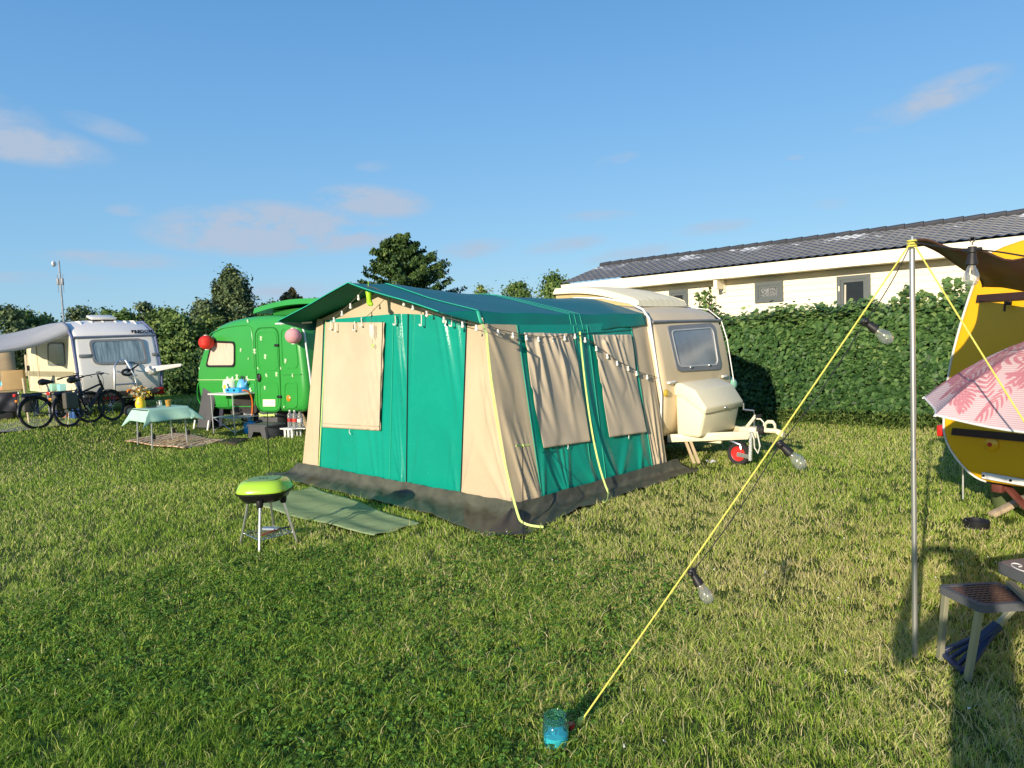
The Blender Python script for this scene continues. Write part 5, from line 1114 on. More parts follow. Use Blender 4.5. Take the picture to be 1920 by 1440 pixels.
o_ = rpoly([pe(*p) for p in ((175, 684), (278, 681), (267, 634), (165, 637))], .12); i_ = inset(o_, .05)
mb = MB(); mb.ring(o_, i_, PE, -.01, .035); wf = mb.build('window', MGREYR, pv, smooth=50)
MB().plate(i_, PE, -.0, .025).build('pane', M('blue_curtain_window', (.17, .26, .31), .12, var=.5, scale=3.5, stretch=(1, 7, .5), spec=.8, col2=(.36, .46, .48)), wf, smooth=0)
mb = MB(); a = pe(137, 633); b = pe(290, 628); mb.tube([PE(a[0], a[1], .015), PE((a[0] + b[0]) / 2, (a[1] + b[1]) / 2, .015), PE(b[0], b[1], .015)], .025, 8); mb.build('gutter', M('blue_grey_trim', (.16, .18, .24), .5), pv)
for y_, e_ in ((.0, 'near'), (PWID, 'far')):
    zs = [.55, .8, 1.0, 1.3, 1.6, zg, zg + .14]; mb = MB(); mb.tube([(pex(z) - .03, y_, z) for z in zs] + [(-.9, y_ + (.03 if y_ == 0 else -.03), zr), (-2.2, y_ + (.03 if y_ == 0 else -.03), zr + .03)], .028, 8); mb.build('edge_trim', M('blue_violet_trim', (.15, .16, .27), .45), pv)
# roof vent and pressed ribs
vc = PV.hit(150, 597, 0, -1.5)
mb = MB(); q = PV.hit(152, 594, 0, -1.4); yv = PWID * .5
mb.box((-1.15, yv, zr + .13), (.46, .52, .06), (0, RAD(10), 0), bev=.028); mb.build('roof_vent', MWC, pv); mb = MB(); mb.box((-1.15, yv, zr + .08), (.38, .44, .10), bev=.01); mb.build('vent_base', MBLACK, pv)
for i, yy in enumerate((.32, .55, .78, PWID - .62, PWID - .42, PWID - .24)):
    MB().tube([(-.66, yy, zr - .07), (-.85, yy, zr + .02), (-1.2, yy, zr + .035)], [.01, .02, .02], 6).build('roof_rib', MWC, pv)
# lettering
tcu = bpy.data.curves.new('lettering', 'FONT'); tcu.body = 'PREDOM'; a = pe(246, 627); b = pe(283, 622); tcu.size = .15; LETW = b[0] - a[0]; tcu.extrude = .008; tcu.space_character = 1.1
to = bpy.data.objects.new('lettering', tcu); C.objects.link(to); to.parent = pv; to.data.materials.append(MBLACK)
zl = pe(246, 624)[1] - .02; tilt = math.atan2(.16, .12); to.location = (pex(zl) + .075, a[0], zl + .02); to.rotation_euler = (RAD(48), 0, RAD(90)); tcu.offset = .006
# handles, lamp, plate, rack
a = pe(147, 668); b = pe(172, 670); mb = MB(); mb.box((pex(a[1]) + .03, (a[0] + b[0]) / 2, a[1]), (.03, b[0] - a[0], .07), bev=.012); mb.build('grab_handle', MGREYR, pv)
a = pe(294, 664); mb = MB(); mb.box((pex(a[1]) + .03, a[0] - .05, a[1]), (.03, .14, .07), bev=.012); mb.build('grab_handle', MGREYR, pv)
a = pe(288, 733); b = pe(306, 731); mb = MB(); mb.box((pex(a[1]) + .035, (a[0] + b[0]) / 2, a[1]), (.07, b[0] - a[0], .16), bev=.02); mb.build('tail_lamp', M('red_lens', (.5, .02, .015), .2, spec=.7), pv)
a = pe(205, 742); mb = MB(); mb.box((pex(a[1]) + .035, a[0], a[1]), (.07, .34, .16), bev=.02); mb.build('tail_lamp', M('red_lens', (.5, .02, .015), .2, spec=.7), pv)
a = pe(229, 744); b = pe(249, 736); pl_ = MB().box((pex(a[1]) + .06, (a[0] + b[0]) / 2, (a[1] + b[1]) / 2), (.02, .52, .12), bev=.004).build('number_plate', M('plate_white', (.78, .77, .74), .4), pv)
tcu = bpy.data.curves.new('plate_text', 'FONT'); tcu.body = '1-D'; tcu.size = .14; tcu.extrude = .002; to = bpy.data.objects.new('plate_text', tcu); C.objects.link(to); to.parent = pl_; tcu.materials.append(M('plate_red', (.55, .03, .03), .5)); to.location = (pex(a[1]) + .072, (a[0] + b[0]) / 2 - .16, (a[1] + b[1]) / 2 - .05); to.rotation_euler = (RAD(90), 0, RAD(90))
mb = MB(); y0_, y1_ = pe(212, 725)[0], pe(255, 722)[0]; zc = pe(225, 680)[1]
rk_ = lambda y, z: (pex(z) + .11, y, z)
mb.tube([rk_(y0_, .58), rk_(y0_ + .01, zc - .3), rk_(y0_ + .03, zc - .1), rk_(y0_ + .09, zc + .02), rk_(y0_ + .2, zc + .06), rk_(y1_ - .26, zc + .06), rk_(y1_ - .15, zc + .0), rk_(y1_ - .08, zc - .15), rk_(y1_ - .03, zc - .4), rk_(y1_, .58)], .02, 8); mb.tube([rk_(y0_, .7), rk_(y1_, .7)], .018, 8); mb.tube([(.05, y0_ + .03, 1.0), (.16, y0_ + .03, 1.0)], .015, 6); mb.tube([(.05, y1_ - .05, 1.0), (.16, y1_ - .05, 1.0)], .015, 6)
mb.tube([(.20, (y0_ + y1_) / 2, zc + .05), (.30, (y0_ + y1_) / 2 + .05, zc - .12), (.34, (y0_ + y1_) / 2 + .12, zc - .3)], .016, 6); mb.build('bike_rack', MALU, pv)
a = pe(232, 698); mb = MB(); mb.tube([(.3 + .0, a[0] + .11 * math.cos(t), a[1] + .06 * math.sin(t)) for t in [i * .628 for i in range(10)]], .028, 8, closed=True); mb.tube([(.3, a[0], a[1]), (.22, a[0] + .25, a[1] + .15)], .018, 6); mb.build('rack_strap', MBLACK, pv)
# white paddle sticking out at its right corner
a = pe(285, 690); mb = MB(); mb.add(*prism_y([(0, 0), (.62, .10), (.66, .15), (.62, .17), (.05, .14)], -.02, .02, .008)); o_p = mb.build('fold_out_flap', MWC, pv, smooth=40); o_p.location = (pex(a[1]) + .05, a[0] - .05, a[1] - .10); o_p.rotation_euler = (0, 0, RAD(62))
mb = MB(); mb.sphere((pex(a[1]) + .03, a[0], a[1] - .05), .12, 12, 8, (.5, 1.4, .9)); mb.build('flap_bracket', MWC, pv)
mb = MB(); mb.box((-2.1, PWID / 2, .36), (3.8, 1.4, .14)); mb.box((.04, PWID / 2, .50), (.10, PWID - .2, .10), bev=.02); mb.build('chassis', MUNDER, pv, smooth=0)
wheel(pv, (-2.0, .14, .3), .3, .17); wheel(pv, (-2.0, PWID - .14, .3), .3, .17); wheel(pv, (.30, PWID * .52, .12), .12, .07, 'x', MALU, 'jockey_wheel')
# side that faces the awning: cream skin, windows, band, door seams
SD = lambda a, b, d: (a, -.0 - d, b)
def pw(px, py): p = PV.hit(px, py, 1, 0.0); return (p.x, p.z)
MB().plate([(-4.9, .52), (-.10, .52), (-.0, zb_ * .9), (-.06, zb_ + .2), (-.27, zg - .02), (-.4, zg), (-4.8, zg + .05)], SD, -.02, .004).build('side_skin', MWCS, pv, smooth=0)
o_ = rpoly([pw(*p) for p in ((92, 686), (124, 686), (121, 642), (91, 642))], .14); i_ = inset(o_, .04); mb = MB(); mb.ring(o_, i_, SD, -.0, .03); wf = mb.build('window', MGREYR, pv, smooth=50)
MB().plate(i_, SD, .0, .02).build('pane', M('olive_window', (.25, .30, .20), .15, var=.2, scale=1.5, spec=.7), wf, smooth=0)
a = pw(36, 704); b = pw(140, 708); MB().plate([(a[0], b[1] - .0), (b[0], b[1] - .0), (b[0], b[1] + .13), (a[0], b[1] + .13)], SD, .0, .010).build('waist_band', M('olive_band', (.30, .27, .17), .6), pv, smooth=0)
for px in (50, 68):
    a = pw(px, 640); MB().tube([(a[0], -.012, .6), (a[0], -.012, zg - .05)], .014, 6).build('door_seam', M('pale_seam', (.55, .48, .34), .5), pv)
a = pw(50, 685); mb = MB(); mb.plate(rpoly([(a[0] - .11, a[1] - .2), (a[0] + .09, a[1] - .2), (a[0] + .09, a[1] + .28), (a[0] - .11, a[1] + .28)], .09), SD, .0, .02); mb.build('door_recess', M('pale_seam', (.55, .48, .34), .5), pv); a = pw(56, 690); mb = MB(); mb.box((a[0], -.04, a[1]), (.07, .05, .14), bev=.015); mb.build('door_lock', MBLACK, pv)
a = pw(43, 652); mb = MB(); mb.box((a[0], -.03, a[1] + .02), (.08, .05, .10), bev=.02); mb.tube([(a[0], -.03, a[1]), (a[0], -.03, a[1] - .2)], .008, 6); mb.build('awning_light', MBLACK, pv)
# grey awning roof reaching left, its end wall and pole
MGA = M('awning_grey', (.42, .42, .42), .6, var=.08, scale=2, bump=.1, bscale=120, transl=.1)
awn = thing('caravan_awning', 'light grey awning roof stretched from the white caravan to the left', 'awning', PV.o, PV.rot)
mb = MB(); ZOUT = PV.hit(120, 636, 1, -1.4).z
def awf(u, v):
    x = -.42 - 3.6 * u; y = .02 - 1.4 * v; ze = zr + .02 + .03 * math.sin(u * 3) if u > .12 else zg + .16 + (zr - zg - .14) * (u / .12) ** .5
    zo = ZOUT - .06 + .42 * u
    return (x, y, ze + (zo - ze) * v - .06 * math.sin(v * math.pi) + .012 * math.sin(u * 17) * v)
mb.grid(awf, 40, 24); mb.grid(lambda u, v: (-.42 - 3.6 * u, -1.38 - .01 * v, awf(u, 1)[2] - .05 * v), 40, 4); mb.build('roof_sheet', MGA, awn, smooth=80, solid=.004)
mb = MB(); mb.grid(lambda u, v: (-.42 - .02 * v, .02 - 1.4 * u, awf(0, u)[2] - (.05 + .03 * math.sin(u * 3.14)) * v), 24, 3); mb.build('valance', MGA, awn, smooth=80, solid=.004)
for px, sl in ((50, 0), (68, .0)):
    p = PV.hit(px, 785, 1, -1.2)
for x_, y_ in ((-3.2, -1.35), (-3.9, -1.35)): MB().tube([(x_, y_, 0), (x_, y_, ZOUT)], .016, 8).build('pole', MTUBE, awn)
AWX = pw(34, 690)[0]
MB().grid(lambda u, v: (AWX + .05 * math.sin(u * 9) * v - .0, -.05 - .9 * u, 1.9 * v + .1), 20, 10).build('side_panel', M('tan_awning', (.48, .36, .22), .7, transl=.15), awn, smooth=80)

# ---- things under that awning
def und(px, py, z=0.0): return G(px, py, z)
KT = Frame(G(-40, 792, 0), RAD(22))
kt_ = thing('side_table', 'low camp table covered with things beneath the grey awning', 'table', KT.o, KT.rot)
p1 = KT.l(G(38, 790)); kz = KT.hit(20, 733, 1, 0).z; kx = max(.8, KT.hit(36, 760, 1, 0).x)
MB().box((kx / 2 - .3, .25, kz), (kx + .7, .6, .03), bev=.006).build('table_top', M('olive_board', (.32, .27, .16), .6), kt_)
for x in (kx - .02,):
    for y in (.0, .5): MB().tube([(x, y, 0), (x, y, kz)], .014, 8).build('leg', MTUBE, kt_)
MB().tube([(-.3, 0, 0), (-.3, 0, kz)], .014, 8).build('leg', MTUBE, kt_)
MB().box((kx / 2 - .3, .28, kz * .35), (kx + .5, .5, .02)).build('shelf', MUNDER, kt_)
mb = MB(); mb.grid(lambda u, v: (kx * .96 - (kx * .9 + .2) * (1 - u), -.03 - .05 * math.sin(v * 3) - .03 * math.sin(u * 7 + v * 4) - .02 * math.sin(u * 17 - v * 6), kz - .03 - .46 * (1 - v) + .05 * math.sin(u * 3.1) * (1 - v)), 30, 20); o = mb.build('cloth_bag', M('navy_cloth', (.02, .022, .035), .65, var=.2, bump=.2, bscale=60), smooth=80, solid=.01); o.location = KT.o; o.rotation_euler = (0, 0, KT.rot); tag(o, 'crumpled dark navy cloth bag hanging from the camp table at the left edge', 'bag')
o = MB().box((0, 0, .14), (.75, .4, .28), bev=.02).build('crate', M('black_crate', (.02, .022, .022), .5)); o.location = KT.w((.25, .28, .0)); o.rotation_euler = (0, 0, KT.rot); tag(o, 'black plastic crate on the ground under the camp table', 'crate')
def put(o, px, py, z): p = KT.l(G(px, py, z)); w_ = KT.w((min(max(p.x, -.2), kx), min(max(p.y, .05), .5), z)); o.location = w_; o.rotation_euler = (0, 0, KT.rot); return o
o = put(MB().lathe([(0, 0), (.06, 0), (.065, .02), (.065, .16), (.03, .22), (.028, .27), (0, .27)], (0, 0, 0), 14).build('soap_bottle', M('turquoise_plastic', (.06, .45, .55), .3)), 12, 730, kz + .018); tag(o, 'turquoise bottle on the camp table under the awning', 'bottle')
o = put(MB().lathe([(0, 0), (.035, 0), (.035, .30), (.015, .36), (.015, .44), (0, .44)], (0, 0, 0), 12).build('tall_bottle', MWHITE), 16, 728, kz + .018); tag(o, 'slim white bottle behind the turquoise one', 'bottle')
o = put(MB().box((0, 0, .22), (.42, .22, .44), bev=.02).build('cardboard_box', M('cardboard', (.42, .29, .14), .8, var=.1)), 27, 731, kz + .018); tag(o, 'brown cardboard box standing on the camp table', 'box')
o = put(MB().box((0, 0, .05), (.2, .14, .1), bev=.03).build('bread_bag', M('salmon_pack', (.7, .3, .2), .5, var=.2)), 3, 733, kz + .018); tag(o, 'salmon coloured packet on the camp table corner', 'packet')
# second table with mint boxes behind the bikes
K2 = Frame(G(86, 785), PR + .1)
k2 = thing('low_table', 'low grey folding table behind the bicycles carrying mint boxes', 'table', K2.o, K2.rot); z2 = K2.hit(100, 735, 1, .2).z
MB().box((.5, .3, z2), (1.1, .5, .03), bev=.005).build('table_top', M('olive_board', (.32, .27, .16), .6), k2)
for x in (.0, 1.0):
    for y in (.08, .5): MB().tube([(x, y, 0), (x, y, z2)], .014, 8).build('leg', MTUBE, k2)
for i, (px, lab, cc) in enumerate(((97, 'mint green box on the low table, left of the pair', (.30, .60, .48)), (119, 'pale turquoise box on the low table, right of the pair', (.28, .58, .62)))):
    p = K2.l(G(px, 733, z2 + .02)); o = MB().box((0, 0, .085), (.27, .2, .16), bev=.015).build('storage_tin', M('mint_tin_' + 'ab'[i], cc, .45, var=.05)); o.location = K2.w((p.x, .3, z2 + .016)); o.rotation_euler = (0, 0, PR); tag(o, lab, 'box')
for i, (dx, col, hh, lab) in enumerate(((.1, (.03, .06, .25), .38, 'dark blue bag standing under the low table'), (.45, (.45, .12, .04), .34, 'rust coloured roll standing under the low table'), (.95, (.03, .10, .30), .22, 'blue crate on the ground under the low table'))):
    o = MB().box((0, 0, hh / 2), (.26, .22, hh), bev=.04).build(('cool_bag', 'rolled_mat', 'tool_crate')[i], M('bag_col' + 'abc'[i], col, .6, var=.2)); o.location = K2.w((dx, .3, 0)); o.rotation_euler = (0, 0, PR + .2); tag(o, lab, ('bag', 'mat', 'crate')[i])
o = MB().tube([(0, 0, 0), (-.05, 0, .95)], .022, 8).build('broom_handle', M('pale_wood', (.62, .52, .33), .6)); o.location = G(55, 795); tag(o, 'pale wooden pole leaning behind the first bicycle', 'pole')
o = MB().grid(lambda u, v: (-.2 + 2.6 * u, 1.5 * v, .012 + .01 * math.sin(u * 14) * math.cos(v * 8)), 20, 10).build('groundsheet', M('grey_groundsheet', (.22, .21, .20), .8, var=.5, scale=14)); o.location = G(-60, 800); o.rotation_euler = (0, 0, PR); tag(o, 'speckled grey groundsheet under the awning of the white caravan', 'groundsheet')

# ================================================================ bicycles
MBK = M('bike_black', (.014, .014, .017), .35, var=.1, spec=.5); MBKB = M('bike_navy', (.02, .03, .075), .3, spec=.6); MSIL = M('spoke_silver', (.45, .46, .48), .3, metal=.9)
def bicycle(label, mframe, loc, rot, step):
    b = thing('bicycle', label, 'bicycle', loc, rot, 'bicycles parked before the white caravan'); R = .345; wb = 1.10
    Rm = Euler((RAD(90), 0, 0)).to_matrix()
    for cx, nm in ((0, 'wheel'), (wb, 'wheel')):
        t = MB().tube([(cx + (R - .022) * math.cos(a), 0, R + (R - .022) * math.sin(a)) for a in [i * 2 * math.pi / 36 for i in range(36)]], .024, 8, closed=True).build('wheel', MRUB, b)
        mb = MB(); mb.tube([(cx + (R - .05) * math.cos(a), 0, R + (R - .05) * math.sin(a)) for a in [i * 2 * math.pi / 36 for i in range(36)]], .011, 6, closed=True); mb.build('rim', MBK, t)
        mb = MB()
        for i in range(18): a = i * 2 * math.pi / 18; mb.tube([(cx + .03 * math.cos(a + .5), .02 * (-1) ** i, R + .03 * math.sin(a + .5)), (cx + (R - .055) * math.cos(a), 0, R + (R - .055) * math.sin(a))], .0028, 4)
        mb.lathe([(0, -.05), (.035, -.05), (.035, .05), (0, .05)], (cx, 0, R), 12, Rm); mb.build('spokes', MSIL, t)
    bbx, bbz = .46, .28; sx, sz = .32, .74; hx, hz = .93, .86
    MB().tube([(bbx, 0, bbz), (sx, 0, sz)], .02, 8).build('seat_tube', mframe, b)
    if step: MB().tube([(bbx, 0, bbz), (.68, 0, .46), (hx - .02, 0, hz - .08)], .036, 10).build('down_tube', mframe, b)
    else: MB().tube([(bbx, 0, bbz), (hx - .02, 0, hz - .12)], .045, 10).build('down_tube', mframe, b); MB().tube([(sx + .03, 0, sz - .06), (hx - .03, 0, hz - .02)], .022, 8).build('top_tube', mframe, b)
    MB().tube([(hx + .03, 0, hz - .16), (hx - .03, 0, hz + .06)], .028, 10).build('head_tube', mframe, b)
    for s in (-.06, .06):
        MB().tube([(hx + .03, s * .9, hz - .16), (wb, s, R)], .014, 6).build('fork_blade', mframe, b); MB().tube([(bbx, s * .6, bbz), (0, s, R)], .011, 6).build('chain_stay', mframe, b); MB().tube([(sx + .03, s * .5, sz - .1), (0, s, R)], .010, 6).build('seat_stay', mframe, b)
    MB().tube([(sx, 0, sz), (sx - .05, 0, sz + .20)], .015, 8).build('seat_post', MSIL, b)
    mb = MB(); mb.tube([(sx - .19, 0, sz + .225), (sx - .12, 0, sz + .235), (sx - .02, 0, sz + .23), (sx + .10, 0, sz + .225)], [.05, .075, .05, .02], 10); mb.build('saddle', MBK, b)
    MB().tube([(hx - .03, 0, hz + .06), (hx - .06, 0, hz + .19)], .018, 8).build('stem', MBK, b)
    MB().tube([(hx - .26, -.31, hz + .17), (hx - .14, -.26, hz + .20), (hx - .05, -.10, hz + .21), (hx - .05, .10, hz + .21), (hx - .14, .26, hz + .20), (hx - .26, .31, hz + .17)], .013, 8).build('handlebar', MBK, b)
    for s in (-1, 1): MB().tube([(hx - .17, s * .275, hz + .19), (hx - .27, s * .315, hz + .165)], .019, 8).build('grip', MBK, b); MB().tube([(hx - .08, s * .2, hz + .2), (hx + .02, s * .24, hz + .16)], .007, 5).build('brake_lever', MBK, b)
    mb = MB(); mb.tube(bez((hx - .05, .02, hz + .2), (hx + .14, .04, hz + .22), (hx + .12, .03, hz), (hx + .04, .03, hz - .12)), .005, 5); mb.build('cable', MBK, b)
    MB().box((hx - .03, 0, hz + .245), (.08, .06, .02), bev=.006).build('display', MBK, b)
    # rack, pannier, guards, lamp
    mb = MB(); mb.tube([(sx - .02, -.06, .755), (-.30, -.06, .755), (-.32, 0, .755), (-.30, .06, .755), (sx - .02, .06, .755)], .008, 6); mb.tube([(-.16, -.07, .755), (0, -.07, R)], .007, 5); mb.tube([(-.16, .07, .755), (0, .07, R)], .007, 5); mb.build('rack', MBK, b)
    MB().box((-.04, 0, .715), (.38, .11, .06), bev=.02).build('battery', MBKB, b)
    for s in (-1, 1):
        if step and s == -1: continue
        MB().box((-.02, s * .14, .54), (.30, .12, .34), (0, RAD(4), 0), bev=.035).build('pannier', M('pannier_grey', (.085, .08, .065), .8, var=.15), b)
    for cx, a0, a1 in ((0, .35, 3.3), (wb, .5, 2.6)):
        mb = MB(); k = 18; mb.grid(lambda u, v: (cx + (R + .022 - .012 * abs(v - .5) * 2) * math.cos(a0 + (a1 - a0) * u), (v - .5) * .07, R + (R + .022 - .012 * abs(v - .5) * 2) * math.sin(a0 + (a1 - a0) * u)), k, 4); mb.build('mudguard', MBK, b, smooth=80, solid=.003)
    MB().box((-.36, 0, .74), (.04, .10, .06), bev=.012).build('rear_lamp', M('red_lens', (.5, .02, .015), .2, spec=.7), b); MB().box((-.345, 0, .62), (.03, .07, .05), bev=.01).build('reflector', M('orange_lens', (.75, .22, .02), .25), b)
    mb = MB(); mb.lathe([(0, -.035), (.085, -.03), (.095, 0), (.085, .03), (0, .035)], (bbx + .02, -.02, bbz), 18, Rm); mb.build('motor', MBK, b)
    for s in (-1, 1): MB().bar((bbx, s * .08, bbz), (bbx + s * .08, s * .09, bbz - s * .14), .015, .02).build('crank', MSIL, b); MB().box((bbx + s * .08, s * .14, bbz - s * .14), (.09, .08, .02), bev=.004).build('pedal', MBK, b)
    MB().tube([(bbx - .08, -.05, bbz - .02), (bbx - .14, -.22, .01)], .010, 6).build('kickstand', MBK, b)
    return b
def park(b, rear, front_px, lean, sc_):
    L_ = 1.10 * sc_; best = None
    for k in range(-90, 91):
        an = RAD(k); q = rear + V(math.cos(an), math.sin(an), 0) * L_; v = q - CAMP; px = 960 + FPX * v.dot(_R) / v.dot(_fw)
        if k > -5 and (best is None or abs(px - front_px) < best[0]): best = (abs(px - front_px), an)
    b.rotation_euler = (RAD(lean), 0, best[1]); b.scale = (sc_,) * 3
a = G(72, 805); bw = bicycle('black electric bicycle with red rear lamp and lowered frame, left of the pair', MBKB, a, 0, True); park(bw, a, 172, -5, .91)
a = G(132, 801); bw = bicycle('dark electric bicycle with thick slanted down tube, nearer the mint table', MBK, a, 0, False); park(bw, a, 214, -6, .93)
# ================================================================ barbecue
BQ = G(501, 1019); BQ = Vector((BQ.x, BQ.y + .03, 0))
MLIDG = M('lime_enamel', (.36, .60, .04), .22, var=.04, spec=.6, coat=.4)
bq = thing('barbecue', 'small barbecue with lime green lid on four thin legs', 'barbecue', BQ, 0)
bz = atY(497, 918, BQ.y).z
def squircle(a, r, p=3.2): c, s = math.cos(a), math.sin(a); k = (abs(c) ** p + abs(s) ** p) ** (-1 / p); return r * k * c, r * k * s
def sqlathe(prof, n=40, sy=.92):
    mb = MB(); k = len(prof); vs = []
    for r, z in prof:
        for j in range(n): x, y = squircle(2 * math.pi * j / n, max(r, 1e-4)); vs.append((x, y * sy, z))
    fs = [(i * n + j, i * n + (j + 1) % n, (i + 1) * n + (j + 1) % n, (i + 1) * n + j) for i in range(k - 1) for j in range(n)]
    return mb.add(vs, fs)
R_ = .215
sqlathe([(R_ * 1.0, bz), (R_ * 1.005, bz + .008), (R_ * .99, bz + .02), (R_ * .90, bz + .065), (R_ * .80, bz + .085), (R_ * .66, bz + .095), (R_ * .64, bz + .092), (R_ * .5, bz + .096), (0, bz + .098)]).build('lid', MLIDG, bq, smooth=40)
sqlathe([(R_ * .60, bz + .0965), (R_ * .595, bz + .099), (0, bz + .1015)]).build('lid_top_panel', M('lime_enamel_dull', (.23, .36, .12), .45, var=.1), bq, smooth=40)
sqlathe([(R_ * 1.03, bz - .002), (R_ * 1.03, bz - .012), (R_ * .98, bz - .014), (R_ * .80, bz - .075), (R_ * .6, bz - .09), (0, bz - .09)]).build('bowl', M('black_enamel', (.012, .012, .013), .28, spec=.6), bq, smooth=40)
for i in range(3): MB().lathe([(0, .004), (.008, .004), (.009, 0)], (-.03 + .03 * i, -.02, bz + .1015), 8).build('vent_hole', MBLACK, bq)
legs = [(-.245, .02), (.02, -.28), (.25, -.02), (-.03, .26)]
for lx_, ly_ in legs:
    tx, ty = lx_ * .62, ly_ * .62
    MB().tube([(lx_, ly_, 0), (tx, ty, bz - .10)], .0115, 10).build('leg', MALU, bq)
    MB().lathe([(0, -.03), (.022, -.03), (.03, 0), (.026, .03), (0, .03)], (tx, ty, bz - .085), 12).build('leg_socket', MBLACK, bq)
mb = MB(); zs = .085
cn = [Vector((x * .88, y * .88, zs)) for x, y in legs]
for i in range(9):
    f = i / 8; mb.tube([cn[0] * (1 - f) + cn[1] * f, cn[3] * (1 - f) + cn[2] * f], .0025, 5)
for a, b in ((0, 1), (1, 2), (2, 3), (3, 0)): mb.tube([cn[a], cn[b]], .0035, 5)
mb.build('wire_shelf', MALU, bq)
tg = thing('barbecue_tongs', 'dark wooden handled tool lying on the barbecue wire shelf', 'tongs', (BQ.x, BQ.y, zs + .012), RAD(5)); MB().bar((-.02, -.16, .01), (.10, -.02, .02), .03, .012, bev=.004).build('handle', M('red_wood', (.22, .06, .03), .5, var=.3), tg); MB().bar((.10, -.02, .02), (.21, .06, .02), .035, .006).build('blade', MBLACK, tg)
o = MB().lathe([(0, 0), (.022, 0), (.022, .12), (.012, .13), (.012, .15), (0, .15)], (0, 0, 0), 14).build('lighter_tube', MALU); o.location = (BQ.x - .04, BQ.y + .02, zs + .028); o.rotation_euler = (RAD(88), 0, RAD(70)); tag(o, 'short silver tube lying on the barbecue wire shelf', 'tube')

# ================================================================ pole, guy ropes, festoon bulbs, brown tarp
PB_ = G(1716, 1232); PT_ = atY(1710, 455, PB_.y)
MYEL = M('yellow_rope', (.74, .66, .12), .6, var=.15, scale=60, bump=.4, bscale=300)
pole = thing('tarp_pole', 'tall straight aluminium pole holding up the brown tarp', 'pole', PB_)
d_ = PT_ - PB_
MB().tube([(0, 0, -.02), tuple(d_ * .5), tuple(d_ * .985)], .0125, 14).build('tube', M('pole_alu', (.50, .50, .48), .38, metal=.75, var=.06, scale=6, stretch=(1, 1, .2)), pole)
MB().tube([tuple(d_ * .5 - V(0, 0, .02)), tuple(d_ * .5 + V(0, 0, .02))], .0145, 14).build('joint', MALU, pole)
MB().tube([tuple(d_ * .985), tuple(d_ * .99), tuple(d_ + V(0, 0, .03))], [.0145, .006, .005], 10).build('spike', MALU, pole)
TOP = PB_ + d_ + V(0, 0, .008)
peg = G(1085, 1368); peg2 = G(2328, 1445)
def rope(name, a, b, label, r=.0038, sag=.01):
    o = thing(name, label, 'rope', a); n = 24; pts = []
    for i in range(n + 1): t = i / n; p = (b - a) * t; pts.append(p - V(0, 0, sag * math.sin(t * math.pi)))
    MB().tube(pts, r, 7).build('line', MYEL, o)
    q = (b - a); MB().tube([tuple(q * .985 + V(0, 0, .0)), tuple(q * .992), tuple(q)], [.006, .016, .010], 8).build('slider', MYEL, o); return o
rope('guy_rope', TOP, peg + V(0, 0, .02), 'yellow guy rope from the pole top down to the peg by the blue jar')
rope('guy_rope', TOP, peg2 + V(0, 0, .02), 'yellow guy rope crossing in front of the pink parasol')
mb = MB(); [mb.tube([TOP + V(.02 * math.cos(a + k), .02 * math.sin(a + k), -.012 * k) for a in [i * .6283 for i in range(10)]], .0045, 6, closed=True) for k in range(3)]
o = mb.build('rope_knot', MYEL); tag(o, 'yellow rope knot wound round the top of the aluminium pole', 'knot')
pg = G(1077, 1376); o = MB().tube([(0, 0, -.05), (-.01, 0, .02), (-.015, .0, .045)], [.012, .014, .018], 10).build('tent_peg', M('peg_red', (.45, .02, .02), .4)); o.location = pg; tag(o, 'red tent peg head in the grass beside the blue jar', 'peg')
# festoon
MSOCK = M('socket_black', (.016, .015, .016), .5, var=.15)
def glass_mat():
    m = bpy.data.materials.new('bulb_glass'); m.use_nodes = True; t = m.node_tree; n = t.nodes; n.clear(); o = n.new('ShaderNodeOutputMaterial')
    tr = n.new('ShaderNodeBsdfTransparent'); tr.inputs[0].default_value = (.93, .93, .92, 1); gl_ = n.new('ShaderNodeBsdfGlossy'); gl_.inputs['Roughness'].default_value = .10
    lw = n.new('ShaderNodeLayerWeight'); lw.inputs[0].default_value = .35; mx = n.new('ShaderNodeMixShader'); ad = n.new('ShaderNodeMath'); ad.operation = 'MULTIPLY_ADD'; ad.inputs[1].default_value = .75; ad.inputs[2].default_value = .06
    t.links.new(lw.outputs['Facing'], ad.inputs[0]); t.links.new(ad.outputs[0], mx.inputs[0]); t.links.new(tr.outputs[0], mx.inputs[1]); t.links.new(gl_.outputs[0], mx.inputs[2]); df = n.new('ShaderNodeBsdfDiffuse'); df.inputs[0].default_value = (.8, .8, .78, 1); m2 = n.new('ShaderNodeMixShader'); m2.inputs[0].default_value = .10; t.links.new(mx.outputs[0], m2.inputs[1]); t.links.new(df.outputs[0], m2.inputs[2]); t.links.new(m2.outputs[0], o.inputs[0]); return m
MBG = glass_mat()
fs_ = thing('festoon_lights', 'black festoon cable with big clear bulbs strung along the yellow rope and tarp', 'string lights', (0, 0, 0))
def rp(px, py):           # point of the rope at image height py
    best = None
    for i in range(401):
        t = i / 400; p = TOP + (peg - TOP) * t; v = p - CAMP; zz = v.dot(_fw); y = 720 - FPX * v.dot(_U) / zz
        if best is None or abs(y - py) < best[0]: best = (abs(y - py), p)
    return best[1]
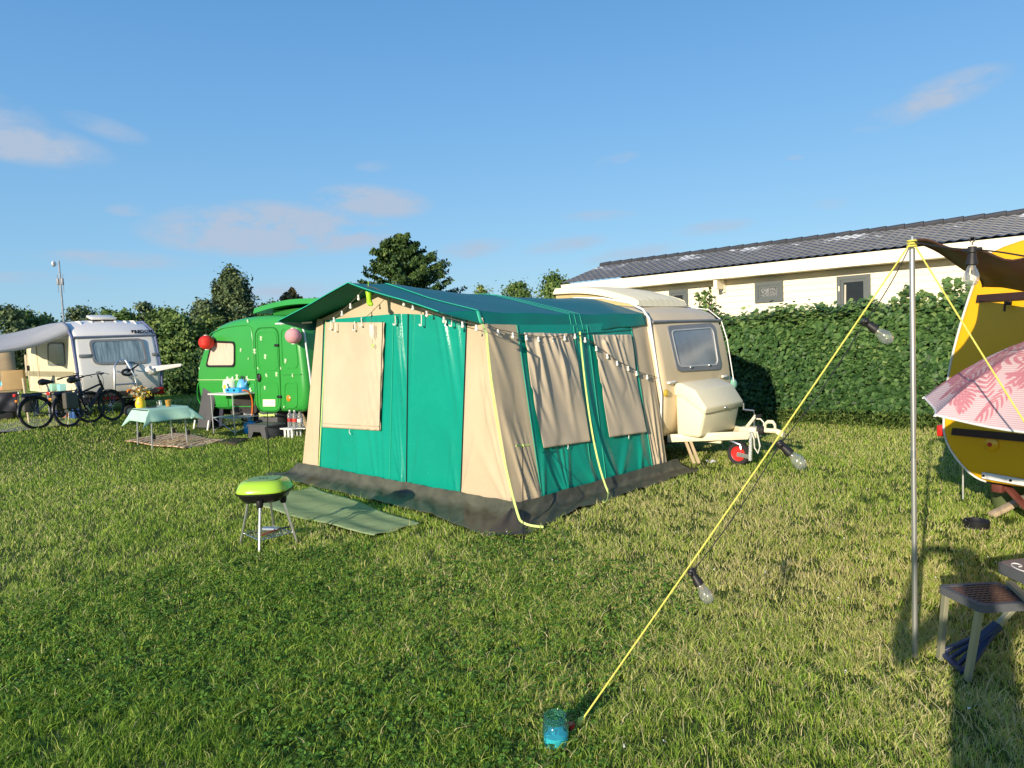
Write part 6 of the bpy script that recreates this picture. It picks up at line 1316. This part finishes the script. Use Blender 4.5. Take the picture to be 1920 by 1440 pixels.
def lamp(base, tipdir, ln=1.0):
    d = tipdir.normalized(); R = d.to_track_quat('Z', 'Y').to_matrix(); mb = MB()
    mb.lathe([(0, -.012), (.016, -.012), (.019, .0), (.019, .012), (.015, .016), (.0165, .03), (.0215, .05), (.022, .062), (.019, .064)], base, 18, R); mb.bar(base + R @ V(-.04, 0, .0), base + R @ V(.04, 0, .0), .014, .012, bev=.003)
    s_ = mb.build('lamp_socket', MSOCK, fs_)
    b = MB(); pr = [(.013, .060), (.015, .072), (.021, .085), (.0275, .10), (.030, .115), (.028, .13), (.021, .142), (.011, .1485), (0, .150)]; b.lathe(pr, base, 24, R); b.build('bulb', MBG, s_, smooth=80)
    f = MB(); f.tube([base + R @ V(.005, 0, .06), base + R @ V(.007, 0, .105), base + R @ V(0, .006, .112), base + R @ V(-.007, 0, .105), base + R @ V(-.005, 0, .06)], .0011, 5); f.lathe([(.006, .06), (.004, .085), (0, .088)], base, 8, R); f.build('filament', M('filament_wire', (.65, .52, .3), .3, metal=.8), s_)
    return base
L1 = [(1621, 603, 1655, 628), (1462, 832, 1496, 864), (1297, 1072, 1319, 1108)]
cpts = [TOP]; lamps = []
for ax, ay, tx, ty in L1:
    b0 = rp(ax, ay) + V(.012, -.006, -.008); b0 = atY(ax, ay, b0.y); e0 = atY(tx, ty, b0.y - .02); lamp(b0, e0 - b0); lamps.append(b0)
for a, b in zip([TOP] + lamps[:-1], lamps):
    mid = (a + b) / 2 - V(0, 0, .02) + V(.012, 0, 0); MB().tube(bez(a, a * .6 + mid * .4 + V(0, 0, -.012), mid * .6 + b * .4 + V(.008, 0, -.012), b, 16), .0024, 6).build('cable', MSOCK, fs_)
a = lamps[-1]; mb = MB(); e = peg + V(.25, .25, .01); mb.tube(bez(a, a + V(-.05, .0, -.12), e + V(.05, 0, .2), e, 14), .0035, 6); mb.build('cable', MSOCK, fs_) if False else None
b4 = atY(1822, 486, 2.95); b4 = atY(1823, 468, 3.0); lamp(b4, V(-.05, -.02, -1)); MB().tube([b4 + V(0, 0, .018), b4 + V(0, 0, .03)] + [b4 + V(.011 * math.sin(k), 0, .041 - .011 * math.cos(k)) for k in [i * .7 for i in range(9)]], .0025, 6).build('hook', MSOCK, fs_)
far_r = atY(1990, 480, 2.6)
MB().tube(bez(TOP, TOP * .7 + b4 * .3 - V(0, 0, .01), TOP * .3 + b4 * .7 - V(0, 0, .01), b4, 14) + bez(b4, b4 + V(.15, -.05, -.02), far_r - V(.1, 0, .02), far_r, 14)[1:], .0035, 6).build('cable', MSOCK, fs_)
# tarp (pole top, second pole out to the right, yellow caravan roof edge)
MTARP = M('brown_tarp', (.065, .032, .018), .55, var=.2, scale=3, bump=.25, bscale=12, transl=.12)
qa = TOP; qd = atY(2080, 486, 3.0); qb = atY(1842, 538, 5.2); qc = atY(2080, 560, 4.6)
def tarp(u, v):
    e0 = (1 - u) * (1 - v); p = qa * (1 - u) * (1 - v) + qd * u * (1 - v) + qb * (1 - u) * v + qc * u * v
    p = p - V(0, 0, .10) * (math.sin(v * math.pi) * (.25 + .5 * u) + .25 * math.sin(u * math.pi) * (1 - v))
    edge = math.sin(v * math.pi) * (1 - u); p += (qd - qa).normalized() * edge * .10
    return p + V(0, 0, .012 * math.sin(u * 21 + v * 5) * (1 - v) + .010 * math.sin(v * 13 + u * 9))
tp = thing('tarp', 'dark brown tarp stretched from the aluminium pole to the yellow caravan', 'tarp', (0, 0, 0))
MB().grid(tarp, 50, 40).build('sheet', MTARP, tp, smooth=80, solid=.002)
for e in (lambda t: tarp(t, 0), lambda t: tarp(0, t)): MB().tube([e(i / 24) for i in range(25)], .006, 6).build('hem', M('tarp_hem', (.05, .022, .012), .6), tp)
# second pole that carries the other corner
o = MB().tube([(0, 0, 0), (0, 0, qd.z + .03)], .0135, 12).build('tarp_pole', MALU); o.location = (qd.x, qd.y, 0); tag(o, 'aluminium pole under the outer right corner of the brown tarp', 'pole')

# ================================================================ yellow caravan
YR = math.atan2(-.88, .47); YV = Frame((3.63, 5.55, 0), YR)
MYC = M('yellow_gelcoat', (.80, .43, .005), .34, var=.05, scale=1.2, spec=.45, coat=.2)
MCHR = M('trim_white', (.72, .72, .70), .35)
yv = thing('yellow_caravan', 'deep yellow caravan cut off by the right edge, behind the pink parasol', 'caravan', YV.o, YV.rot)
def yh(px, py, y=0.0): p = YV.hit(px, py, 1, y); return (p.x, p.z)
op = [yh(*p) for p in ((1852, 468), (1834, 505), (1802, 600), (1779, 690), (1768, 780), (1770, 825), (1797, 868), (1833, 901), (1875, 908))]
xe = op[0][0] + 3.7; zt = op[0][1]; zb = op[-1][1]
prof = [(xe, zb), (xe + .25, 1.0), (xe, zt - .1), (xe - .6, zt + .10), (op[0][0] + 1.6, zt + .16), (op[0][0] + .55, zt + .09), op[0], op[1], op[2], op[3], op[4], op[5], op[6], op[7], op[8]]
prof = chaikin(prof, 2)
mb = MB(); body_mesh(mb, prof, 0, 1.95, .025, .03, z_crown=zt); mb.build('body', MYC, yv, smooth=50)
YS = lambda a, b, d: (a, -d, b)
mb = MB(); mb.tube([(x - .006, .015, z) for x, z in prof if x < op[0][0] + .02 and z > zb - .02 and z < zt + .03], .009, 8); mb.build('edge_trim', MCHR, yv)
# window band (dark brown bars above and below the parasol), lamp, rail
MBRN = M('brown_rubber_frame', (.035, .014, .012), .5)
wl = [yh(*p) for p in ((1787, 812), (1836, 553))]
x0_ = wl[0][0] + .02; z0_ = yh(1800, 816)[1]; z1_ = yh(1835, 553)[1]; o_ = [(wl[0][0], z0_), (x0_ + 2.2, z0_), (x0_ + 2.2, z1_), (wl[1][0], z1_)]
zz0 = z0_ + .055; zz1 = z1_ - .055
mb = MB(); mb.plate([(o_[0][0], z0_ - .0), (o_[1][0], z0_), (o_[1][0], zz0), (o_[0][0] + .01, zz0)], YS, .0, .03); mb.build('window_bar', MBRN, yv, smooth=0)
mb = MB(); mb.plate([(o_[3][0] - .01, zz1), (o_[2][0], zz1), (o_[2][0], z1_), (o_[3][0], z1_)], YS, .0, .03); mb.build('window_bar', MBRN, yv, smooth=0)
a = yh(1859, 833); mb = MB(); mb.lathe([(.018, .026), (.03, .024), (.055, .012), (.058, 0)], (a[0], 0, a[1]), 24, Euler((RAD(90), 0, 0)).to_matrix()); rfl = mb.build('reflector', M('amber_ring', (.80, .42, .01), .25, spec=.6), yv); mb = MB(); mb.lathe([(0, .026), (.018, .026)], (a[0], 0, a[1]), 16, Euler((RAD(90), 0, 0)).to_matrix()); mb.build('reflector_centre', M('red_lens', (.5, .02, .015), .2), rfl)
a = yh(1846, 890); b = yh(1925, 904); mb = MB(); mb.bar((a[0], -.03, a[1]), (a[0] + (b[0] - a[0]) * 2, -.03, a[1] + (b[1] - a[1]) * 2), .022, .05, bev=.005); gr_ = mb.build('awning_bar', MCHR, yv, smooth=0)
for f in (.05, .7, 1.3): MB().lathe([(0, .006), (.009, .006), (.011, 0)], (a[0] + (b[0] - a[0]) * f, -.042, a[1] + (b[1] - a[1]) * f), 8, Euler((RAD(90), 0, 0)).to_matrix()).build('screw', MBLACK, gr_)
a = yh(1762, 806, .4); mb = MB(); mb.box((a[0] + .03, .42, a[1]), (.05, .16, .10), bev=.012); mb.build('tail_lamp', M('red_lens', (.5, .02, .015), .2, spec=.7), yv)
a = yh(1781, 866, .3); mb = MB(); mb.tube([(a[0] + .08, .35, zb + .3), (a[0] + .08, .35, .12)], .009, 6); mb.build('bracket_rod', MALU, yv)
mb = MB(); mb.box((op[8][0] + 1.9, .95, zb - .05), (3.4, 1.3, .12)); mb.build('chassis', MUNDER, yv, smooth=0)
wheel(yv, (op[8][0] + 1.7, .14, .28), .28, .16); wheel(yv, (op[8][0] + 1.7, 1.8, .28), .28, .16)
a = yh(1862, 915, .2); mb = MB(); mb.bar((a[0] + .06, .22, zb - .03), (a[0] + .40, .16, .05), .05, .03); mb.box((a[0] + .05, .2, zb - .06), (.08, .1, .09), bev=.01); mb.build('corner_steady', M('rusty_steel', (.13, .035, .025), .7, var=.3, scale=14), yv)
for i, (px, py) in enumerate(((1902, 566), (1912, 590))): pass
mb = MB(); a = yh(1897, 568); mb.box((a[0], -.05, a[1]), (.05, .02, .03), bev=.005); mb.tube([(a[0] - .02, -.05, a[1]), (a[0] - .025, -.05, a[1] - .06)], .008, 6); mb.build('blind_pull', MBRN, yv)
# wooden plank and olive bucket below
pa = G(1858, 966, .02); pb_ = G(1935, 928, .16)
o = MB().bar(pa - pa, pb_ - pa, .07, .035, bev=.005).build('wooden_plank', M('weathered_wood', (.46, .36, .24), .7, var=.2, scale=6, stretch=(8, 8, 1), bump=.2)); o.location = pa; tag(o, 'pale wooden plank propped under the yellow caravan', 'plank')
p = G(1888, 952); bk = thing('bucket', 'olive green bucket standing in the shade under the yellow caravan', 'bucket', p)
MB().lathe([(0, .0), (.10, 0), (.135, .20), (.142, .205), (.138, .215), (.128, .20), (.095, .01), (0, .01)], (0, 0, 0), 24).build('tub', M('olive_bucket', (.10, .13, .05), .5), bk); MB().tube([(.137 * math.cos(t), .137 * math.sin(t) * .3, .2 + .07 * math.sin(t)) for t in [i * .3142 for i in range(11)]], .004, 5).build('handle', MBLACK, bk)
# black bowl on the grass
p = G(1831, 992); o = MB().lathe([(0, .012), (.05, .012), (.068, .03), (.078, .05), (.088, .052), (.093, .045), (.088, .01), (.095, 0), (0, 0)], (0, 0, 0), 28).build('pet_bowl', MBLACK); o.location = p + V(0, 0, .02); tag(o, 'small black bowl lying in the grass near the yellow caravan', 'bowl')
# rusty spots of dry grass come from the lawn itself

# ================================================================ pink parasol
UA = atY(2035, 620, 3.70); ud = Vector((.006, -.083, .997)).normalized()
um = thing('parasol', 'pink palm leaf patterned parasol tilted over in front of the yellow caravan', 'parasol', UA)
ur = Vector((-ud.z, 0, ud.x)).normalized(); ur = (V(0, 1, 0).cross(ud)).normalized(); uv_ = ud.cross(ur)
RU, NU, A0 = .74, 8, 3.105
def para(r, a, lift=0.0):
    k = 2 * math.pi / NU; f = (a / k) % 1; a = a + A0; cosn = math.cos(math.pi / NU) / math.cos((f - .5) * k)
    sc = 1 + (cosn - 1) * min(1, r * 1.1) - .035 * math.sin(f * math.pi) * r ** 2
    rad = RU * r * sc; h = -.42 * r ** 1.75 - .018 * math.sin(f * math.pi) * r
    return ur * (rad * math.cos(a)) + uv_ * (rad * math.sin(a)) + ud * (h + lift)
def pinkmat():
    m = bpy.data.materials.new('parasol_cloth'); m.use_nodes = True; t = m.node_tree; n = t.nodes; p = n['Principled BSDF']; o = n['Material Output']; co = n.new('ShaderNodeTexCoord')
    wv = n.new('ShaderNodeTexWave'); wv.wave_type = 'BANDS'; wv.bands_direction = 'Z'; wv.inputs['Scale'].default_value = 34; t.links.new(co.outputs['Object'], wv.inputs['Vector'])
    r = n.new('ShaderNodeValToRGB'); e = r.color_ramp.elements; e[0].position = .35; e[0].color = (.66, .42, .47, 1); e[1].position = .65; e[1].color = (.76, .62, .61, 1)
    t.links.new(wv.outputs['Fac'], r.inputs[0]); t.links.new(r.outputs[0], p.inputs['Base Color']); p.inputs['Roughness'].default_value = .75
    tl = n.new('ShaderNodeBsdfTranslucent'); mx = n.new('ShaderNodeMixShader'); mx.inputs[0].default_value = .2; t.links.new(r.outputs[0], tl.inputs[0]); t.links.new(p.outputs[0], mx.inputs[1]); t.links.new(tl.outputs[0], mx.inputs[2]); t.links.new(mx.outputs[0], o.inputs[0]); return m
mb = MB(); mb.grid(lambda u, v: para(.015 + .985 * v, 2 * math.pi * u), 128, 30)
mb.mi = 1; rr = random.Random(12)
def frond(r0, a0, ang, ln, nl=9):
    """palm frond print lying 2 mm above the cloth: a bowed stem with tapering leaflets"""
    def S(x, y): rad = r0 + x; return para(min(.985, max(.05, rad)), a0 + y / max(.2, rad), .0035)
    ca, sa = math.cos(ang), math.sin(ang); W2 = lambda x, y: S(x * ca - y * sa, x * sa + y * ca)
    bow = rr.uniform(-.25, .25)
    for i in range(nl):
        t = (i + .5) / nl
        for sgn in (-1, 1):
            bx = ln * t; by = bow * ln * t * t; L_ = ln * .42 * math.sin(math.pi * (.12 + .8 * t)) ; th = sgn * (1.05 - .55 * t); wd = ln * .035
            pts = []
            for q in (0, .35, .7, 1): 
                lx2 = bx + L_ * q * math.cos(th) + .0; ly2 = by + L_ * q * math.sin(th) - sgn * L_ * .25 * q * q; w_ = wd * (0.5 + 1.2 * q) * (1 - q) ** .6
                pts.append((lx2, ly2, w_))
            vs = [];
            for lx2, ly2, w_ in pts: vs += [W2(lx2 - w_ * math.sin(th), ly2 + w_ * math.cos(th)), W2(lx2 + w_ * math.sin(th), ly2 - w_ * math.cos(th))]
            mb.add(vs, [(0, 1, 3, 2), (2, 3, 5, 4), (4, 5, 7, 6)])
for k in range(NU):
    for r0, da, an, ln in ((.30, .25, .4, .42), (.55, .55, 2.2, .44), (.60, .15, -.9, .44), (.80, .70, 1.4, .36), (.84, .30, -2.0, .36), (.45, .8, 3.4, .38), (.75, .95, .3, .3), (.68, .42, .1, .28)):
        frond(r0, (k + da) * 2 * math.pi / NU, an + rr.uniform(-.5, .5), ln * rr.uniform(.85, 1.15))
mb.build('canopy', [pinkmat(), M('print_pink', (.60, .235, .28), .75, var=.1, transl=.2)], um, smooth=60)
MB().tube([para(1.0, 2 * math.pi * i / 96) for i in range(96)], .006, 6, closed=True).build('edge_binding', M('binding_white', (.82, .80, .76), .6), um)
for k in range(NU): MB().tube([para(v / 12, 2 * math.pi * k / NU, -.008) for v in range(1, 13)] + [para(1.0, 2 * math.pi * k / NU) * 1.012], .005, 6).build('rib', MWHITE, um)
MB().tube([ud * .06, ud * -.05, ud * -.55], [.006, .014, .014], 10).build('pole', MWHITE, um)
up_ = ud * -.55; MB().tube([up_, V(up_.x + .02, up_.y, up_.z - .08), V(up_.x + .02, up_.y, -UA.z)], .017, 10).build('lower_pole', MWHITE, um)
MB().sphere(ud * .07, .022, 10, 8).build('finial', MWHITE, um)
MB().tube(bez(para(.52, RAD(200)), para(.5, RAD(205), -.0) + V(0, -.06, -.1), para(.6, RAD(215)) + V(.02, -.06, -.04), para(.68, RAD(222)), 10), .003, 5).build('tie_cord', MCORD, um) if False else None

# ================================================================ folding picnic table with joined seats
SL1, SL2 = G(1762, 1240), G(1813, 1280)
SR = math.atan2(SL2.y - SL1.y, SL2.x - SL1.x); SF_ = Frame(SL1, SR)        # x: along the near edge of the seat
sw = SF_.l(SL2).x
MTABG = M('table_grey', (.10, .105, .115), .5, var=.06, spec=.4); MLEGC = M('leg_champagne', (.36, .35, .24), .40, metal=.35, var=.05); MBRC = M('brace_navy', (.022, .035, .085), .45, var=.08)
pt = thing('picnic_table', 'folding grey picnic table with joined brown slatted seat at the right edge', 'picnic table', SF_.o, SR)
sz_ = SF_.hit(1768, 1112, 1, .0).z
c0 = SF_.hit(1757, 1097, 2, sz_ + .035); c1 = SF_.hit(1840, 1136, 2, sz_ + .035); c2 = SF_.hit(1985, 1128, 2, sz_ + .035); c3 = SF_.hit(1868, 1090, 2, sz_ + .035)
MSEAT = M('seat_brown', (.11, .062, .05), .42, var=.15, scale=6, spec=.5)
sc_ = [(c.x, c.y) for c in (c0, c1)]; ex = Vector((c1.x - c0.x, c1.y - c0.y)); ey = Vector((c3.x - c0.x, c3.y - c0.y)); eyn = ey / ey.length * max(ey.length, .28)
def seatp(u, v): q = Vector((c0.x, c0.y)) + ex * u + eyn * v; return q.x, q.y
def rect(u0, v0, u1, v1): return [seatp(u0, v0), seatp(u1, v0), seatp(u1, v1), seatp(u0, v1)]
FLAT = lambda a, b, d: (a, b, sz_ + d)
mb = MB(); mb.ring(rpoly(rect(0, 0, 1, 1), .03), inset(rpoly(rect(0, 0, 1, 1), .03), .025), FLAT, .0, .036); mb.build('seat_rim', MTABG, pt, smooth=0)
mb = MB(); nxh, nyh = 9, 10; e_ = .06
gx = [e_ + (1 - 2 * e_) * i / nxh for i in range(nxh + 1)]; gy = [e_ + (1 - 2 * e_) * i / nyh for i in range(nyh + 1)]
for i in range(nxh + 1):
    w_ = .02; mb.plate(rect(gx[i] - w_, e_ - .02, gx[i] + w_, 1 - e_ + .02), FLAT, .018, .034)
for j in range(nyh + 1): mb.plate(rect(e_ - .02, gy[j] - .016, 1 - e_ + .02, gy[j] + .016), FLAT, .016, .032)
mb.build('seat', MSEAT, pt, smooth=0)
mb = MB(); mb.plate(rect(.05, .05, .95, .95), FLAT, .004, .010); mb.build('seat_bottom', MTABG, pt, smooth=0)
l2 = SF_.l(SL2)
for (fx, fy), (tu, tv) in zip(((0, 0), (l2.x, l2.y)), ((.12, .06), (.88, .06))):
    t_ = seatp(tu, tv); p0 = Vector((fx, fy, 0)); p1 = Vector((t_[0], t_[1], sz_ + .002)); lg = MB().bar(p0, p1, .034, .022, bev=.003, up=(0, 1, 0)).build('leg', MLEGC, pt, smooth=0); MB().bar(p0 - V(0, 0, .0), p0 + (p1 - p0) * .04, .04, .028, bev=.004, up=(0, 1, 0)).build('foot', MBLACK, lg, smooth=0)
# navy triangular brace up to the table
b0 = SF_.hit(1766, 1222, 1, .015); b1 = SF_.hit(1808, 1262, 1, .015); bt_ = SF_.hit(1866, 1178, 1, .22); bt2 = SF_.hit(1882, 1160, 1, .26)
mb = MB(); mb.bar(b0, bt_, .03, .02, bev=.004); mb.bar(b1, bt_, .03, .02, bev=.004); mb.bar(b0, b1, .03, .02, bev=.004)
for f in (.35, .68): mb.bar(b0 * (1 - f) + b1 * f, (b0 * (1 - f) + b1 * f) * .45 + bt_ * .55, .016, .016)
mb.bar((b0 + b1 + bt_ * 3) / 5, bt_ + (bt2 - bt_) * .4, .05, .032, bev=.006); mb.build('brace', MBRC, pt, smooth=0)
MB().bar(bt_, bt_ + (bt2 - bt_) * 2.2, .03, .022, bev=.003).build('brace_tube', MLEGC, pt, smooth=0)
tz2 = None
q0 = SF_.hit(1866, 1052, 1, .42); tz2 = q0.z
d0 = SF_.hit(1866, 1052, 2, tz2); d1 = SF_.hit(1960, 1092, 2, tz2); d3 = SF_.hit(1960, 1040, 2, tz2)
exv = Vector((d1.x - d0.x, d1.y - d0.y)); eyv = Vector((d3.x - d0.x, d3.y - d0.y)); exv = exv.normalized() * .62; eyv = eyv.normalized() * .85
tp_ = rpoly([(d0.x, d0.y), (d0.x + exv.x, d0.y + exv.y), (d0.x + exv.x + eyv.x, d0.y + exv.y + eyv.y), (d0.x + eyv.x, d0.y + eyv.y)], .04)
TP = lambda a, b, d: (a, b, tz2 + d)
MB().plate(tp_, TP, -.055, -.004).build('table_top', MTABG, pt, smooth=30)
MB().plate(inset(tp_, .012), TP, -.004, .0).build('table_surface', M('table_mauve', (.20, .165, .17), .5, var=.08), pt, smooth=0)
mb = MB(); s0 = Vector((d0.x, d0.y)) + exv * .10 + eyv * .05; e1 = exv.normalized(); e2 = eyv.normalized()
sq = [s0 + e1 * (.05 * math.cos(t) + .05 * t / 3) * 1.0 + e2 * .03 * math.sin(t) for t in [i * .35 for i in range(26)]]; mb.tube([(p.x, p.y, tz2 + .002) for p in sq], .0028, 5); mb.build('chalk_scribble', MWHITE, pt)
ct = Vector((d0.x, d0.y)) + exv * .5 + eyv * .5
for sx_, sy_ in ((-.22, -.3), (.22, -.3), (-.22, .3), (.22, .3)): p = ct + e1 * sx_ + e2 * sy_; MB().bar((p.x, p.y, 0), (p.x, p.y, tz2 - .055), .03, .022, up=(0, 1, 0)).build('leg', MLEGC, pt, smooth=0)
a_ = SF_.hit(1893, 1100, 2, sz_ + .03); mb = MB(); mb.bar((a_.x - .0, a_.y, sz_ + .05), (a_.x + .5, a_.y - .15, sz_ + .05), .03, .02); mb.build('link_bar', MLEGC, pt, smooth=0)

# ================================================================ blue jar
JP = G(1043, 1398); jr = thing('glass_jar', 'blue glass jar with pale wax at the bottom, standing in the front grass', 'jar', JP)
MJAR = M('jar_glass', (.36, .84, .92), .04, trans=.97, var=.03, ior=1.4)
MB().lathe([(0, .0), (.044, .0), (.051, .006), (.0525, .03), (.0525, .088), (.049, .097), (.046, .101), (.0475, .104), (.0475, .108), (.046, .111), (.0475, .114), (.0475, .118), (.046, .121), (.0475, .124), (.0475, .129), (.044, .131), (.0425, .128), (.0425, .10), (.048, .09), (.049, .03), (.047, .008), (0, .006)], (0, 0, .0), 40).build('glass', MJAR, jr, smooth=60)
MB().lathe([(0, .0075), (.046, .009), (.0482, .03), (.0482, .047), (.044, .049), (0, .049)], (0, 0, 0), 32).build('wax', M('aqua_wax', (.25, .85, .82), .5, var=.04), jr)
MB().tube([(0, 0, .049), (.002, 0, .062)], .0012, 5).build('wick', MBLACK, jr)

# ================================================================ the photographer, whose shadow lies on the lawn
def person():
    me = bpy.data.meshes.new('person'); bm = bmesh.new(); sk = bm.verts.layers.skin.verify()
    P = {}
    def v(n, co, rx, ry=None): q = bm.verts.new(co); q[sk].radius = (rx, ry or rx); P[n] = q
    def e(*n):
        for a, b in zip(n[:-1], n[1:]): bm.edges.new((P[a], P[b]))
    X, Y = -.06, -.42
    v('pelvis', (X, Y, .95), .15, .11); v('waist', (X, Y, 1.10), .14, .10); v('chest', (X, Y, 1.28), .165, .11); v('neck0', (X, Y + .01, 1.44), .07, .065); v('neck', (X, Y + .03, 1.52), .055); v('head', (X, Y + .06, 1.62), .082, .095); v('crown', (X, Y + .05, 1.71), .065, .075)
    e('pelvis', 'waist', 'chest', 'neck0', 'neck', 'head', 'crown')
    for s, n in ((-1, 'l'), (1, 'r')):
        v('hip' + n, (X + s * .10, Y, .88), .10); v('knee' + n, (X + s * .11, Y + .02, .49), .062); v('ank' + n, (X + s * .11, Y - .01, .09), .042); v('heel' + n, (X + s * .115, Y + .02, .04), .038); v('toe' + n, (X + s * .13, Y + .16, .03), .028)
        e('pelvis', 'hip' + n, 'knee' + n, 'ank' + n, 'heel' + n, 'toe' + n)
        el = 1.20 if s < 0 else 1.36; ex_ = .36 if s < 0 else .40
        v('sh' + n, (X + s * .19, Y, 1.40), .062); v('elb' + n, (X + s * ex_, Y + .10, el), .045); v('wr' + n, (X + s * .17, Y + .30, 1.60), .030); v('palm' + n, (X + s * .115, Y + .345, 1.64), .030, .016)
        e('chest', 'sh' + n, 'elb' + n, 'wr' + n, 'palm' + n)
        for i, (dy, dz, ln) in enumerate(((0, .03, .075), (.0, .012, .08), (0, -.008, .075), (0, -.026, .06))):
            v(f'k{i}{n}', (X + s * .10, Y + .365, 1.64 + dz), .010); v(f'f{i}{n}', (X + s * .075, Y + .385, 1.645 + dz), .009); v(f't{i}{n}', (X + s * .075 - s * .035, Y + .375, 1.645 + dz * .9), .0075); e('palm' + n, f'k{i}{n}', f'f{i}{n}', f't{i}{n}')
        v('th0' + n, (X + s * .10, Y + .335, 1.61), .011); v('th1' + n, (X + s * .07, Y + .335, 1.60), .009); e('palm' + n, 'th0' + n, 'th1' + n)
    P['pelvis'][sk].use_root = True
    bm.to_mesh(me); bm.free(); o = bpy.data.objects.new('person', me); C.objects.link(o); o.modifiers.new('skin', 'SKIN'); sm = o.modifiers.new('sub', 'SUBSURF'); sm.levels = 1; sm.render_levels = 1
    me.materials.append(M('dark_clothes', (.05, .055, .07), .8)); tag(o, 'person in dark clothes holding up a phone, whose shadow falls on the lawn', 'person')
    h = MB().sphere((X, Y + .04, 1.665), .105, 18, 12, (.92, 1.05, 1.0)).build('hair', M('brown_hair', (.06, .04, .025), .7, bump=.5), o)
    ph = MB().box((X, Y + .375, 1.65), (.16, .009, .076), bev=.004).build('phone', MBLACK); tag(ph, 'black phone held sideways in both hands of the person', 'phone')
person()
# lettering as plain meshes
bpy.context.view_layer.update(); dg = bpy.context.evaluated_depsgraph_get()
for o in [o for o in SC.objects if o.type == 'FONT']:
    me = bpy.data.meshes.new_from_object(o.evaluated_get(dg)); nm = o.name; n = bpy.data.objects.new('tmp', me); C.objects.link(n); n.parent = o.parent; n.matrix_basis = o.matrix_basis
    if nm == 'lettering':
        k_ = LETW / max(v.co.x for v in me.vertices); n.scale = (k_, k_, k_)
    bpy.data.objects.remove(o); n.name = nm
